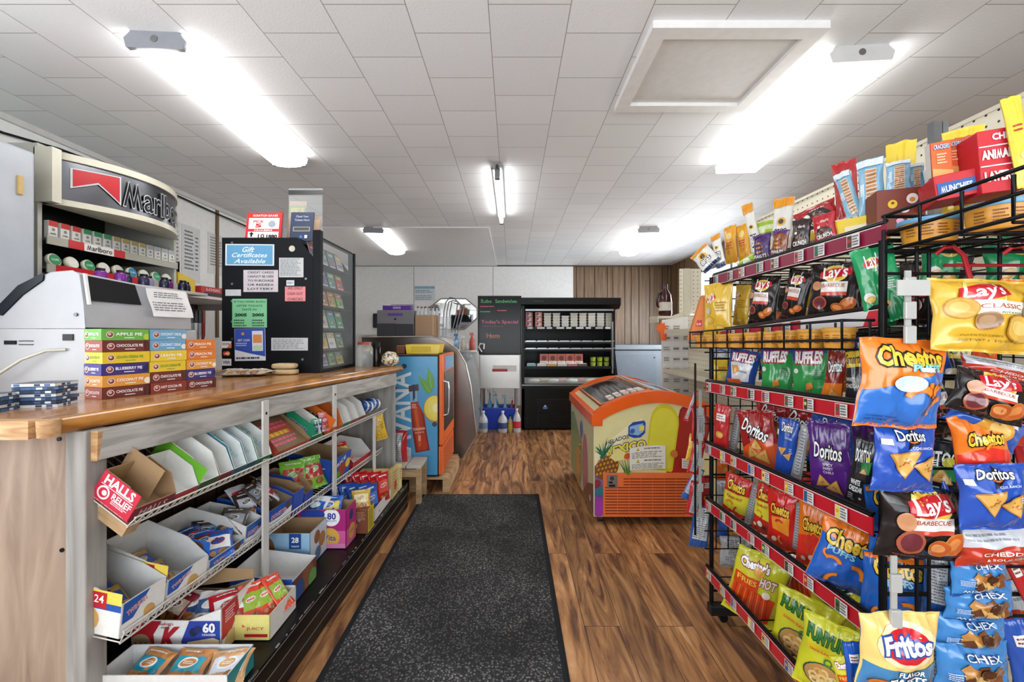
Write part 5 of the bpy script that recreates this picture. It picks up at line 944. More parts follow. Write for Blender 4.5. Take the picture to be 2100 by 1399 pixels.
cb = thing('chalkboard', 'black menu board with green and pink handwriting beside the open cooler', 'menu board', at(1024, 725, 5.52))
a = at(980, 727, 5.52); b = at(1069, 607, 5.52)
m = M(); m.box(a.x + .012, b.x - .012, 5.52, 5.54, a.z + .012, b.z - .012, mt('#060707', 'plastic', rough=.15))
p = fpaint(m, ((a.x + b.x) / 2, 5.5195, (a.z + b.z) / 2), ((b.x - a.x) / 2, 0, 0), (0, 0, (b.z - a.z) / 2), 'plastic')
p.text('Subs', -.62, .82, .5, '#39b05a', H=.12); p.text('Sandwiches', .3, .82, 1.0, '#39b05a', H=.12); p.lines(-.9, -.2, .6, .68, 1, '#c8324c', 3); p.lines(-.9, -.4, .42, .5, 1, '#39b05a', 4); p.lines(-.1, .4, .46, .54, 1, '#c8324c', 5)
p.text("Today's Special", 0, .1, 1.7, '#d23a6c', H=.15); p.lines(-.8, .4, -.06, -.02, 1, '#8c2a44', 6); p.text('Ham', -.3, -.36, .6, '#b5673a', H=.16)
m.obj('board', parent=cb, world=True)
m = M()
for x0, x1, z0, z1 in ((a.x, b.x, b.z - .014, b.z), (a.x, b.x, a.z, a.z + .014), (a.x, a.x + .014, a.z, b.z), (b.x - .014, b.x, a.z, b.z)): m.box(x0, x1, 5.505, 5.54, z0, z1, mt('#101113', 'plastic'))
m.obj('frame', parent=cb, world=True)
# steel sink unit
sk = thing('sink_unit', 'stainless steel sink unit on legs beneath the menu board', 'sink', (-.18, 5.8, 0)); STL = mt('#b9b7b3', 'steel', rough=.35)
a = at(984, 797, 5.46); b = at(1066, 728, 5.46)
m = M(); m.box(a.x, b.x, 5.46, 5.475, a.z, b.z - .0, STL); m.box(a.x, b.x, 5.475, 6.0, a.z, a.z + .02, STL); m.box(a.x, a.x + .015, 5.475, 6.0, a.z, b.z, STL); m.box(b.x - .015, b.x, 5.475, 6.0, a.z, b.z, STL); m.box(a.x, b.x, 5.985, 6.0, a.z, b.z + .03, STL); m.obj('basin', parent=sk, world=True, bevel=.004)
for x in (a.x + .02, b.x - .05):
    for y in (5.5, 5.95): m = M(); m.cyl((x, y, 0), (x, y, a.z), .016, .016, mt('#a8a9ab', 'metal')); m.obj('leg', parent=sk, world=True)
m = M(); m.tube([(a.x + .1, 5.95, b.z), (a.x + .1, 5.95, b.z + .2), (a.x + .08, 5.85, b.z + .25), (a.x + .06, 5.75, b.z + .22)], .012, mt('#d2d4d6', 'metal')); m.obj('faucet', parent=sk, world=True)
m = M(); q = at(1035, 757, 5.455); m.box(q.x - .15, q.x + .15, 5.452, 5.456, q.z - .03, q.z + .045, mt('#d8d8d6', 'paper')); p = fpaint(m, (q.x - .02, 5.4515, q.z - .015), (.14, 0, 0), (0, 0, .018)); p.rect(-1, .4, -1, 1, '#b23036'); m.obj('sink_label', label='white and red paper strip stuck on the steel sink front', cat='label')
m = M(); q = at(1085 - 25, 700, 5.5); m.tube([at(988, 722, 5.49), at(982, 712, 5.49), at(985, 705, 5.49), at(993, 706, 5.49), at(992, 716, 5.49)], .012, mt('#dfe2e4', 'plastic')); m.obj('hose_loop', label='white hose loop hanging before the menu board', cat='hose')
for i, (x, c, lb, h_) in enumerate(((936, '#4a86c4', 'blue spray bottle', .2), (950, '#cfc7ae', 'cream pump bottle', .17), (968, '#c25340', 'red topped spray bottle', .21), (958, '#dfe2e6', 'white cleaner tub', .1))):
    q = at(x, 700, 5.35); t = thing('cleaner_bottle', lb + ' standing on the ledge behind the deli case', 'bottle', (q.x, 5.35, 1.04))
    m = M(); m.lathe((0, 0, 0), [(.03, 0), (.034, .01), (.034, h_ * .55), (.015, h_ * .75), (.012, h_ * .85)], mt(c, 'plastic'), 14); m.obj('body', parent=t)
    m = M(); m.box(-.03, .02, -.01, .01, h_ * .85, h_ * 1.02, mt('#e8e8e8' if i % 2 else c, 'plastic')); m.obj('nozzle', parent=t)
m = M(); m.box(-.8, -.42, 5.2, 5.45, 1.02, 1.04, STL); m.box(-.8, -.42, 5.43, 5.45, 0, 1.02, STL); m.obj('steel_ledge', label='steel ledge behind the deli case holding cleaner bottles', cat='ledge')
tb = thing('blue_tub', 'bright blue plastic tub on the floor beneath the sink', 'tub', (-.18, 5.52, 0))
m = M(); P = mt('#1f45c4', 'plastic'); x0, x1, y0, y1 = -.42, .03, 5.55, 5.85
for f_ in ([(x0 + .02, y0, 0), (x1 - .02, y0, 0), (x1, y0 - .02, .28), (x0, y0 - .02, .28)], [(x0 + .02, y1, 0), (x1 - .02, y1, 0), (x1, y1 + .02, .28), (x0, y1 + .02, .28)]): m.prism(f_, (0, .008, 0), P)
for xx, xt in ((x0 + .02, x0), (x1 - .02, x1)): m.prism([(xx, y0, 0), (xx, y1, 0), (xt, y1 + .02, .28), (xt, y0 - .02, .28)], (.006, 0, 0), P)
m.box(x0 + .02, x1 - .02, y0, y1, 0, .01, P); m.box(x0 - .01, x1 + .01, y0 - .03, y0 - .01, .265, .285, P); m.obj('tub_body', parent=tb, world=True)
for i, (px_, c, h_) in enumerate(((990, '#bfe3f2', .42), (1004, '#6cb8e0', .46), (1012, '#b9e2f4', .4), (1022, '#4fa8da', .44), (1036, '#9cd4ee', .4), (1046, '#c23a32', .36))):
    q = at(px_, 860, 5.65); m = M(); m.lathe((0, 0, 0), [(.034, 0), (.036, .02), (.036, h_ * .6), (.012, h_ * .8), (.012, h_)], mt(c, 'plastic'), 12); m.box(-.04, .012, -.011, .011, h_ * .96, h_ * 1.05, mt('#eef2f4' if i % 2 else c, 'plastic'))
    m.obj('spray_bottle', mat=Matrix.Translation((q.x, 5.66 + .06 * (i % 2), .0105)) @ Matrix.Rotation(R((i % 3 - 1) * 5), 4, 'Y'), label=('pale blue', 'sky blue', 'white blue', 'deep blue', 'light aqua', 'red')[i] + ' spray bottle standing in the blue tub', cat='spray bottle')
for i, (px_, r_, h_, c, c2, lb) in enumerate(((1031, .062, .25, '#d5dade', '#3a4c86', 'clear gallon jug of water before the blue tub'), (991, .06, .25, '#d8dde0', '#7a8aa8', 'clear gallon jug behind the deli glass'), (1046.5, .033, .2, '#b9b06a', '#c7a93a', 'small yellowish bottle between the two jugs'), (1060, .05, .28, '#cfd6e0', '#c23236', 'clear jug with red label against the open cooler'))):
    q = at(px_, 880, 5.42); t = thing('jug' if i != 2 else 'bottle', lb, 'jug' if i != 2 else 'bottle', (q.x, 5.42, 0))
    m = M(); m.lathe((0, 0, 0), [(r_ * .92, 0), (r_, .012), (r_, h_ * .6), (r_ * .75, h_ * .75), (r_ * .28, h_ * .9), (r_ * .28, h_)], mt(c, 'glass', a=.75), 18); m.obj('body', parent=t)
    m = M(); m.lathe((0, 0, h_), [(r_ * .33, 0), (r_ * .33, .016), (0, .017)], mt('#e8eaec' if i != 2 else '#222222', 'plastic'), 12); m.obj('cap', parent=t)
    m = M(); m.lathe((0, 0, h_ * .2), [(r_ * 1.01, 0), (r_ * 1.01, h_ * .3)], mt(c2, 'paper'), 18); m.obj('wrap_label', parent=t)
m = M(); m.box(-2.4, -2.3, 7.38, 7.46, 1.35, 1.6, mt('#22242c', 'paper')); m.obj('cloth_hat', label='dark cloth hat hanging on the back wall past the ticket cabinet', cat='hat', bevel=.02)
m = M(); m.box(-2.6, -1.75, 7.2, 7.46, 1.22, 1.245, mt('#d5d4d1', 'paint')); m.obj('wall_ledge', label='white ledge on the back wall behind the jars', cat='shelf')
# ---------------------------------------------------------------- open black cooler
co = thing('open_cooler', 'tall black open front refrigerated cooler stocked with tubs', 'cooler', (.75, 5.9, 0)); KB = mt('#08090a', 'plastic', rough=.3)
x0, x1, y0, y1, zt = .125, 1.375, 5.5, 6.3, 1.705
m = M(); m.box(x0, x0 + .035, y0 + .02, y1, .02, zt - .1, KB); m.box(x1 - .035, x1, y0 + .22, y1, .02, zt - .1, KB); m.prism([(x1 - .035, y0 + .22, .02), (x1 - .035, y0 + .02, .02), (x1 - .035, y0 + .02, .55), (x1 - .035, y0 + .22, 1.0)], (.035, 0, 0), KB); m.box(x0, x1, y1 - .06, y1, .02, zt - .05, mt('#0b0c0d', 'plastic')); m.obj('case', parent=co, world=True)
m = M(); m.prism([(x0 - .01, y0, zt), (x0 - .01, y0, zt - .09), (x0 - .01, y0 + .08, zt - .14), (x0 - .01, y1, zt - .14), (x0 - .01, y1, zt)], (x1 - x0 + .03, 0, 0), KB); p = fpaint(m, (x0 + .22, y0 - .001, zt - .045), (.09, 0, 0), (0, 0, .018)); p.lines(-.8, .8, -.3, .3, 1, '#2c6b4e', 3); m.obj('canopy', parent=co, world=True, bevel=.004)
m = M(); m.box(x0 + .05, x1 - .05, y0 + .09, y0 + .11, zt - .165, zt - .142, mt('#8e9294', 'metal')); m.obj('air_vent', parent=co, world=True)
for i, (z, yf) in enumerate(((1.337, 5.74), (1.142, 5.72), (1.045, 5.7), (.815, 5.64))):
    m = M(); m.box(x0 + .036, x1 - .036, yf, y1 - .06, z - .012, z, mt('#151618', 'metal')); m.obj('shelf', parent=co, world=True)
    m = M(); m.box(x0 + .04, x1 - .04, yf - .008, yf - .001, z - .034, z + .0, mt('#1a1b1d', 'plastic')); 
    if i == 0:
        for k in range(9): m.box(x0 + .08 + k * .13, x0 + .15 + k * .13 + .03 * (k % 2), yf - .0095, yf - .008, z - .03, z - .004, mt('#cfd0d2', 'paper'))
    if i in (1, 2):
        m.box(x0 + .045, x1 - .045, yf - .0095, yf - .008, z - .008, z - .001, mt('#aab0b6', 'metal'))
        for k in range(8): m.box(x0 + .06 + k * .15, x0 + .19 + k * .15, yf - .001, yf + .12, z + .001, z + .008, mt('#c9ced4', 'metal'))
    m.obj('price_rail', parent=co, world=True)
m = M(); m.box(x0 + .036, x1 - .036, y0 + .03, y1 - .06, .56, .6, mt('#b9bdc0', 'metal')); m.obj('bottom_deck', parent=co, world=True)
m = M(); m.box(x0, x1, y0, y0 + .03, .535, .60, mt('#1b1c1f', 'plastic', rough=.15)); m.box(x0, x1, y0 - .004, y0, .575, .59, mt('#8a8f96', 'metal')); m.box(x0 + .035, x1 - .035, y0 + .02, y0 + .024, .6, .68, mt('#d5e2e4', 'glass', a=.2)); m.obj('front_sill', parent=co, world=True)
m = M(); m.box(x0, x1, y0 + .02, y0 + .04, .02, .535, KB); m.box(x0 + .2, x1 - .1, y0 + .014, y0 + .02, .05, .4, mt('#1a1b1e', 'plastic'))
for k in range(11): m.box(x0 + .22, x1 - .12, y0 + .004, y0 + .014, .07 + k * .03, .084 + k * .03, mt('#0c0c0e', 'plastic'))
p = fpaint(m, (x0 + .3, y0 + .003, .3), (.03, 0, 0), (0, 0, .025)); p.rect(-1, 1, -1, .2, '#3a6fae'); p.rect(-.4, .4, .2, 1, '#cfd8e2'); m.obj('lower_grille', parent=co, world=True)
m = M(); m.box(x1 - .06, x1 - .055, y0 + .1, y0 + .19, .72, 1.4, mt('#b9bcc2', 'plastic')); m.obj('side_rail', parent=co, world=True)
st = 0
for k in range(10):
    red = k < 2; xx = x0 + .115 + k * .119 + (.0 if k else -.01); nlev = 3 if red else (4 if k == 4 else 5)
    for l in range(nlev):
        m = M(); h_ = .066 if red else .037
        if red: m.box(-.046, .046, 0, .09, 0, h_ - .003, mt(('#b84a4c', '#c46a60')[k], 'plastic')); p = fpaint(m, (0, -.0005, h_ / 2), (.046, 0, 0), (0, 0, h_ / 2)); p.ell(.1, -.1, .55, '#e6cfc8'); p.ell(-.3, .2, .3, '#7f2328'); p.lines(-.8, .8, .5, .8, 1, '#f4eeee', l)
        else: m.prism([(-.042, 0, 0), (.042, 0, 0), (.05, 0, h_ - .008), (-.05, 0, h_ - .008)], (0, .09, 0), mt(('#cfcabb', '#d4d2c9', '#cdc9bc')[k % 3], 'plastic')); m.box(-.052, .052, -.003, .093, h_ - .008, h_ - .002, mt('#e9eae6', 'plastic'))
        m.obj('food_tub', mat=Matrix.Translation((xx, 5.77, 1.3375 + l * h_)), label=('red' if red else 'white lidded') + ' food tub, ' + ORD[l] + ' up in the ' + ORD[k] + ' stack on the top cooler shelf', cat='food tub', group='tubs on the cooler top shelf')
for k in range(5):
    m = M(); m.box(-.055, .055, 0, .03, 0, .16, mt('#a8513a', 'plastic')); p = fpaint(m, (0, -.0005, .08), (.055, 0, 0), (0, 0, .08)); p.rect(-1, 1, -1, -.2, '#e2dcd6'); p.ell(0, .3, .6, '#5f2420'); p.lines(-.8, .8, -.9, -.3, 3, '#b23a34', k)
    m.obj('lunch_meat_pack', mat=Matrix.Translation((x0 + .3 + k * .115, 5.68, .8155)) @ Matrix.Rotation(R(-6), 4, 'X'), label='red and white lunch meat pack in the cooler, ' + ORD[k] + ' along the third level', cat='meat pack', group='lunch meat packs in the cooler')
for k in range(3):
    for l in range(2):
        m = M(); m.lathe((0, 0, 0), [(.032, 0), (.038, .045), (.04, .05)], mt('#9fb83a', 'plastic'), 14); m.lathe((0, 0, .05), [(.041, 0), (.041, .01), (0, .011)], mt('#2c3020', 'plastic'), 14); m.obj('dip_cup', mat=Matrix.Translation((x1 - .3 + k * .09, 5.7, .8155 + l * .062)), label='lime green cup with dark lid in the cooler, ' + ORD[k] + ' along, ' + ('upper' if l else 'lower') + ' one', cat='cup', group='lime green cups in the cooler')
for k in range(6):
    m = M(); m.box(-.06, .06, 0, .1, 0, .03, mt(('#6fa6a8', '#cfc9c3', '#c9954a', '#b9bdb4', '#b86a72', '#5a4438')[k], 'plastic')); m.box(-.05, .05, .01, .09, .03, .036, mt('#dfe3e4', 'plastic')); m.obj('food_tray', mat=Matrix.Translation((x0 + .13 + k * .135, 5.645 - .0, .8155)), label=('teal', 'grey', 'amber', 'pale', 'pink', 'brown')[k] + ' flat food tray at the front of the third cooler shelf', cat='food tray')
for k in range(9):
    c = ('#d8cfc2', '#c9a26a', '#d9d0c6', '#c98a7a', '#e0dcd6', '#b4533f', '#d6c6b4', '#bf5a4c', '#c0604e')[k]; m = M(); m.lathe((0, 0, 0), [(.005, -.075), (.025, -.06), (.03, 0), (.025, .06), (.005, .075)], mt(c, 'plastic'), 10); m.obj('wrapped_roll', mat=Matrix.Translation((x0 + .16 + k * .125, 5.6 + .05 * (k % 2), .63 + .0)) @ Matrix.Rotation(R(90), 4, 'Y'), label='wrapped meat roll on the bottom cooler deck, ' + ORD[k] + ' along', cat='meat roll', group='wrapped rolls on the cooler deck')
# grey-blue chest freezer beyond
cf = thing('chest_freezer', 'plain blue grey chest freezer against the panelled wall', 'chest freezer', (2.0, 6.8, 0))
m = M(); m.box(1.45, 2.5, 6.55, 7.25, 0, .99, mt('#737d87', 'plastic', rough=.4)); m.obj('body', parent=cf, world=True, bevel=.01)
m = M(); m.box(1.44, 2.51, 6.53, 7.26, 1.0, 1.07, mt('#7b8690', 'plastic', rough=.4)); m.obj('lid', parent=cf, world=True, bevel=.01)
m = M(); m.box(1.52, 2.2, 6.543, 6.55, .08, .93, mt('#6c7783', 'plastic', rough=.4)); m.box(2.16, 2.18, 6.54, 6.543, .87, .89, mt('#222222')); m.obj('front_panel', parent=cf, world=True, bevel=.002)
# ---------------------------------------------------------------- ice cream freezer
fz = thing('ice_cream_freezer', 'orange ice cream chest freezer with arched lid and fruit bar pictures', 'ice cream freezer', (.9, 3.3, 0))
fx0, fx1, fy0, fy1, b0 = .527, 1.33, 2.77, 3.83, .05
def arch(x): t = (x - fx0) / (fx1 - fx0); return .69 + .14 * math.sin(math.pi * min(1, max(0, t))) ** .8 + .02 * t
n_ = 16; xs = [fx0 + (fx1 - fx0) * i / n_ for i in range(n_ + 1)]
m = M(); m.prism([(fx0 + .05 if False else fx0, fy0, b0), (fx1, fy0, b0)] + [(x, fy0, arch(x)) for x in xs[::-1]], (0, fy1 - fy0, 0), mt('#e3d9a8', 'plastic', rough=.3)); m.obj('body', parent=fz, world=True)
OR = mt('#ea5f17', 'plastic', rough=.22)
m = M()
for y in (fy0 - .012, fy1 - .05): m.prism([(x, y, arch(x) - .055) for x in xs] + [(x, y, arch(x) + .022) for x in xs[::-1]], (0, .07, 0), OR)
for x in (fx0 - .0135, fx1 - .055): m.box(x, x + .07, fy0 - .0105, fy1 + .018, arch(fx0) - .055, arch(fx0) + .022 + (.02 if x > 1 else 0), OR)
yc = (fy0 + fy1) / 2
for a_ in (.3,): m.box(fx0, fx0 + .1, fy0 + .002, fy1, arch(fx0) + .0, arch(fx0) + .019, OR)
m.obj('lid_frame', parent=fz, world=True, bevel=.006)
m = M(); m.grid(16, 1, lambda u, v: Vector(((fx0 + fx1) / 2 + u * (fx1 - fx0) * .42, yc + v * .47, arch((fx0 + fx1) / 2 + u * (fx1 - fx0) * .42) + .004)), mt('#2a2326', 'plastic', rough=.08)); 
m.obj('inner_well', parent=fz, world=True)
for k, u0 in enumerate((-.42, .02)):
    m = M(); xa = (fx0 + fx1) / 2 + u0 * (fx1 - fx0); xb = xa + .4 * (fx1 - fx0)
    m.tube([(xa, fy0 + .08, arch(xa) + .022), (xb, fy0 + .08, arch(xb) + .022), (xb, fy1 - .08, arch(xb) + .022), (xa, fy1 - .08, arch(xa) + .022)], .008, mt('#d88a5a' if k == 0 else '#c9c5c8', 'plastic'), closed=True)
    m.add([(xa, fy0 + .08, arch(xa) + .02), (xb, fy0 + .08, arch(xb) + .02), (xb, fy1 - .08, arch(xb) + .02), (xa, fy1 - .08, arch(xa) + .02)], [(0, 1, 2, 3)], mt('#d8dde0', 'glass', a=.12)); m.obj('sliding_glass', parent=fz, world=True)
for k in range(6):
    m = M(); x = fx0 + .15 + .05 * k; m.box(-.019, .019, -.06, .06, 0, .012, mt('#dcd6cf', 'card')); m.box(-.015, .015, -.05, 0, .012, .0125, mt('#b98f86', 'card')); m.obj('ice_cream_bar', mat=Matrix.Translation((x, fy0 + .2, arch(x) + .0045)) @ Matrix.Rotation(-R(18 - 3 * k), 4, 'Y'), label='white wrapped ice cream bar under the freezer glass, ' + ORD[k] + ' from the corner', cat='ice cream bar', group='ice cream bars in the orange freezer')
# front artwork: u from -1..1 over the width, v over the height
def ff(u, v, l=0):
    x = (fx0 + fx1) / 2 + u * (fx1 - fx0) / 2; z0 = b0 + .005; z1 = arch(x) - .055; return Vector((x, fy0 - .0005 - l, z0 + (v + 1) / 2 * (z1 - z0)))
m = M(); p = Paint(m, ff, fx1 - fx0, .68, True, 'plastic', .0004)
p.poly([(-1, -1), (1, -1), (1, 1), (-1, 1)], '#e0d69c'); p.poly([(-1, -.25), (-1, .1), (-.5, .35), (0, .2), (1, .45), (1, -.25)], '#ead9a0'); p.poly([(-1, -1), (-.82, -1), (-.8, -.2), (-1, .2)], '#7c6fae'); p.poly([(-1, .1), (-.75, .2), (-.2, .75), (-.4, .7), (-1, .35)], '#efe6c0')
def popsicle(u, v, w, h, rot, c, c2):
    pts = [(w * math.cos(t), h + w * 1.1 * math.sin(t)) for t in [math.pi * i / 8 for i in range(9)]] + [(-w, -h), (-w * .9, -h - .03), (w * .9, -h - .03), (w, -h)]
    p.shp(u, v, 1, pts, c, rot); p.shp(u, v, .88, [(x, y + .01) for x, y in pts], c2, rot)
popsicle(.52, .28, .25, .5, -.22, '#8c1a12', '#a52116'); popsicle(.09, .27, .23, .36, -.14, '#d3c62a', '#e0d63c')
p.text('HELADOS', -.62, .47, .36, '#22262e', H=.075); p.text('MEXICO', -.5, .28, .68, '#f0dc3c', out='#23407f', H=.16, off=.04, oc=.1); p.lines(-.66, -.28, .1, .16, 1, '#22262e', 4)
p.shp(-.31, .57, .15, [(-.9, -.5), (-.9, .5), (-.4, .8), (.8, .75), (.95, .5), (.9, -.5), (.4, -.9), (-.3, -.85)], '#28499a'); p.shp(-.31, .57, .125, [(-.9, -.45), (-.9, .5), (.8, .6), (.85, -.45), (.2, -.8)], '#8fb2dc'); p.ell(-.38, .55, .04, '#3a62ac'); p.rect(-.27, -.19, .53, .62, '#e2d65a')
for k in range(9): p.shp(-.93 + .02 * k, .3 + .02 * (k % 3), .2, [(-.14, -.8), (.14, -.8), (0, .9 + .2 * (k % 2))], ('#2a6a4a', '#3c8558', '#1f5a44')[k % 3], .9 - .22 * k)
p.ell(-.8, -.02, .2, '#7b4a1c', 1.0)
for a_ in range(6):
    for b_ in range(4): p.shp(-.95 + .058 * a_ + .028 * (b_ % 2), -.1 + .09 * b_, .022, [(-1, 0), (0, 1.3), (1, 0), (0, -1.3)], '#c98f34')
p.shp(-.6, .14, .15, [(-1, .2), (-.2, 1), (.8, .2), (.9, -.5), (-.4, -.4)], '#e6d98a'); p.ell(-.47, .12, .05, '#d2552a'); p.ell(.28, .12, .06, '#cf7a2e'); p.ell(-.93, -.45, .1, '#2a6f84'); p.ell(-.97, -.3, .08, '#8c2432'); p.ell(-.93, -.8, .09, '#a03aa0', 2.2)
for k in range(6): p.shp(-.55 + .03 * k, -.06, .14, [(-.1, -1), (.1, -1), (.0, 1)], ('#2f5a2a', '#6f9c3a')[k % 2], .5 - .15 * k)
p.rect(-.43, .14, -.15, .26, '#e9e6da'); p.shp(-.3, .21, .03, [(-1, -.8), (1, -.8), (0, 1)], '#c9b02a'); p.lines(-.2, .08, .19, .24, 1, '#77756c', 9); p.lines(-.4, .12, .05, .17, 4, '#8b8980', 3); p.shp(-.3, .0, .03, [(-1, -.8), (1, -.8), (0, 1)], '#c9b02a'); p.lines(-.2, .08, -.02, .03, 1, '#77756c', 8); p.lines(-.4, .12, -.14, -.04, 4, '#8b8980', 4)
p.rect(.4, .65, -.12, .06, '#e6e0dc'); p.lines(.42, .63, -.1, .03, 3, '#9a9590', 6)
m.obj('front_picture', parent=fz, world=True)
def fs_(u, v, l=0): return Vector((fx0 - .0005 - l, yc - u * (fy1 - fy0) / 2, b0 + .005 + (v + 1) / 2 * (arch(fx0) - .06 - b0)))
m = M(); p = Paint(m, fs_, fy1 - fy0, .6, True, 'plastic', .0004); p.poly([(-1, -1), (1, -1), (1, 1), (-1, 1)], '#c9c49a'); p.poly([(-1, -1), (0, -1), (.3, 0), (-.6, .8), (-1, .7)], '#7f9c6a'); p.ell(.4, -.2, .22, '#b06a78', 2); p.poly([(.2, -1), (1, -1), (1, -.3), (.6, -.5)], '#7a4a3a'); p.ell(-.2, -.5, .2, '#c98a3a', 1.4); p.text('MEXICO', 0, .2, .7, '#f0dc3c', out='#23407f', rot=1.2, H=.25, oc=.09); p.ell(.1, .55, .12, '#4a6fb4'); p.ell(.78, -.75, .04, '#dfe2e6')
m.obj('side_picture', parent=fz, world=True)
m = M(); gx0, gx1, gz0, gz1 = .585, 1.22, .055, .335; GO = mt('#e8733a', 'plastic', rough=.4)
m.box(gx0, gx1, fy0 - .016, fy0 - .002, gz0, gz1, GO)
for i in range(13):
    z = gz0 + .018 + i * .0185
    m.box(gx0 + (.012 if z < .24 else .13), gx1 - .02, fy0 - .0175, fy0 - .016, z, z + .0075, mt('#8a3412', 'plastic'))
for i in range(8): m.box(gx0 + .09 + i * .075, gx0 + .093 + i * .075, fy0 - .019, fy0 - .0175, gz0 + .01, gz1 - .03, GO)
m.obj('vent_grille', parent=fz, world=True, bevel=.002)
m = M(); m.box(gx0 + .025, gx0 + .09, fy0 - .022, fy0 - .016, .245, .325, mt('#a9a8a8', 'metal')); m.cyl((gx0 + .055, fy0 - .026, .305), (gx0 + .055, fy0 - .022, .305), .014, .014, mt('#33363a', 'plastic')); m.box(gx0 + .035, gx0 + .06, fy0 - .024, fy0 - .022, .272, .284, mt('#222222')); m.box(gx0 + .035, gx0 + .075, fy0 - .024, fy0 - .022, .25, .264, mt('#222222')); m.obj('control_plate', parent=fz, world=True)
for x in (fx0 + .05, fx1 - .08):
    for y in (fy0 + .05, fy1 - .06):
        m = M(); m.cyl((x - .014, y, .026), (x + .014, y, .026), .0255, .0255, mt('#26282b', 'plastic'), 16); m.box(x - .018, x + .018, y - .02, y + .02, .035, b0, mt('#6f7377', 'metal')); m.obj('caster', parent=fz, world=True)
# ---------------------------------------------------------------- pegboard gondola
def f_peg(N, L, b):
    tc = N.new('ShaderNodeTexCoord'); sx = N.new('ShaderNodeSeparateXYZ'); L.new(tc.outputs['Object'], sx.inputs[0])
    def Mt(op, a, k):
        n = N.new('ShaderNodeMath'); n.operation = op
        L.new(a, n.inputs[0])
        if isinstance(k, (int, float)): n.inputs[1].default_value = k
        else: L.new(k, n.inputs[1])
        return n.outputs[0]
    u = Mt('ADD', sx.outputs[0], sx.outputs[1]); r = []
    for s_ in (u, sx.outputs[2]): f = Mt('SUBTRACT', Mt('FRACT', Mt('MULTIPLY', s_, 1 / .0381), 0), .5); r.append(Mt('MULTIPLY', f, f))
    d = Mt('LESS_THAN', Mt('ADD', r[0], r[1]), .012)
    mx = N.new('ShaderNodeMix'); mx.data_type = 'RGBA'; L.new(d, mx.inputs[0]); mx.inputs[6].default_value = lin('#e3dcc6'); mx.inputs[7].default_value = lin('#1d1a16'); L.new(mx.outputs[2], b.inputs['Base Color']); b.inputs['Roughness'].default_value = .5
PEG = newmat('cream_pegboard', f_peg)
gd = thing('gondola_shelving', 'cream pegboard store shelving unit behind the chip rack', 'shelving unit', (1.62, 2.4, 0)); CRM = mt('#d9d2bc', 'paint', bump=.03)
m = M(); m.box(1.6, 1.64, .85, 3.99, .1, 1.4, PEG); m.box(1.6, 1.64, .85, 3.0, 1.4, 1.965, PEG); m.box(1.56, 1.76, 3.99, 4.01, 1.42, 1.84, PEG); m.obj('pegboard', parent=gd, world=True)
m = M(); m.box(1.59, 1.65, .83, .85, 0, 1.98, CRM); m.box(1.595, 1.645, .85, 3.0, 1.965, 1.98, CRM); m.box(1.59, 1.65, 2.98, 3.01, 1.4, 1.98, CRM); m.box(1.59, 1.65, 3.97, 3.995, 0, 1.84, CRM); m.obj('posts', parent=gd, world=True)
m = M(); m.box(1.42, 1.95, .9, 3.95, 0, .16, CRM); m.obj('base_deck', parent=gd, world=True)
for z in (.55, .9, 1.25): m = M(); m.box(1.39, 1.6, 1.95, 3.85, z, z + .02, CRM); m.box(1.375, 1.39, 1.95, 3.95, z - .015, z + .022, CRM); m.obj('shelf', parent=gd, world=True)
m = M(); m.prism([(1.42, 3.98, 1.35), (1.6, 3.98, 1.35), (1.6, 3.98, 1.44), (1.42, 3.98, 1.375)], (0, .03, 0), CRM); m.obj('bracket', parent=gd, world=True)
sb = thing('label_board', 'tall white board of handwritten price labels at the end of the shelving', 'price board', (1.55, 3.9, .2))
m = M(); x0, x1 = 1.365, 1.725; m.prism([(x0, 3.9, .2), (x1, 3.9, .2), (x1, 3.9, 1.41), (x0, 3.9, 1.36)], (0, .02, 0), mt('#e9e8e4', 'paper'))
rr = random.Random(12); p = fpaint(m, ((x0 + x1) / 2, 3.8995, .78), ((x1 - x0) / 2, 0, 0), (0, 0, .58))
for r_ in range(11):
    for c_ in range(4):
        u = -.78 + c_ * .5; v = .88 - r_ * .165 - (0 if c_ else .0)
        if r_ == 0 and c_ in (2,): continue
        w = .16 + rr.random() * .08; p.rect(u - w, u + w, v - .05, v + .045, '#dddbd6'); p.lines(u - w * .8, u + w * .8, v - .03, v + .035, rr.choice((1, 2)), rr.choice(('#555558', '#7d5a5e', '#6a6a70')), r_ * 4 + c_, .5)
m.obj('board', parent=sb, world=True)
m = M(); m.box(1.7251, 1.7451, 3.87, 3.9, .2, 1.35, CRM)
for k in range(26): m.box(1.728, 1.742, 3.868, 3.87, .25 + k * .042, .258 + k * .042, mt('#4a453a'))
m.obj('slotted_post', parent=sb, world=True)
m = M(); rr = random.Random(5); pts = []
c = at(1357, 673, 3.88)
for k in range(18): g = k * .349; r_ = .055 if k % 2 else .035; pts.append((c.x + r_ * math.cos(g), 3.88, c.z + r_ * 1.1 * math.sin(g)))
m.prism(pts, (0, .004, 0), mt('#f0682a', 'paper')); m.box(c.x - .01, c.x + .045, 3.878, 3.8795, c.z - .11, c.z, mt('#f0682a', 'paper')); m.obj('starburst_tag', label='bright orange starburst tag on the corner of the price board', cat='tag')
t = thing('jug_bottle', 'dark maroon handled jug on the shelf end above the price board', 'bottle', (1.44, 4.03, 1.4))
m = M(); m.lathe((0, 0, 0), [(.05, 0), (.06, .02), (.06, .12), (.05, .2), (.022, .25), (.02, .3)], mt('#3c1414', 'plastic', rough=.15), 18); m.obj('body', parent=t)
m = M(); m.tube([(-.05, 0, .08), (-.075, 0, .1), (-.08, 0, .16), (-.06, 0, .21), (-.02, 0, .24)], .01, mt('#3c1414', 'plastic', rough=.15)); m.obj('handle', parent=t)
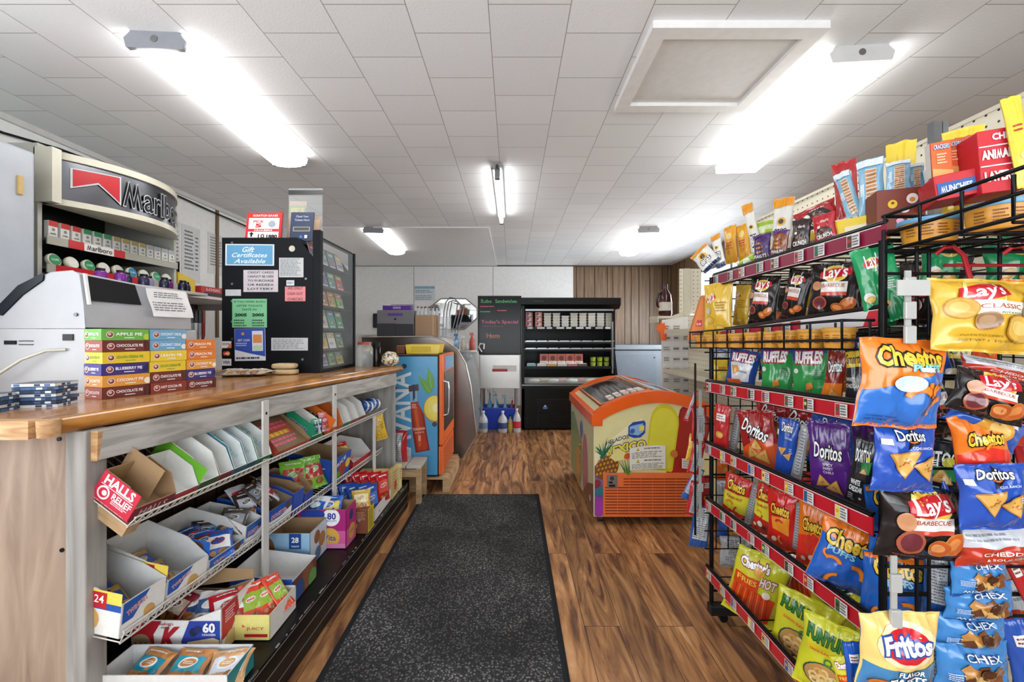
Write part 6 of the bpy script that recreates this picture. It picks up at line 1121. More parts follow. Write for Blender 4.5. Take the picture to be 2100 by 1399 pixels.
m = M(); m.lathe((0, 0, .05), [(.061, 0), (.061, .08)], mt('#cfc9bd', 'paper'), 18); m.obj('wrap_label', parent=t)
m = M(); m.box(1.33, 1.56, 3.92, 4.15, 1.375, 1.398, CRM); m.box(1.33, 1.34, 3.92, 4.15, 1.34, 1.375, CRM); m.box(1.55, 1.57, 3.93, 4.1, 0, 1.375, CRM); m.obj('end_shelf', label='cream end shelf holding the maroon jug beside the pegboard', cat='shelf')
m = M(); m.box(1.4, 1.48, 3.95, 4.0, 1.28, 1.36, mt('#c8d22c', 'paper')); m.obj('green_tag', label='lime yellow tag hanging under the cream end shelf', cat='tag', bevel=.01)

# ---------------------------------------------------------------- black wire chip rack
WB = mt('#17181a', 'wire'); RX, RY0, RY1, RBX = .84, .995, 1.85, 1.28
rk = thing('chip_rack', 'black wire snack rack with red price strips packed with chip bags', 'display rack', (1.06, 1.42, 0))
m = M()
for x, y in ((RX + .02, RY0), (RBX, RY0), (RX + .02, RY1), (RBX, RY1)): m.tube([(x, y, .07), (x, y, 1.44 if y == RY0 else 1.47)], .009, WB)
for z in (.12, .62, 1.12, 1.44):
    for y in (RY0, RY1): m.tube([(RX + .02, y, z), (RBX, y, z)], .005, WB)
    m.tube([(RBX, RY0, min(z, 1.44)), (RBX, RY1, min(z, 1.44))], .005, WB)
m.obj('frame', parent=rk, world=True)
m = M()
for i in range(14): y = RY0 + .04 + i * .06; m.tube([(RBX, y, .1), (RBX, y, 1.5)], .0022, WB, 4)
for i in range(18): z = .15 + i * .078; m.tube([(RBX, RY0, z), (RBX, RY1, z)], .0022, WB, 4)
m.obj('back_grid', parent=rk, world=True)
m = M()
for i in range(9): x = RX + .04 + i * .052; m.tube([(x, RY1, .3), (x, RY1, 1.45)], .0028, WB, 5)
for i in range(16): z = .3 + i * .077; m.tube([(RX - .01, RY1, z), (RBX, RY1, z)], .0028, WB, 5)
m.tube([(RX - .05, RY1, .36), (RX - .05, RY1, 1.1)], .0045, WB)
m.obj('end_grid', parent=rk, world=True)
for y in (RY0 + .05, RY1 - .02):
    m = M(); m.box(RX - .0, 1.36, y - .022, y + .022, .035, .075, mt('#1d1e20', 'plastic')); m.obj('foot', parent=rk, world=True, bevel=.004)
    for x in (RX + .06, 1.3): m = M(); m.cyl((x, y - .01, .018), (x, y + .01, .018), .0175, .0175, mt('#111111', 'plastic')); m.obj('caster', parent=rk, world=True)
SHZ = [(1.455, 1.457, '#8c1d3f'), (1.214, 1.262, '#b01f38'), (1.0, 1.035, '#c41e2c'), (.735, .778, '#c41e2c'), (.495, .54, '#c01d2b'), (.205, .235, '#c01d2b')]
TAGC = ['#3a6b3a', '#d8a53a', '#4a3a2c', '#2f5aa0', '#b03a3a', '#e6d46a']
for i, (zf, zn, c) in enumerate(SHZ):
    m = M(); xi = RX + (.03 if i < 2 else 0)
    for k in range(15): y = RY0 + .02 + k * .059; z = zf + (zn - zf) * (RY1 - y) / (RY1 - RY0) - .022; m.tube([(xi, y, z), (RBX, y, z)], .0025, WB, 4)
    zl = lambda y, d=0: zf + (zn - zf) * (RY1 - y) / (RY1 - RY0) + d
    for x, d in ((xi, -.022), (RX + .2, -.026), (xi - .004, .024), (xi + .0, .029)): m.tube([(x, RY0, zl(RY0, d)), (x, RY1, zl(RY1, d))], .004, WB)
    sh = m.obj('wire_shelf', parent=rk, world=True)
    m = M(); h_ = .021; xs = xi - .008
    m.prism([(xs, RY0 - .005, zl(RY0, -h_)), (xs, RY1, zl(RY1, -h_)), (xs, RY1, zl(RY1, h_)), (xs, RY0 - .005, zl(RY0, h_))], (.003, 0, 0), mt(c, 'plastic', rough=.3))
    p = Paint(m, lambda u, v, l=0: Vector((xs - l, (RY0 + RY1) / 2 - u * (RY1 - RY0) / 2, zl((RY0 + RY1) / 2 - u * (RY1 - RY0) / 2, v * h_))), RY1 - RY0, 2 * h_, False, 'plastic', .0004)
    p.rect(-1, 1, .88, .98, '#e6e2df'); p.rect(-1, 1, -.98, -.9, '#e6e2df')
    n_ = 8 if i != 1 else 7
    for k in range(n_):
        u = -.96 + k * 1.92 / n_ + .04 * (k % 2); w = .095
        p.rect(u, u + w, -.75, .8, '#e8e6e2'); p.rect(u + .004, u + w * .4, -.7, .72, TAGC[(k * 2 + i) % 6]); p.ell(u + w * .2, .1, .012, TAGC[(k + i + 3) % 6]); p.lines(u + w * .45, u + w * .95, -.6, .7, 4, '#77787c', k + i, .6)
    if i == 1: p.rect(.35, .98, -.8, .85, '#d9d7da'); p.poly([(.88, -.8), (.98, -.8), (.98, .85), (.92, .85)], '#c42a3a')
    m.obj('price_strip', parent=sh, world=True)
# wire dip basket clipped under the upper strip
bk = thing('dip_basket', 'black wire basket holding a row of dip cups on the chip rack', 'wire basket', (.8, 1.42, 1.12))
m = M()
zb_ = lambda y: 1.166 + .021 * (RY1 - y) / (RY1 - RY0)
for z in (.022, .068): m.tube([(RX, RY0, zb_(RY0) + z), (.765, RY0, zb_(RY0) + z), (.765, RY1, zb_(RY1) + z), (RX, RY1, zb_(RY1) + z)], .0035, WB)
for k in range(9): y = RY0 + .0 + k * .106; z = zb_(y); m.tube([(.765, y, z + .068), (.765, y, z), (.83, y, z), (.83, y, z + .068)], .003, WB, 5)
for x in (.785, .815): m.tube([(x, RY0, zb_(RY0)), (x, RY1, zb_(RY1))], .003, WB, 4)
m.obj('basket_wires', parent=bk, world=True)
def dip(name, x, y, z, r, h_, label, lid='#c9953a', wall='#e3a03c', grp=None):
    t = thing(name, label, 'dip cup', (x, y, z), 0, grp)
    m = M(); m.lathe((0, 0, 0), [(r * .82, 0), (r * .86, .004), (r * .97, h_)], mt(wall, 'plastic', rough=.3), 24)
    for a_ in range(5):
        g = math.pi + .2 + a_ * .55; q = Vector((math.cos(g) * r * .935, math.sin(g) * r * .935, h_ * .5)); fpaint(m, q, Vector((-math.sin(g), math.cos(g), 0)) * r * .22, (0, 0, h_ * .28), 'plastic').lines(-.9, .9, -.9, .9, 4, '#7c4a1c', a_)
    m.obj('cup', parent=t)
    m = M(); m.lathe((0, 0, h_), [(r * 1.02, -.006), (r * 1.06, 0), (r * 1.06, .003), (r * .9, .005), (0, .004)], mt(lid, 'plastic', rough=.25), 24)
    if lid != '#c9953a': p = Paint(m, lambda u, v, l=0: Vector((r * u, r * v, h_ + .0045 + l)), r * 2, r * 2, False, 'plastic'); p.ell(0, 0, .7, '#cfe2ee', .6); p.text('DIP', 0, 0, .6, '#2a5a94')
    m.obj('lid', parent=t); return t
for k in range(9): dip('dip_cup', .801, RY1 - .055 - k * .093, zb_(RY1 - .055 - k * .093) + .0035, .035, .045, 'small orange yellow dip cup in the wire basket, ' + ORD[k] + ' from the far end', grp='dip cups in the wire basket')

# ---------------------------------------------------------------- chip bags
def potato(p, u, v, r, rot=0, c='#dfb352', c2='#ecca74'): p.ell(u, v, r, '#b9862f', .72, rot=rot); p.ell(u, v, r * .93, c, .7, rot=rot); p.ell(u - r * .15, v + r * .05, r * .6, c2, .6, rot=rot)
def tri_chip(p, u, v, r, rot=0):
    T_ = [(math.cos(a) * (1 + 0), math.sin(a)) for a in (R(90), R(210), R(330))]; p.shp(u, v, r, [(0, 1), (-.95, -.55), (-.8, -.62), (.85, -.58), (.98, -.5)], '#b47e3a', rot); p.shp(u, v, r * .9, [(0, 1), (-.95, -.58), (.95, -.55)], '#d9a95a', rot)
    q = random.Random(int(u * 100 + v * 37))
    for i in range(7): a = q.random() * 6.28; d = q.random() * .35 * r; p.ell(u + math.cos(a) * d, v + (math.sin(a) * d) * p.w / p.h, r * .06, ('#c4612a', '#a8702c')[i % 2], n=6)
def puff(p, u, v, r, a0, c='#ee8a2c'): p.arc(u, v, r, a0, a0 + 2.2, r * .27, '#c9631a'); p.arc(u, v, r, a0 + .05, a0 + 2.15, r * .19, c)
def sun(p, u, v, r):
    p.ell(u, v, r, '#f8e07a', .8); p.ell(u, v, r * .85, '#e9b93a', .8)
def lays(p, v=.5, W=1.1, u=0, rot=.12):
    sun(p, u, v, W * .42); p.shp(u, v, W / 2, [(-1.05, -.22), (-.95, .3), (0, .42), (1.0, .36), (1.08, -.2), (0, -.36)], '#c5202c', rot); p.text("Lay's", u, v + .01, W * .82, '#ffffff', rot=rot, shear=.15, off=.02, H=W * .5)
def cheet(p, v, W, tx='Cheetos', rot=.0, u=0): p.text(tx, u, v, W, '#f0c43c', out='#1a1512', rot=rot, off=.035, oc=.1, H=W * .29, arch=.03)
def dor(p, v, W, rot=0, tx='Doritos', u=0):
    p.shp(u, v - .06, W * .32, [(-.15, .2), (.1, .9), (.4, .3), (1.0, -.2), (-.5, -1.1)], '#16161a', rot); p.arc(u, v, W * .2, -2.4, -.6, .02, '#e2682a'); p.text(tx, u, v, W, '#ffffff', out='#17181c', rot=rot, off=.02, oc=.07, H=W * .3, shear=.1)
def k_lclassic(p):
    lays(p, .55, .85, -.2); p.poly([(-.45, .35), (.5, .3), (.5, -.02), (-.4, -.05)], '#ece8d8'); p.text('CLASSIC', .05, .17, .75, '#a8402e', H=.12); p.text('100% POTATOES', .1, .0, .7, '#6a5a2a', H=.05)
    potato(p, -.62, .12, .3, .2, '#cfa24a', '#dfb968'); potato(p, -.25, -.22, .24, .4, '#8b6440', '#a58058'); potato(p, .4, -.4, .36, -.2); potato(p, .75, -.05, .33, -.6); potato(p, .72, .35, .28, .3); p.text('POTATO CHIPS', -.3, -.6, .7, '#8a6a1c', H=.05); p.text('NET WT 1 1/2 OZ', -.2, -.72, .9, '#6a5a2a', H=.06)
def k_lbbq(p):
    p.poly([(-1, 1), (1, 1), (1, .62), (0, .5), (-1, .68)], '#2a211f'); lays(p, .6, 1.1); p.rect(-.5, .5, -.02, .33, '#e9e2dc'); p.text('BARBECUE', 0, .2, .85, '#a8402e', H=.13); p.rect(-.5, .5, -.14, -.02, '#c7452e'); potato(p, .55, -.42, .34, .6, '#c9602e', '#dd8a4a'); potato(p, .2, -.55, .28, -.3, '#c05a2a', '#e29a5a'); p.ell(-.5, -.38, .28, '#a5563c'); p.ell(-.5, -.38, .22, '#6a2a34'); p.ell(-.65, .2, .2, '#c48a62'); p.text('POTATO CHIPS', -.4, -.8, .7, '#a84a3a', H=.04)
def k_lgreen(p): lays(p, .55, 1.0); p.ell(-.55, -.35, .3, '#e9ece6'); potato(p, -.5, -.4, .26, .5); potato(p, .1, -.55, .3, -.2); p.lines(.3, .8, -.2, .1, 5, '#e2ece4', 3)
def k_lyellow(p): lays(p, .4, .8, -.3, .3); potato(p, -.4, -.4, .35); p.ell(-.45, -.05, .2, '#cfc7b4'); p.lines(.1, .8, -.1, .3, 4, '#a07a24', 3); potato(p, .3, -.7, .3)
def ruf(p, base2, v=.62):
    p.text('RUFFLES', .0, v, 1.5, '#ffffff', out='#b01f38', rot=.03, off=.05, oc=.13, H=.42); 
def k_rblue(p): p.poly([(-.8, .3), (-.4, .42), (0, .34), (.4, .42), (.75, .3), (.6, -.5), (-.5, -.6)], '#dfe3e8'); ruf(p, 0); p.shp(-.35, -.0, .35, [(-1, .6), (.2, .9), (.9, -.2), (-.3, -1)], '#dfa552'); p.shp(-.3, -.65, .6, [(-1, .2), (.6, .5), (1, -.2), (-.4, -.6)], '#e2602c'); p.text('CHEDDAR', .2, -.05, .5, '#2a3f78', H=.08)
def k_rgreen(p):
    p.poly([(-1, 1), (1, 1), (1, .8), (.3, .7), (-.4, .5), (-1, .5)], '#24489c'); ruf(p, 0); p.ell(-.7, .15, .15, '#e6eee4'); p.shp(-.2, -.6, .55, [(-.9, -.2), (-.2, .25), (.9, .1), (.5, -.4), (-.5, -.6)], '#d8742c'); p.shp(.1, -.35, .35, [(-.5, -.6), (-.4, .5), (.5, .8), (.7, -.2)], '#e0843a')
    for k in range(6): p.shp(-.5 + .13 * k, -.65 + .02 * k, .2, [(-.06, -.8), (.06, -.8), (.1, .8), (0, .8)], '#a84e18')
    p.lines(.35, .85, -.1, .25, 5, '#1d5a34', 4)
def k_dblue(p): dor(p, .72, 1.0); p.text('COOL RANCH', .3, .38, .7, '#e6ecf6', H=.07); tri_chip(p, -.25, -.05, .5, .1 + math.pi); tri_chip(p, .4, -.2, .42, .35 + math.pi); p.rect(-.95, -.68, .45, .62, '#d9dbe0'); p.lines(.55, .85, -.1, .1, 3, '#c8d4ea', 3)
def k_dred(p): p.poly([(-1, -1), (1, -1), (1, -.1), (.2, .1), (-1, -.3)], '#d8582a'); dor(p, .35, 1.5, -.5); tri_chip(p, -.3, -.4, .4, .3); tri_chip(p, .3, -.5, .45, -.5); tri_chip(p, .0, -.15, .35, 2)
def k_dpurple(p): dor(p, .22, 1.35, -.06); p.text('SPICY', -.0, -.12, .5, '#e6d6ea', H=.07); p.text('SWEET', 0, -.22, .5, '#e6d6ea', H=.07); p.text('CHILI', 0, -.32, .5, '#e6d6ea', H=.07); tri_chip(p, -.35, -.6, .4, .2); tri_chip(p, .25, -.7, .42, -.3)
def k_dblack(p): dor(p, .5, 1.3, .05, 'DORITOS'); p.ell(.5, .45, .2, '#e0d43c'); p.poly([(0, .3), (.9, .4), (.8, 0), (.1, .0)], '#2f8a44'); tri_chip(p, .3, .05, .35); p.text('WHITE', -.2, -.3, .9, '#f0f0ee', H=.16, off=.03); p.text('CHEDDAR', -.1, -.5, 1.2, '#f0f0ee', H=.16, off=.03); p.lines(-.7, -.1, -.85, -.65, 3, '#aab0b6', 3); p.ell(.4, -.75, .12, '#e6d8c4')
def k_dorange(p): dor(p, .45, 1.4, .25); p.poly([(-1, -1), (1, -1), (1, -.1), (-1, -.2)], '#e27a22'); tri_chip(p, .2, -.5, .55, .3); tri_chip(p, -.4, -.7, .4, -.4); p.ell(-.6, .0, .16, '#c83a5a')
def k_smart(p): p.poly([(-1, .85), (1, .95), (1, .45), (-1, .35)], '#e3bf3c'); p.text('Smartfood', .0, .65, 1.8, '#20242c', rot=.06, H=.3); p.text('WHITE', -.5, .0, .8, '#e6e4dc', H=.12); p.text('CHEDDAR', -.35, -.2, 1.1, '#e6e4dc', H=.12); p.shp(.55, -.1, .35, [(-.5, -1), (.8, -1), (.8, 1), (.2, 1.1), (-.4, .4)], '#d9c9a0'); p.lines(-.8, 0, -.8, -.55, 3, '#b9b4a4', 3)
def k_puffs(p):
    p.poly([(-1, -1), (1, -1), (1, .32), (.5, .3), (0, .14), (-.4, .0), (-1, -.15)], '#2f6fc4'); p.poly([(-1, -1), (1, -1), (1, -.9), (-1, -.92)], '#ee7b20'); cheet(p, .64, 1.5); p.text('PUFFS', .3, .4, .8, '#8fe0e6', out='#1c5f9a', H=.16, off=.04, oc=.08)
    p.rect(.1, .45, .33, .42, '#e6e4e0'); puff(p, .55, .14, .2, 3.3); puff(p, .2, -.35, .3, .6); puff(p, .7, -.2, .2, 1.2); puff(p, .75, -.52, .25, 1.6); puff(p, .6, -.05, .14, 2.2); p.ell(-.1, .05, .35, '#cfe0f0', .5); p.text('CHEESE SNACKS', -.5, -.72, .7, '#16357a', H=.04); p.text('NET WT 7/8 OZ', -.45, -.8, .8, '#16357a', H=.05)
def k_puffsbig(p):
    p.poly([(-1, -1), (1, -1), (1, .2), (.4, .35), (-.2, .4), (-1, .5)], '#2460bd'); cheet(p, .45, 1.7, rot=-.1); p.text('PUFFS', -.3, .12, .9, '#8fc8e6', out='#173f86', rot=-.08, H=.18, off=.04, oc=.09); puff(p, -.45, -.3, .25, .4); puff(p, .2, -.4, .3, -.3); puff(p, -.2, -.75, .25, 1.6); puff(p, -.65, .0, .15, 2.5); p.lines(.4, .85, -.15, .05, 4, '#1a3f84', 5)
def k_puffsblue(p): cheet(p, .68, 1.5); p.text('PUFFS', .0, .35, .9, '#8fc8e6', out='#173f86', H=.18, off=.04, oc=.09); puff(p, -.1, .0, .22, .4); puff(p, .3, -.35, .3, .0); puff(p, -.5, -.5, .2, 2); p.poly([(-1, .97), (1, .97), (1, .8), (-1, .86)], '#e8761e')
def k_chot(p): p.poly([(-1, -1), (1, -1), (1, -.1), (0, .1), (-1, -.1)], '#e0352a'); cheet(p, .35, 1.35); puff(p, -.3, -.3, .3, .6, '#d8402c'); puff(p, .3, -.5, .3, 2.0, '#c8382a'); p.ell(.0, -.65, .2, '#efe2d8'); p.ell(-.5, -.75, .15, '#efe2d8'); puff(p, .1, .05, .2, 1, '#e8902c')
def k_chotred(p): cheet(p, .4, 1.3); p.poly([(-.6, .1), (.7, .2), (.6, -.4), (-.5, -.3)], '#e8902c'); puff(p, 0, -.1, .3, .6, '#c92a2a'); puff(p, .2, -.6, .3, 2.3, '#f08a3a'); p.ell(-.4, -.65, .18, '#f0e4da')
def k_chmix(p): p.poly([(-1, .3), (1, .35), (1, -.4), (-1, -.3)], '#d9d03a'); cheet(p, .6, 1.3); p.text('FLAMIN HOT', 0, .15, 1.2, '#b5202c', H=.12, off=.03); puff(p, -.3, -.2, .3, .5); puff(p, .35, -.3, .25, 2, '#c92a2a'); p.ell(0, -.6, .3, '#efe6da'); p.ell(.5, -.7, .2, '#4a2a20'); p.ell(-.6, -.7, .2, '#efe6da')
def k_hotfries(p):
    p.poly([(-.95, .62), (.2, .95), (.15, .5), (.0, .4), (-.95, .2)], '#d9d03a'); p.text("Chester's", -.25, .68, 1.1, '#ffffff', out='#8a1c4a', rot=.1, off=.04, oc=.12, H=.26); p.text('HOT', .4, .34, .6, '#e8d8d0', out='#8a1c4a', rot=.0, off=.04, oc=.1, H=.26)
    p.poly([(-.9, .3), (.1, .35), (.1, -.85), (-.9, -.85)], '#d8491f'); p.poly([(.1, .0), (.8, -.05), (.75, -.8), (.1, -.85)], '#d4411c'); p.text('FRIES', -.4, .2, .8, '#f0d04a', rot=.05, H=.14)
    for k in range(12): p.poly([(-.85 + .135 * k, -.82), (-.82 + .135 * k, -.82), (-.86 + .13 * k, .0), (-.89 + .13 * k, .0)], ('#f08a3c', '#b5300f')[k % 2])
    p.ell(.45, .05, .16, '#efe4da'); p.ell(-.05, .55, .2, '#e0a03a')
def k_funyuns(p):
    p.text('FUNYUNS', -.1, .55, 1.5, '#2f7a34', out='#16401c', rot=-.1, off=.04, oc=.1, H=.34); p.poly([(-.8, .3), (.7, .15), (.7, .02), (-.8, .18)], '#e8b92c'); p.text('ONION FLAVORED RINGS', -.05, .17, 1.3, '#8a3a1c', rot=-.07, H=.07)
    p.ell(-.1, -.42, .66, '#1e4a3c', .8); p.ell(-.1, -.42, .61, '#b98c50', .8)
    q = random.Random(3)
    for k in range(13): a = q.random() * 6.28; d = q.random() * .42; u, v = -.1 + math.cos(a) * d, -.42 + math.sin(a) * d * p.w / p.h * .8; p.arc(u, v, .13, 0, 6.28, .045, ('#e3c07c', '#d2a45c', '#efd49a')[k % 3], 12)
    p.lines(.45, .85, -.2, .1, 3, '#6f8a1e', 3); p.arc(.0, .0, .12, 0, 6.28, .03, '#2f7a34', 12)
def k_fritos(p):
    p.poly([(-1, -1), (1, -1), (1, -.12), (0, -.25), (-1, -.12)], '#3f7fb0'); p.ell(0, .35, .78, '#f0e2b4', .62); p.ell(0, .34, .6, '#cf2630', .62); p.text('Fritos', 0, .36, 1.25, '#ffffff', out='#2a4a9c', off=.04, oc=.12, H=.42); p.text('FLAVOR', .1, -.3, .7, '#ffffff', out='#20242c', H=.13, off=.03); p.text('TWISTS', .0, -.5, 1.0, '#ffffff', out='#20242c', H=.2, off=.03); p.text('HONEY BBQ', .05, -.7, .8, '#e6c43a', H=.1); puff(p, -.6, -.7, .2, .5, '#d87a2c'); puff(p, .7, -.75, .2, 1.5, '#d87a2c')
def k_chex(p):
    p.poly([(-1, -1), (1, -1), (1, -.84), (-1, -.8)], '#1f4f9c'); q = random.Random(7)
    for k in range(16): u = -.45 + q.random() * 1.1; v = -.35 + q.random() * .55; p.shp(u, v, .14, [(-1, -.8), (.9, -1), (1, .9), (-.8, 1)], ('#a56a34', '#5e3620', '#c08a4a', '#d9b06a', '#7d4a28')[k % 5], q.random() * 3)
    p.ell(.1, 0, .2, '#4a2a1c', .6); p.lines(-.9, -.5, -.3, .0, 4, '#cfe0f4', 3); p.text('CHEX', .0, .62, .9, '#e6eef6', H=.22, out='#1c3f7c', oc=.06); p.text('MIX', -.6, -.55, .5, '#dfe8f4', H=.12)
def k_cheddar(p): p.poly([(-1, .1), (-.6, .2), (-.2, .08), (.2, .2), (.6, .08), (1, .2), (1, 1), (-1, 1)], '#cfd2d8'); p.text('CHEDDAR', .1, -.2, 1.3, '#f2e4dc', H=.2, off=.02); p.text('& SOUR CREAM', .15, -.5, 1.2, '#f2e4dc', H=.12); p.lines(-.8, .4, .4, .8, 2, '#8d9098', 3)
def k_seed(p): p.ell(0, .2, .42, '#e4b33a'); p.ell(0, .2, .25, '#4a2c18'); p.text('BIGS', 0, -.25, 1.1, '#ffffff', out='#17181c', off=.03, oc=.12, H=.35); p.poly([(-1, -1), (1, -1), (1, -.72), (-1, -.72)], '#23345c'); p.poly([(-1, 1), (1, 1), (1, .7), (-1, .66)], '#e89a22')
def k_pnut(p): p.ell(0, .45, .5, '#f2d37a'); p.lines(-.6, .6, -.1, .15, 2, '#c8401e', 5, .6); p.ell(-.2, -.4, .35, '#d88a2a'); p.ell(.3, -.6, .3, '#e8a83a'); p.lines(-.7, .7, -.25, -.1, 2, '#9a5a14', 3)
def k_lime(p): p.rect(-1, 1, .3, .7, '#e6efc0'); p.lines(-.8, .8, -.5, .1, 6, '#6f8a2a', 3); p.ell(.2, -.6, .4, '#e8f0d0')
def k_nut(p):
    for k in range(9): p.ell(-.5 + .33 * (k % 3) + .1 * (k // 3), .35 - .3 * (k // 3), .17, ('#a5672c', '#c98a44', '#7b4620')[k % 3], .8)
    p.text('PEANUTS', 0, -.55, 1.5, '#ffffff', H=.22, out='#2a1a2a', oc=.08); p.poly([(-1, 1), (1, 1), (1, .6), (0, .85), (-1, .6)], '#5a2a7a')
def k_crunch(p): p.ell(.0, -.3, .75, '#2c1614', .7); p.ell(.0, -.3, .5, '#5a3428', .7); p.text('CRUNCH', 0, -.55, 1.4, '#f0e8e2', out='#1a1210', rot=.1, H=.3, off=.03); p.ell(-.4, .1, .15, '#e6dccc'); p.text('dark', .2, .5, .8, '#f0dcd8', H=.2)
def k_cook(p):
    p.rect(-.35, .55, -.9, .6, '#e9e0d2')
    for k in range(11): v = -.82 + k * .13; p.poly([(-.3, v), (.5, v + .01), (.52, v + .09), (-.28, v + .085)], ('#c48a50', '#a86c38')[k % 2]); p.poly([(-.28, v + .085), (.52, v + .09), (.5, v + .115), (-.27, v + .11)], '#efe4d4')
    p.text('cookies', -.68, -.1, 1.1, '#ffffff', rot=1.57, H=.2); p.rect(-1, 1, .7, .95, '#dfe9ee')
def k_gen(p): p.rect(-.6, .6, .3, .6, '#efe9e4'); p.lines(-.5, .5, .35, .55, 2, '#5a2a24', 3); p.ell(0, -.3, .5, '#d99a3a', .8); p.ell(.1, -.3, .3, '#e9c070', .8)
def k_back(p): p.rect(-.55, .55, -.85, .85, '#b9bcc0'); p.lines(-.5, .5, -.8, .8, 14, '#6f747a', 4, .5)
def k_backw(p): p.rect(-.8, .8, -.6, .9, '#c9ccd0'); p.lines(-.75, .75, -.55, .85, 14, '#70757c', 5, .5)
def k_yel(p): p.lines(-.5, .5, .2, .4, 2, '#b5382a', 4); p.ell(.1, -.3, .45, '#f0e07a')
K = dict(lclassic=('#dcae38', k_lclassic, '#d9cfa0'), lbbq=('#231d1d', k_lbbq, '#2a2424'), lgreen=('#1f9a5c', k_lgreen, '#d9e6dc'), lyellow=('#e2b93c', k_lyellow, '#d8c890'), rblue=('#214a9c', k_rblue, '#1d3f86'), rgreen=('#2f9a4c', k_rgreen, '#2b8a48'),
         dblue=('#2450b0', k_dblue, '#1f459a'), dred=('#a01c1c', k_dred, '#8a1818'), dpurple=('#54247c', k_dpurple, '#3f1c5e'), dblack=('#20222a', k_dblack, '#1a1c22'), dorange=('#8c2416', k_dorange, '#7a2014'), smart=('#23262c', k_smart, '#1d2024'),
         puffs=('#ee7b20', k_puffs, '#2f6fc4'), puffsbig=('#ea7a1e', k_puffsbig, '#2460bd'), puffsblue=('#2460b8', k_puffsblue, '#1f54a4'), chot=('#e8761e', k_chot, '#c8301e'), chotred=('#cf2420', k_chotred, '#b01c1a'), chmix=('#c43028', k_chmix, '#a0241e'),
         hotfries=('#c9c92e', k_hotfries, '#b9b92a'), funyuns=('#cfd02c', k_funyuns, '#b9b92a'), fritos=('#efcf7c', k_fritos, '#3f7fb0'), chex=('#3f86c8', k_chex, '#3575b4'), cheddar=('#c03a24', k_cheddar, '#b0321e'), seed=('#e6e4dc', k_seed, '#d9d7cf'),
         pnut=('#e8a524', k_pnut, '#d8951c'), lime=('#a9cc3a', k_lime, '#9abb32'), nut=('#8a4a24', k_nut, '#7a4020'), nutp=('#4a2a6a', k_nut, '#3f245a'), crunchk=('#2a1a1a', k_crunch, '#1f1414'), crunchr=('#b8202c', k_crunch, '#a01a24'), cook=('#8fbfdc', k_cook, '#7fb0d0'),
         yel=('#ecca3a', k_yel, '#dfbd30'), red=('#b8262a', k_gen, '#a01e22'), bluep=('#2456b4', k_gen, '#1e4aa0'), orangep=('#dd6a22', k_gen, '#c85c1a'), redback=('#b3262c', k_back, '#b3262c'), blueback=('#2c5a9c', k_backw, '#2c5a9c'), silver=('#b9bcc0', k_backw, '#b0b3b8'), greyb=('#8f9296', k_back, '#85888c'))
BN = [0]
def bag(kind, x0, x1, y0, y1, X=None, Y=None, yaw=-75, roll=0, lean=0, fat=.34, label='', curl=0, name='chip_bag', cat='chip bag'):
    cx_, cy_ = (x0 + x1) / 2, (y0 + y1) / 2
    if Y is None: Y = X * FP / (cx_ - CX)
    C = at(cx_, cy_, Y); a = R(yaw); ux, uy = math.cos(a), math.sin(a)
    rr_ = abs(R(roll)); Wp, Hp = (x1 - x0), (y1 - y0)
    if rr_ > .05:      # undo the growth of the outline's box by the roll
        c_, s_ = math.cos(rr_), math.sin(rr_); d_ = c_ * c_ - s_ * s_
        if d_ > .2: Wp, Hp = (Wp * c_ - Hp * s_) / d_, (Hp * c_ - Wp * s_) / d_
    w = Wp / abs(FP * (ux * Y - C.x * uy) / Y ** 2); h_ = Hp * Y / FP / math.cos(R(lean))
    BN[0] += 1; base, dr, bk_ = K[kind]; m = M(); fn = bagfn(w, h_, fat, BN[0] + 1, curl)
    body(m, fn, mt(base, 'foil'), mt(bk_, 'foil'), 36, 46)
    p = Paint(m, fn, w, h_, True, 'foil', .0010)
    dr(p)
    T = Matrix.Translation(C) @ Matrix.Rotation(a, 4, 'Z') @ Matrix.Rotation(R(lean), 4, 'X') @ Matrix.Rotation(R(roll), 4, 'Y')
    return m.obj(name, mat=T, label=label, cat=cat)
nts = dict(name='snack_bag', cat='snack bag')
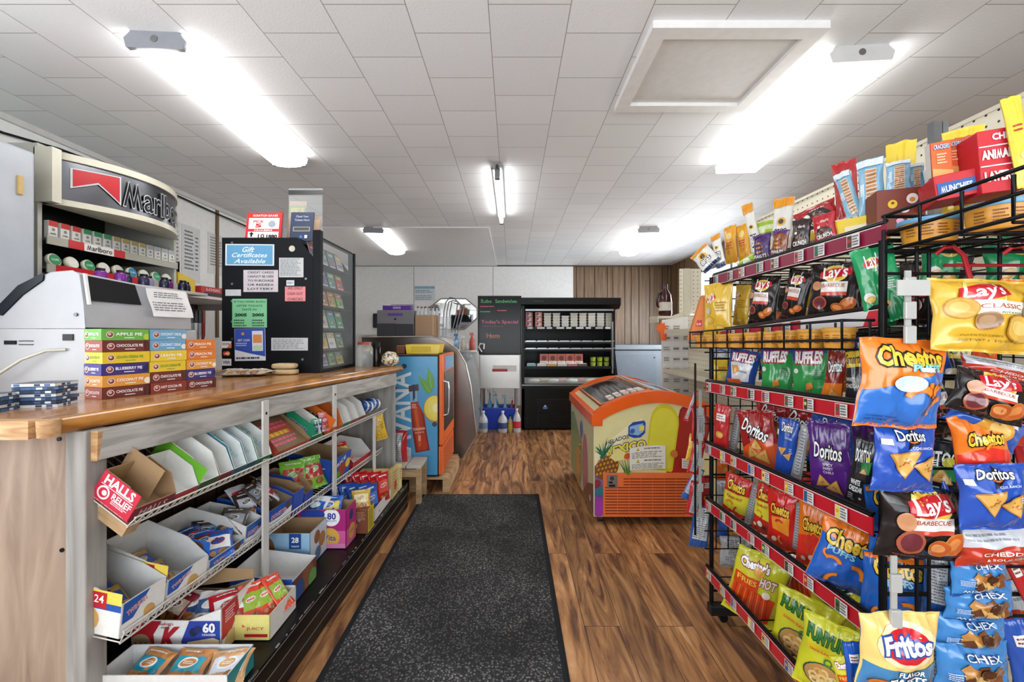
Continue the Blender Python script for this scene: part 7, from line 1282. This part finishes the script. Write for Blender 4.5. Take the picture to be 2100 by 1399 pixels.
BAGS = [  # top shelf: nuts, seeds, cookies
 ('seed', 1425, 1468, 505, 555, dict(Y=1.83, yaw=-50, roll=-40, label='white seed bag with navy foot tipping off the far end of the top shelf', **nts)),
 ('seed', 1456, 1490, 478, 552, dict(Y=1.8, yaw=-60, roll=-12, label='upright white and navy seed bag at the far end of the top shelf', **nts)),
 ('pnut', 1483, 1514, 462, 542, dict(X=.95, yaw=-65, roll=-4, label='orange yellow nut pouch, first of two on the top shelf', **nts)),
 ('pnut', 1508, 1542, 458, 536, dict(X=.98, yaw=-65, roll=-6, label='orange yellow nut pouch showing its printed side, second of two', **nts)),
 ('lime', 1541, 1585, 455, 525, dict(X=1.03, yaw=-60, label='lime green snack pouch behind the purple peanut bag', **nts)),
 ('lime', 1562, 1612, 450, 505, dict(X=1.05, yaw=-60, roll=5, label='pale lime pouch standing behind the brown peanut bag', **nts)),
 ('lime', 1508, 1552, 520, 552, dict(X=.9, yaw=-60, roll=-25, label='small lime green pouch lying at the top shelf lip', **nts)),
 ('seed', 1520, 1570, 412, 545, dict(X=1.0, yaw=-55, roll=-12, label='orange topped seed bag standing at the back of the top shelf, first one', **nts)),
 ('seed', 1577, 1630, 405, 530, dict(X=1.02, yaw=-55, roll=4, label='orange topped seed bag standing at the back of the top shelf, second one', **nts)),
 ('nutp', 1545, 1580, 480, 540, dict(X=.90, yaw=-65, label='purple peanut bag in the middle of the top shelf', **nts)),
 ('nut', 1578, 1620, 470, 532, dict(X=.90, yaw=-65, roll=8, label='brown and orange peanut bag in the middle of the top shelf', **nts)),
 ('crunchr', 1625, 1725, 408, 480, dict(X=1.06, yaw=-50, roll=-18, label='large bright red candy pouch lying over the yellow tray', **nts)),
 ('crunchk', 1620, 1665, 448, 515, dict(X=.92, yaw=-60, roll=4, label='black chocolate crunch pouch in the yellow tray', **nts)),
 ('crunchr', 1664, 1718, 436, 500, dict(X=.94, yaw=-58, roll=-6, label='red chocolate pouch in the yellow tray next to the black one', **nts)),
 ('cook', 1710, 1768, 345, 450, dict(X=1.0, yaw=-55, roll=-14, fat=.5, label='iced cookie pack leaning at the end of the yellow tray', **nts)),
 ('cook', 1758, 1815, 325, 445, dict(X=1.02, yaw=-50, roll=-2, fat=.5, label='upright iced cookie pack with pale blue wrapper beside the brown box', **nts)),
 ('cook', 1815, 1868, 330, 392, dict(X=1.05, yaw=-40, fat=.5, label='pale blue cookie pack behind the brown box under the yellow header', **nts)),
 ('cook', 1862, 1896, 335, 392, dict(X=1.1, yaw=-40, fat=.5, label='second pale blue cookie pack behind the brown box', **nts)),
 ('yel', 1815, 1880, 290, 470, dict(X=1.12, yaw=-40, fat=.15, label='plain yellow pouch header sticking up behind the cookie packs', **nts)),
 ('red', 1705, 1765, 328, 450, dict(X=1.1, yaw=-50, roll=-4, fat=.2, label='red pouch top peeking behind the iced cookie packs', **nts)),
 ('yel', 1930, 2020, 262, 440, dict(X=1.25, yaw=-40, fat=.2, label='yellow pouch behind the orange cracker packs', **nts)),
 ('yel', 2055, 2125, 192, 390, dict(X=1.1, yaw=-25, roll=-8, fat=.4, label='big golden yellow bag at the top of the rack by the red cracker box', **nts)),
 # second level
 ('lyellow', 1442, 1502, 580, 690, dict(Y=1.79, yaw=-62, label='yellow potato chip bag at the far end under the top strip')),
 ('lyellow', 1500, 1542, 582, 672, dict(X=.96, yaw=-80, roll=8, label='yellow chip bag turned sideways between the yellow and black bags')),
 ('lbbq', 1530, 1602, 562, 672, dict(X=.92, yaw=-68, roll=6, label='black barbecue chip bag with red chips, first on the second level')),
 ('lbbq', 1594, 1672, 548, 668, dict(X=.93, yaw=-72, roll=14, label='black barbecue chip bag folded over, middle of the second level')),
 ('lbbq', 1652, 1775, 535, 662, dict(X=.93, yaw=-52, roll=3, label='wide black barbecue chip bag facing out beside the green bag')),
 ('lgreen', 1742, 1862, 495, 668, dict(X=.88, yaw=-45, roll=-10, label='large shiny green chip bag bulging off the near end of the rack')),
 # third level
 ('blueback', 1462, 1502, 716, 800, dict(X=1.02, yaw=-40, label='dark blue bag back seen behind the end wires of the third level')),
 ('rblue', 1484, 1562, 712, 806, dict(X=.93, yaw=-52, roll=10, label='blue ridged chip bag with white panel on the third level')),
 ('rgreen', 1558, 1628, 710, 822, dict(X=.93, yaw=-58, label='green and blue ridged chip bag, first of two')),
 ('rgreen', 1622, 1700, 710, 832, dict(X=.93, yaw=-58, label='green and blue ridged chip bag, second of two')),
 ('dorange', 1682, 1740, 716, 838, dict(X=.92, yaw=-62, roll=8, label='dark red and orange tortilla chip bag next to the green ones')),
 ('smart', 1732, 1792, 712, 846, dict(X=.92, yaw=-62, label='black popcorn bag with yellow band near the hanging orange bag')),
 # fourth level
 ('red', 1460, 1500, 828, 926, dict(Y=1.79, yaw=-60, roll=4, label='bright red snack bag at the far end of the fourth level')),
 ('greyb', 1492, 1526, 836, 930, dict(X=.93, yaw=-50, roll=10, label='silver grey bag back between the red bags on the fourth level')),
 ('dred', 1508, 1604, 836, 968, dict(X=.93, yaw=-55, roll=-8, label='dark red tortilla chip bag with orange chips on the fourth level')),
 ('dred', 1556, 1620, 822, 900, dict(X=1.05, yaw=-60, label='red tortilla chip bag behind the dark red one')),
 ('dblue', 1586, 1640, 856, 986, dict(X=.93, yaw=-62, roll=5, label='blue tortilla chip bag between the red and purple bags')),
 ('greyb', 1622, 1664, 868, 985, dict(X=.93, yaw=-55, roll=10, label='silver nutrition side of a bag before the purple bag')),
 ('dpurple', 1652, 1752, 862, 1022, dict(X=.93, yaw=-55, roll=-3, label='purple tortilla chip bag on the fourth level')),
 ('dblack', 1732, 1800, 895, 1042, dict(X=.92, yaw=-58, roll=8, label='black white-cheddar chip bag at the near end of the fourth level')),
 # fifth level
 ('chmix', 1474, 1545, 970, 1084, dict(X=.93, yaw=-58, roll=8, label='red and yellow puff snack bag, first on the fifth level')),
 ('greyb', 1524, 1560, 990, 1085, dict(X=.95, yaw=-55, roll=12, label='narrow silver bag side between two red and yellow bags')),
 ('chmix', 1540, 1592, 990, 1098, dict(X=.92, yaw=-62, roll=8, label='red and yellow puff snack bag, second on the fifth level')),
 ('chotred', 1572, 1636, 1008, 1128, dict(X=.92, yaw=-60, label='red cheese snack bag with orange top on the fifth level')),
 ('greyb', 1624, 1650, 1030, 1130, dict(X=.94, yaw=-60, roll=5, label='silver bag side next to the red cheese snack bag')),
 ('chot', 1630, 1712, 1030, 1170, dict(X=.93, yaw=-56, roll=3, label='orange and red cheese snack bag on the fifth level')),
 ('puffsbig', 1650, 1828, 1055, 1228, dict(X=.88, yaw=-30, roll=14, label='large tilted orange and blue cheese puff bag on the fifth level')),
 ('puffsblue', 1755, 1905, 1130, 1300, dict(Y=1.04, yaw=-12, roll=4, label='blue cheese puff bag standing under the barbecue bag')),
 # sixth level
 ('hotfries', 1478, 1622, 1120, 1292, dict(X=.92, yaw=-38, roll=14, label='yellow green bag of hot fries on the lowest shelf')),
 ('greyb', 1590, 1628, 1160, 1290, dict(X=.95, yaw=-60, roll=16, label='silver bag side beside the hot fries bag')),
 ('funyuns', 1570, 1730, 1210, 1372, dict(X=.93, yaw=-42, roll=10, label='yellow green onion ring bag on the lowest shelf, first one')),
 ('funyuns', 1622, 1775, 1262, 1440, dict(X=.86, yaw=-38, roll=8, label='yellow green onion ring bag on the lowest shelf, nearer one')),
 ('hotfries', 1700, 1790, 1340, 1450, dict(Y=.97, yaw=-20, roll=-12, label='partly hidden yellow green bag below the blue corner bag')),
 # hanging on the rack's near end
 ('puffs', 1750, 1938, 690, 884, dict(Y=.86, yaw=4, roll=3, lean=4, label='orange and blue cheese puff bag hanging from the white clip strip')),
 ('lclassic', 1900, 2135, 566, 730, dict(Y=.84, yaw=-4, roll=3, lean=-8, label='yellow classic potato chip bag hanging from a red hook')),
 ('orangep', 2040, 2190, 568, 700, dict(Y=.9, yaw=-10, roll=6, label='orange snack bag beside the yellow classic bag')),
 ('cheddar', 1960, 2140, 722, 800, dict(Y=.92, yaw=-5, roll=12, label='red sour cream chip bag just under the yellow classic bag')),
 ('lbbq', 1935, 2120, 745, 880, dict(Y=.89, yaw=-8, roll=16, label='black barbecue bag hanging slanted under the yellow classic bag')),
 ('bluep', 1930, 2110, 800, 935, dict(Y=.93, yaw=-5, roll=28, label='plain blue bag folded behind the slanted black bag')),
 ('chot', 1940, 2080, 840, 1000, dict(Y=.92, yaw=-6, roll=-8, label='orange and red hot cheese bag behind the blue bags')),
 ('dblue', 1784, 1922, 868, 1012, dict(Y=.9, yaw=3, roll=3, label='blue ranch tortilla chip bag hanging below the cheese puff bag')),
 ('dblue', 1955, 2110, 945, 1092, dict(Y=.89, yaw=-6, roll=-4, label='blue ranch tortilla chip bag hanging beside the picture edge')),
 ('lbbq', 1792, 1985, 1000, 1152, dict(Y=.94, yaw=0, roll=3, label='black barbecue chip bag reading BARBECUE below the blue ranch bag')),
 ('cheddar', 1950, 2130, 1068, 1168, dict(Y=.93, yaw=-4, roll=-6, label='silver and red cheddar chip bag under the second blue ranch bag')),
 ('blueback', 1900, 1955, 1000, 1150, dict(Y=.99, yaw=-30, label='blue bag back in the gap beside the barbecue bag')),
 ('chex', 1945, 2068, 1135, 1222, dict(Y=.95, yaw=2, roll=-3, label='light blue party mix bag on the clip strip, topmost of four')),
 ('chex', 1932, 2080, 1192, 1275, dict(Y=.96, yaw=2, roll=-3, label='light blue party mix bag on the clip strip, second of four')),
 ('chex', 1912, 2062, 1255, 1335, dict(Y=.97, yaw=2, roll=2, label='light blue party mix bag on the clip strip, third of four')),
 ('chex', 1915, 2068, 1315, 1415, dict(Y=.95, yaw=2, roll=0, label='light blue party mix bag on the clip strip, lowest of four')),
 ('blueback', 1892, 1950, 1140, 1260, dict(Y=.99, yaw=-35, label='blue nutrition side of a party mix bag by the black wires')),
 ('blueback', 1895, 1945, 1262, 1420, dict(Y=1.0, yaw=-35, label='lower blue nutrition side of a party mix bag by the black wires')),
 ('red', 2050, 2150, 1120, 1290, dict(Y=.98, yaw=-10, roll=-25, label='smooth red bag cut off by the picture edge beside the party mix')),
 ('bluep', 2048, 2160, 1260, 1420, dict(Y=1.0, yaw=-10, roll=-12, label='dark blue bag behind the lowest party mix bag')),
 ('fritos', 1754, 1920, 1250, 1420, dict(Y=.84, yaw=3, roll=1, lean=4, label='tan and blue corn chip bag hanging from the lower clip strip')),
 ('bluep', 1728, 1778, 1315, 1430, dict(Y=.86, yaw=-10, roll=-6, label='blue bag with red letter peeking out beside the tan corn chip bag')),
 ('lgreen', 1880, 1990, 488, 600, dict(Y=1.06, yaw=-14, roll=6, label='green chip bag with red logo behind the hooks, first one')),
 ('lgreen', 2010, 2150, 478, 600, dict(Y=1.08, yaw=-10, roll=-4, label='green chip bag with red logo behind the hooks, second one')),
 ('bluep', 1900, 1950, 660, 760, dict(Y=1.02, yaw=-20, roll=-10, label='small blue bag glimpsed between the puff bag and classic bag')),
 ('lyellow', 1975, 2060, 408, 462, dict(Y=1.08, yaw=-25, label='yellow honey snack bag on the brown shelf behind the cup basket, first one')),
 ('lyellow', 2040, 2120, 395, 450, dict(Y=1.06, yaw=-20, roll=10, label='yellow honey snack bag on the brown shelf behind the cup basket, second one')),
 # hanging on the far side of the rack
 ('redback', 1402, 1432, 800, 866, dict(Y=1.9, yaw=-20, roll=18, label='red and silver bag hanging topmost at the far end of the rack')),
 ('redback', 1418, 1450, 832, 905, dict(Y=1.88, yaw=10, label='red backed bag with silver panel at the rack corner')),
 ('lyellow', 1405, 1445, 888, 950, dict(Y=1.95, yaw=0, roll=10, label='yellow bag hanging behind the red backed ones at the rack corner')),
 ('redback', 1408, 1446, 905, 975, dict(Y=1.9, yaw=-15, roll=12, label='second red and silver bag down at the far end of the rack')),
 ('blueback', 1396, 1445, 955, 1030, dict(Y=1.92, yaw=-10, roll=24, label='blue and silver bag jutting out at the far end of the rack')),
 ('redback', 1405, 1446, 985, 1060, dict(Y=1.9, yaw=-10, roll=10, label='third red and silver bag down at the far end of the rack')),
 ('blueback', 1412, 1460, 1035, 1125, dict(Y=1.9, yaw=-8, roll=6, label='lowest blue and silver bag hanging at the far end of the rack')),
 ('red', 1432, 1462, 975, 1045, dict(Y=1.95, yaw=10, label='red snack bag behind the end wires, middle height')),
 ('yel', 1458, 1500, 735, 792, dict(Y=2.0, yaw=-10, label='yellow bag seen through the end wires of the third level')),
 ('orangep', 1466, 1510, 930, 985, dict(Y=1.98, yaw=-10, label='orange bag behind the rack end wires')),
 ('silver', 1468, 1530, 985, 1045, dict(Y=2.0, yaw=-5, label='silver bag back behind the rack end wires, upper one')),
 ('bluep', 1470, 1540, 1045, 1105, dict(Y=1.98, yaw=-5, label='blue bag behind the rack end wires, middle one')),
 ('silver', 1475, 1545, 1100, 1165, dict(Y=1.96, yaw=-5, label='silver and blue bag back behind the rack end wires, lowest one')),
]
# second rows standing behind the front bags
for lv_, (za, kinds, nm) in enumerate(((1.245, 'lbbq lyellow lbbq lgreen lbbq', 'second'), (1.03, 'rblue rgreen dorange rgreen smart', 'third'), (.77, 'red dred dblue dpurple dblack', 'fourth'), (.53, 'chmix chotred chot puffsbig puffsblue', 'fifth'), (.235, 'hotfries hotfries funyuns funyuns hotfries', 'lowest'))):
    for k, kd in enumerate(kinds.split()):
        Y_ = 1.77 - k * .17; X_ = 1.07 + .02 * (k % 2); c = X_ / Y_ * FP + CX; hz = .19 if lv_ else .17; zc_ = za + hz / 2
        cy_ = HY - (zc_ - CH) * FP / Y_; hp = hz / Y_ * FP; wp = 68 + 22 * k
        bag(kd, c - wp / 2, c + wp / 2, cy_ - hp / 2, cy_ + hp / 2, Y=Y_, yaw=-62 + 5 * (k % 3), roll=(-4, 3, 5, -2, 2)[k], label='chip bag in the back row of the ' + nm + ' rack level, ' + ORD[k] + ' from the far end')
# bags filling the gaps behind the hanging ones at the near end
for k, (kd, x0, x1, y0, y1, rl) in enumerate((('dred', 1930, 2060, 600, 745, 4), ('lbbq', 1880, 1990, 745, 905, -8), ('cheddar', 2050, 2190, 790, 930, 10), ('red', 2070, 2180, 870, 1010, -12), ('bluep', 1905, 2010, 985, 1110, 14), ('dblack', 1930, 2040, 1040, 1180, 6), ('chotred', 2060, 2180, 1040, 1180, 8), ('puffsblue', 1770, 1890, 985, 1150, -4), ('chot', 1800, 1900, 1120, 1260, 6), ('cheddar', 2040, 2160, 1180, 1320, -10), ('hotfries', 1790, 1900, 1290, 1420, 5))):
    bag(kd, x0, x1, y0, y1, Y=1.055 + .02 * (k % 2), yaw=-6 + 4 * (k % 3), roll=rl, label='chip bag half hidden behind the hanging ones at the rack end, ' + ORD[k] + ' going down')
for kd, x0, x1, y0, y1, kw in BAGS: bag(kd, x0, x1, y0, y1, **kw)

# boxes on the top shelf
def pbox(name, x0, x1, y0, y1, Y, yaw, dep, c, label, draw, roll=0, cat='box', top=None):
    C = at((x0 + x1) / 2, (y0 + y1) / 2, Y); a = R(yaw); w = (x1 - x0) / abs(FP * (math.cos(a) * Y - C.x * math.sin(a)) / Y ** 2); h_ = (y1 - y0) * Y / FP
    m = M(); m.box(-w / 2, w / 2, 0, dep, -h_ / 2, h_ / 2, mt(c, 'card')); p = fpaint(m, (0, -.0006, 0), (w / 2, 0, 0), (0, 0, h_ / 2))
    if draw: draw(p)
    p2 = fpaint(m, (-w / 2 - .0006, dep / 2, 0), (0, -dep / 2, 0), (0, 0, h_ / 2))
    if top: p2.rect(-1, 1, -1, 1, top)
    return m.obj(name, mat=Matrix.Translation(C) @ Matrix.Rotation(a, 4, 'Z') @ Matrix.Rotation(R(roll), 4, 'Y'), label=label, cat=cat, bevel=.002)
pbox('candy_tray', 1620, 1700, 478, 522, 1.42, -62, .1, '#efc81e', 'yellow display tray holding black and red chocolate pouches, farther one', lambda p: p.text('Crunch', .2, .2, 1.0, '#2a3a8c', H=.4, rot=.1))
pbox('candy_tray', 1695, 1790, 448, 502, 1.24, -62, .1, '#efcf3a', 'yellow display tray under the iced cookie packs, nearer one', lambda p: p.rect(-.2, 1, -1, .4, '#efe4c4'))
def brown(p):
    p.ell(-.35, .25, .2, '#e8c020', 1.1); p.ell(.45, .45, .24, '#e9e4e0', 1.1); p.ell(.45, .4, .12, '#d88a3a'); p.ell(.15, -.1, .18, '#e6dcd8', .7); p.ell(-.05, -.6, .16, '#e3a8c4', .9); p.ell(.35, -.5, .12, '#e8c020'); p.ell(-.35, .3, .07, '#6a4a10')
pbox('cookie_box', 1797, 1898, 386, 470, 1.12, -22, .08, '#7a3420', 'dark brown box with yellow and white cookie pictures above the dip cups', brown)
pbox('blue_box', 1896, 1935, 345, 398, 1.14, -30, .06, '#62b8cc', 'white and turquoise box between the cookie packs and orange packs', lambda p: p.poly([(-1, 1), (1, 1), (1, .2), (-1, -.5)], '#e6ecec'), roll=-8)
def crk(p): p.poly([(-1, -1), (1, -1), (1, -.7), (-1, -.5)], '#e0a45a'); p.text('CRACKERS', 0, .7, 1.5, '#e6eef6', out='#23408c', H=.26, oc=.08); p.lines(-.5, .5, -.3, .35, 4, '#f4d2a8', 3)
for k in range(4): pbox('cracker_pack', 1910 + k * 24, 1953 + k * 23, 290 - 5 * k, 362 - 7 * k, 1.02 + .01 * k, -20, .022, '#e2642a', 'orange peanut butter cracker pack in the red tray, ' + ORD[k] + ' of four', crk, roll=-3 + 2 * k, cat='cracker pack', top='#d9d4cf')
pbox('cracker_tray', 1916, 2010, 352, 404, .99, -28, .1, '#c5202c', 'red and blue tray of cracker packs above the wire basket', lambda p: (p.rect(-.9, .8, -.7, .35, '#2a5aa0'), p.text('MUNCHIES', -.05, -.2, 1.4, '#e6eef6', H=.55, off=.03)), roll=-7)
def animal(p):
    p.text('CHED', .2, .75, 1.1, '#f4eeec', H=.22, off=.04); p.rect(-1, 1, .45, .49, '#f0dcdc'); p.text('ANIMAL', -.2, .2, 1.4, '#f4eeec', H=.3, off=.05); p.rect(-1, 1, -.18, -.14, '#f0dcdc'); p.text('LAYERED', 0, -.5, 1.7, '#f4eeec', H=.32, off=.05); p.text('Snaps', .78, .1, .5, '#f4eeec', rot=1.57, H=.2)
t_ = pbox('cracker_box', 2008, 2100, 262, 392, .95, -18, .1, '#c8202c', 'red box with big white block lettering at the top of the rack', animal, roll=-4)
# far triangular box and tube seen at the rack's far end
m = M(); q0 = at(1412, 697, 1.92); q1 = at(1447, 697, 1.88); h_ = at(1440, 606, 1.9).z - q0.z
m.prism([(q0.x, 1.92, q0.z), (q1.x, 1.88, q0.z), (q1.x, 1.88, q0.z + h_), (q1.x - .012, 1.885, q0.z + h_)], (.02, .07, 0), mt('#e07a20', 'card')); p = Paint(m, lambda u, v, l=0: Vector((q0.x + (q1.x - q0.x) * (u + 1) / 2 - l * .3, 1.92 - .04 * (u + 1) / 2 - l, q0.z + h_ * (v + 1) / 2)), .08, h_, False, 'card', .001)
p.poly([(-.2, -.4), (.55, -.4), (.75, .85)], '#c5242c'); p.text('$1.89', .2, -.3, .5, '#f0e8e0', H=.12); p.lines(-.6, .8, -.85, -.65, 1, '#5a2a14', 3); m.obj('snack_carton', label='orange and red wedge shaped carton at the far end of the second level', cat='carton')

# clip strips and hooks on the rack's near end
def clip(x, y0, y1, Y, label, n=3):
    t = thing('clip_strip', label, 'clip strip', at(x, y1, Y)); a = at(x, y0, Y); b = at(x, y1, Y); m = M(); m.box(a.x - .006, a.x + .006, Y - .001, Y + .002, b.z, a.z, mt('#a9a9a5', 'plastic')); m.obj('strip', parent=t, world=True)
    for k in range(n):
        z = b.z + (a.z - b.z) * k / n; m = M(); m.box(a.x - .011, a.x + .011, Y - .008, Y - .0005, z, z + .035, mt('#aeaeaa', 'plastic')); m.obj('clip', parent=t, world=True, bevel=.002)
    return t, a
t, a = clip(1862, 555, 705, .85, 'white plastic clip strip holding the hanging orange puff bag'); m = M(); m.box(a.x - .032, a.x + .032, .837, .8395, at(0, 607, .845).z, at(0, 575, .845).z, mt('#b9b9b5', 'plastic')); m.obj('header_card', parent=t, world=True)
clip(1833, 1140, 1285, .83, 'clear plastic clip strip above the tan corn chip bag', 2)
clip(1436, 800, 1060, 1.87, 'grey clip strip at the far rack corner holding red and silver bags', 5)
eg = thing('end_panel_grid', 'black wire end grid of the rack with hanging bags and red hooks', 'wire grid', (1.1, .98, .3))
m = M()
for x in (1812, 1880, 1905, 2050, 2200, 2350): q = at(x, 690, .975); m.tube([(q.x, .975, .25), (q.x, .975, 1.46)], .0042, WB)
for y in (515, 562, 690, 770, 860, 960, 1060, 1160, 1260): z = at(0, y, .975).z; m.tube([(at(1812, 0, .975).x, .97, z), (at(2350, 0, .975).x, .97, z)], .0035, WB)
m.obj('grid_wires', parent=eg, world=True)
m = M(); z = at(0, 545, .97).z; m.tube([(at(1935, 0, .965).x, .965, z), (at(2300, 0, .965).x, .965, z)], .0035, mt('#b3202a', 'wire')); m.obj('red_rail', parent=eg, world=True)
for x in (1930, 2068):
    m = M(); a = at(x, 530, .96); m.tube([a + Vector((-.012, .0, .01)), a + Vector((-.004, -.01, .022)), a + Vector((.008, -.02, .022)), a + Vector((.014, -.035, .0)), a + Vector((.014, -.05, -.06))], .005, mt('#b3202a', 'wire')); m.box(a.x + .002, a.x + .028, a.y - .055, a.y - .045, a.z - .09, a.z - .062, mt('#b3202a', 'plastic')); m.obj('hook', parent=eg, world=True)
# upper wire basket over the near end
ub = thing('cup_basket', 'black wire basket with blue lidded dip cups over the near end of the rack', 'wire basket', (1.0, .85, 1.42))
m = M(); Xb = .865; Yf, Yn = 1.0, .64; Z0, Z1, Z2 = 1.415, 1.455, 1.497
for z, d in ((Z2, .04), (Z1, .03), (Z0, .0)): m.tube([(Xb + .45, Yf, z), (Xb, Yf, z), (Xb, Yn, z + d * .0 + .01), (Xb + .45, Yn, z + .01)], .0042, WB)
for k in range(5): y = Yf - .005 - k * .085; m.tube([(Xb, y, Z2), (Xb, y, Z0), (Xb + .2, y, Z0 + .005), (Xb + .45, y, Z0 + .005)], .0035, WB, 5)
for k in range(4): m.tube([(Xb + .06 + .09 * k, Yf, Z0), (Xb + .06 + .09 * k, Yn, Z0 + .005)], .003, WB, 5)
m.tube([(Xb + .002, Yf + .0, Z0), (Xb + .0, Yf, 1.3), (Xb + .01, Yf, 1.26)], .005, WB); m.obj('basket_wires', parent=ub, world=True)
dip('dip_cup', .928, .955, 1.423, .052, .05, 'large yellow cheese dip cup with blue foil lid, farther of the two', '#6aa8d0')
dip('dip_cup', .955, .84, 1.423, .052, .05, 'large yellow cheese dip cup with blue foil lid, nearer of the two', '#6aa8d0')
m = M(); m.box(1.1, 1.4, .8, 1.0, 1.46, 1.475, mt('#4a3c34', 'plastic')); m.obj('brown_shelf', label='dark brown shelf board behind the wire basket under the top boxes', cat='shelf')
m = M(); q = at(1917, 300, 1.25); m.box(q.x - .012, q.x + .012, 1.24, 1.26, 1.5, 1.84, mt('#9fa3a8', 'metal')); m.box(q.x + .014, q.x + .03, 1.24, 1.26, 1.5, 1.84, mt('#a9adb2', 'metal')); m.obj('upright_post', label='bare grey metal upright sticking up behind the top shelf boxes', cat='post')
# bagged items at the far end of the counter shelves
bag('lyellow', 762, 796, 848, 905, Y=2.95, yaw=30, roll=-12, label='yellow and red snack bag hanging beyond the counter shelves', name='snack_bag', cat='snack bag')
bag('red', 775, 806, 880, 945, Y=3.12, yaw=15, roll=-8, label='small red and yellow bag beneath the hanging yellow one', name='snack_bag', cat='snack bag')
bag('silver', 780, 808, 885, 950, Y=3.2, yaw=0, fat=.5, label='clear produce bag of pale green items on the bench', name='snack_bag', cat='snack bag')
bag('redback', 800, 836, 882, 952, Y=3.2, yaw=-15, fat=.5, label='clear bag of red candy sitting on the whitewashed bench', name='candy_bag', cat='candy bag')
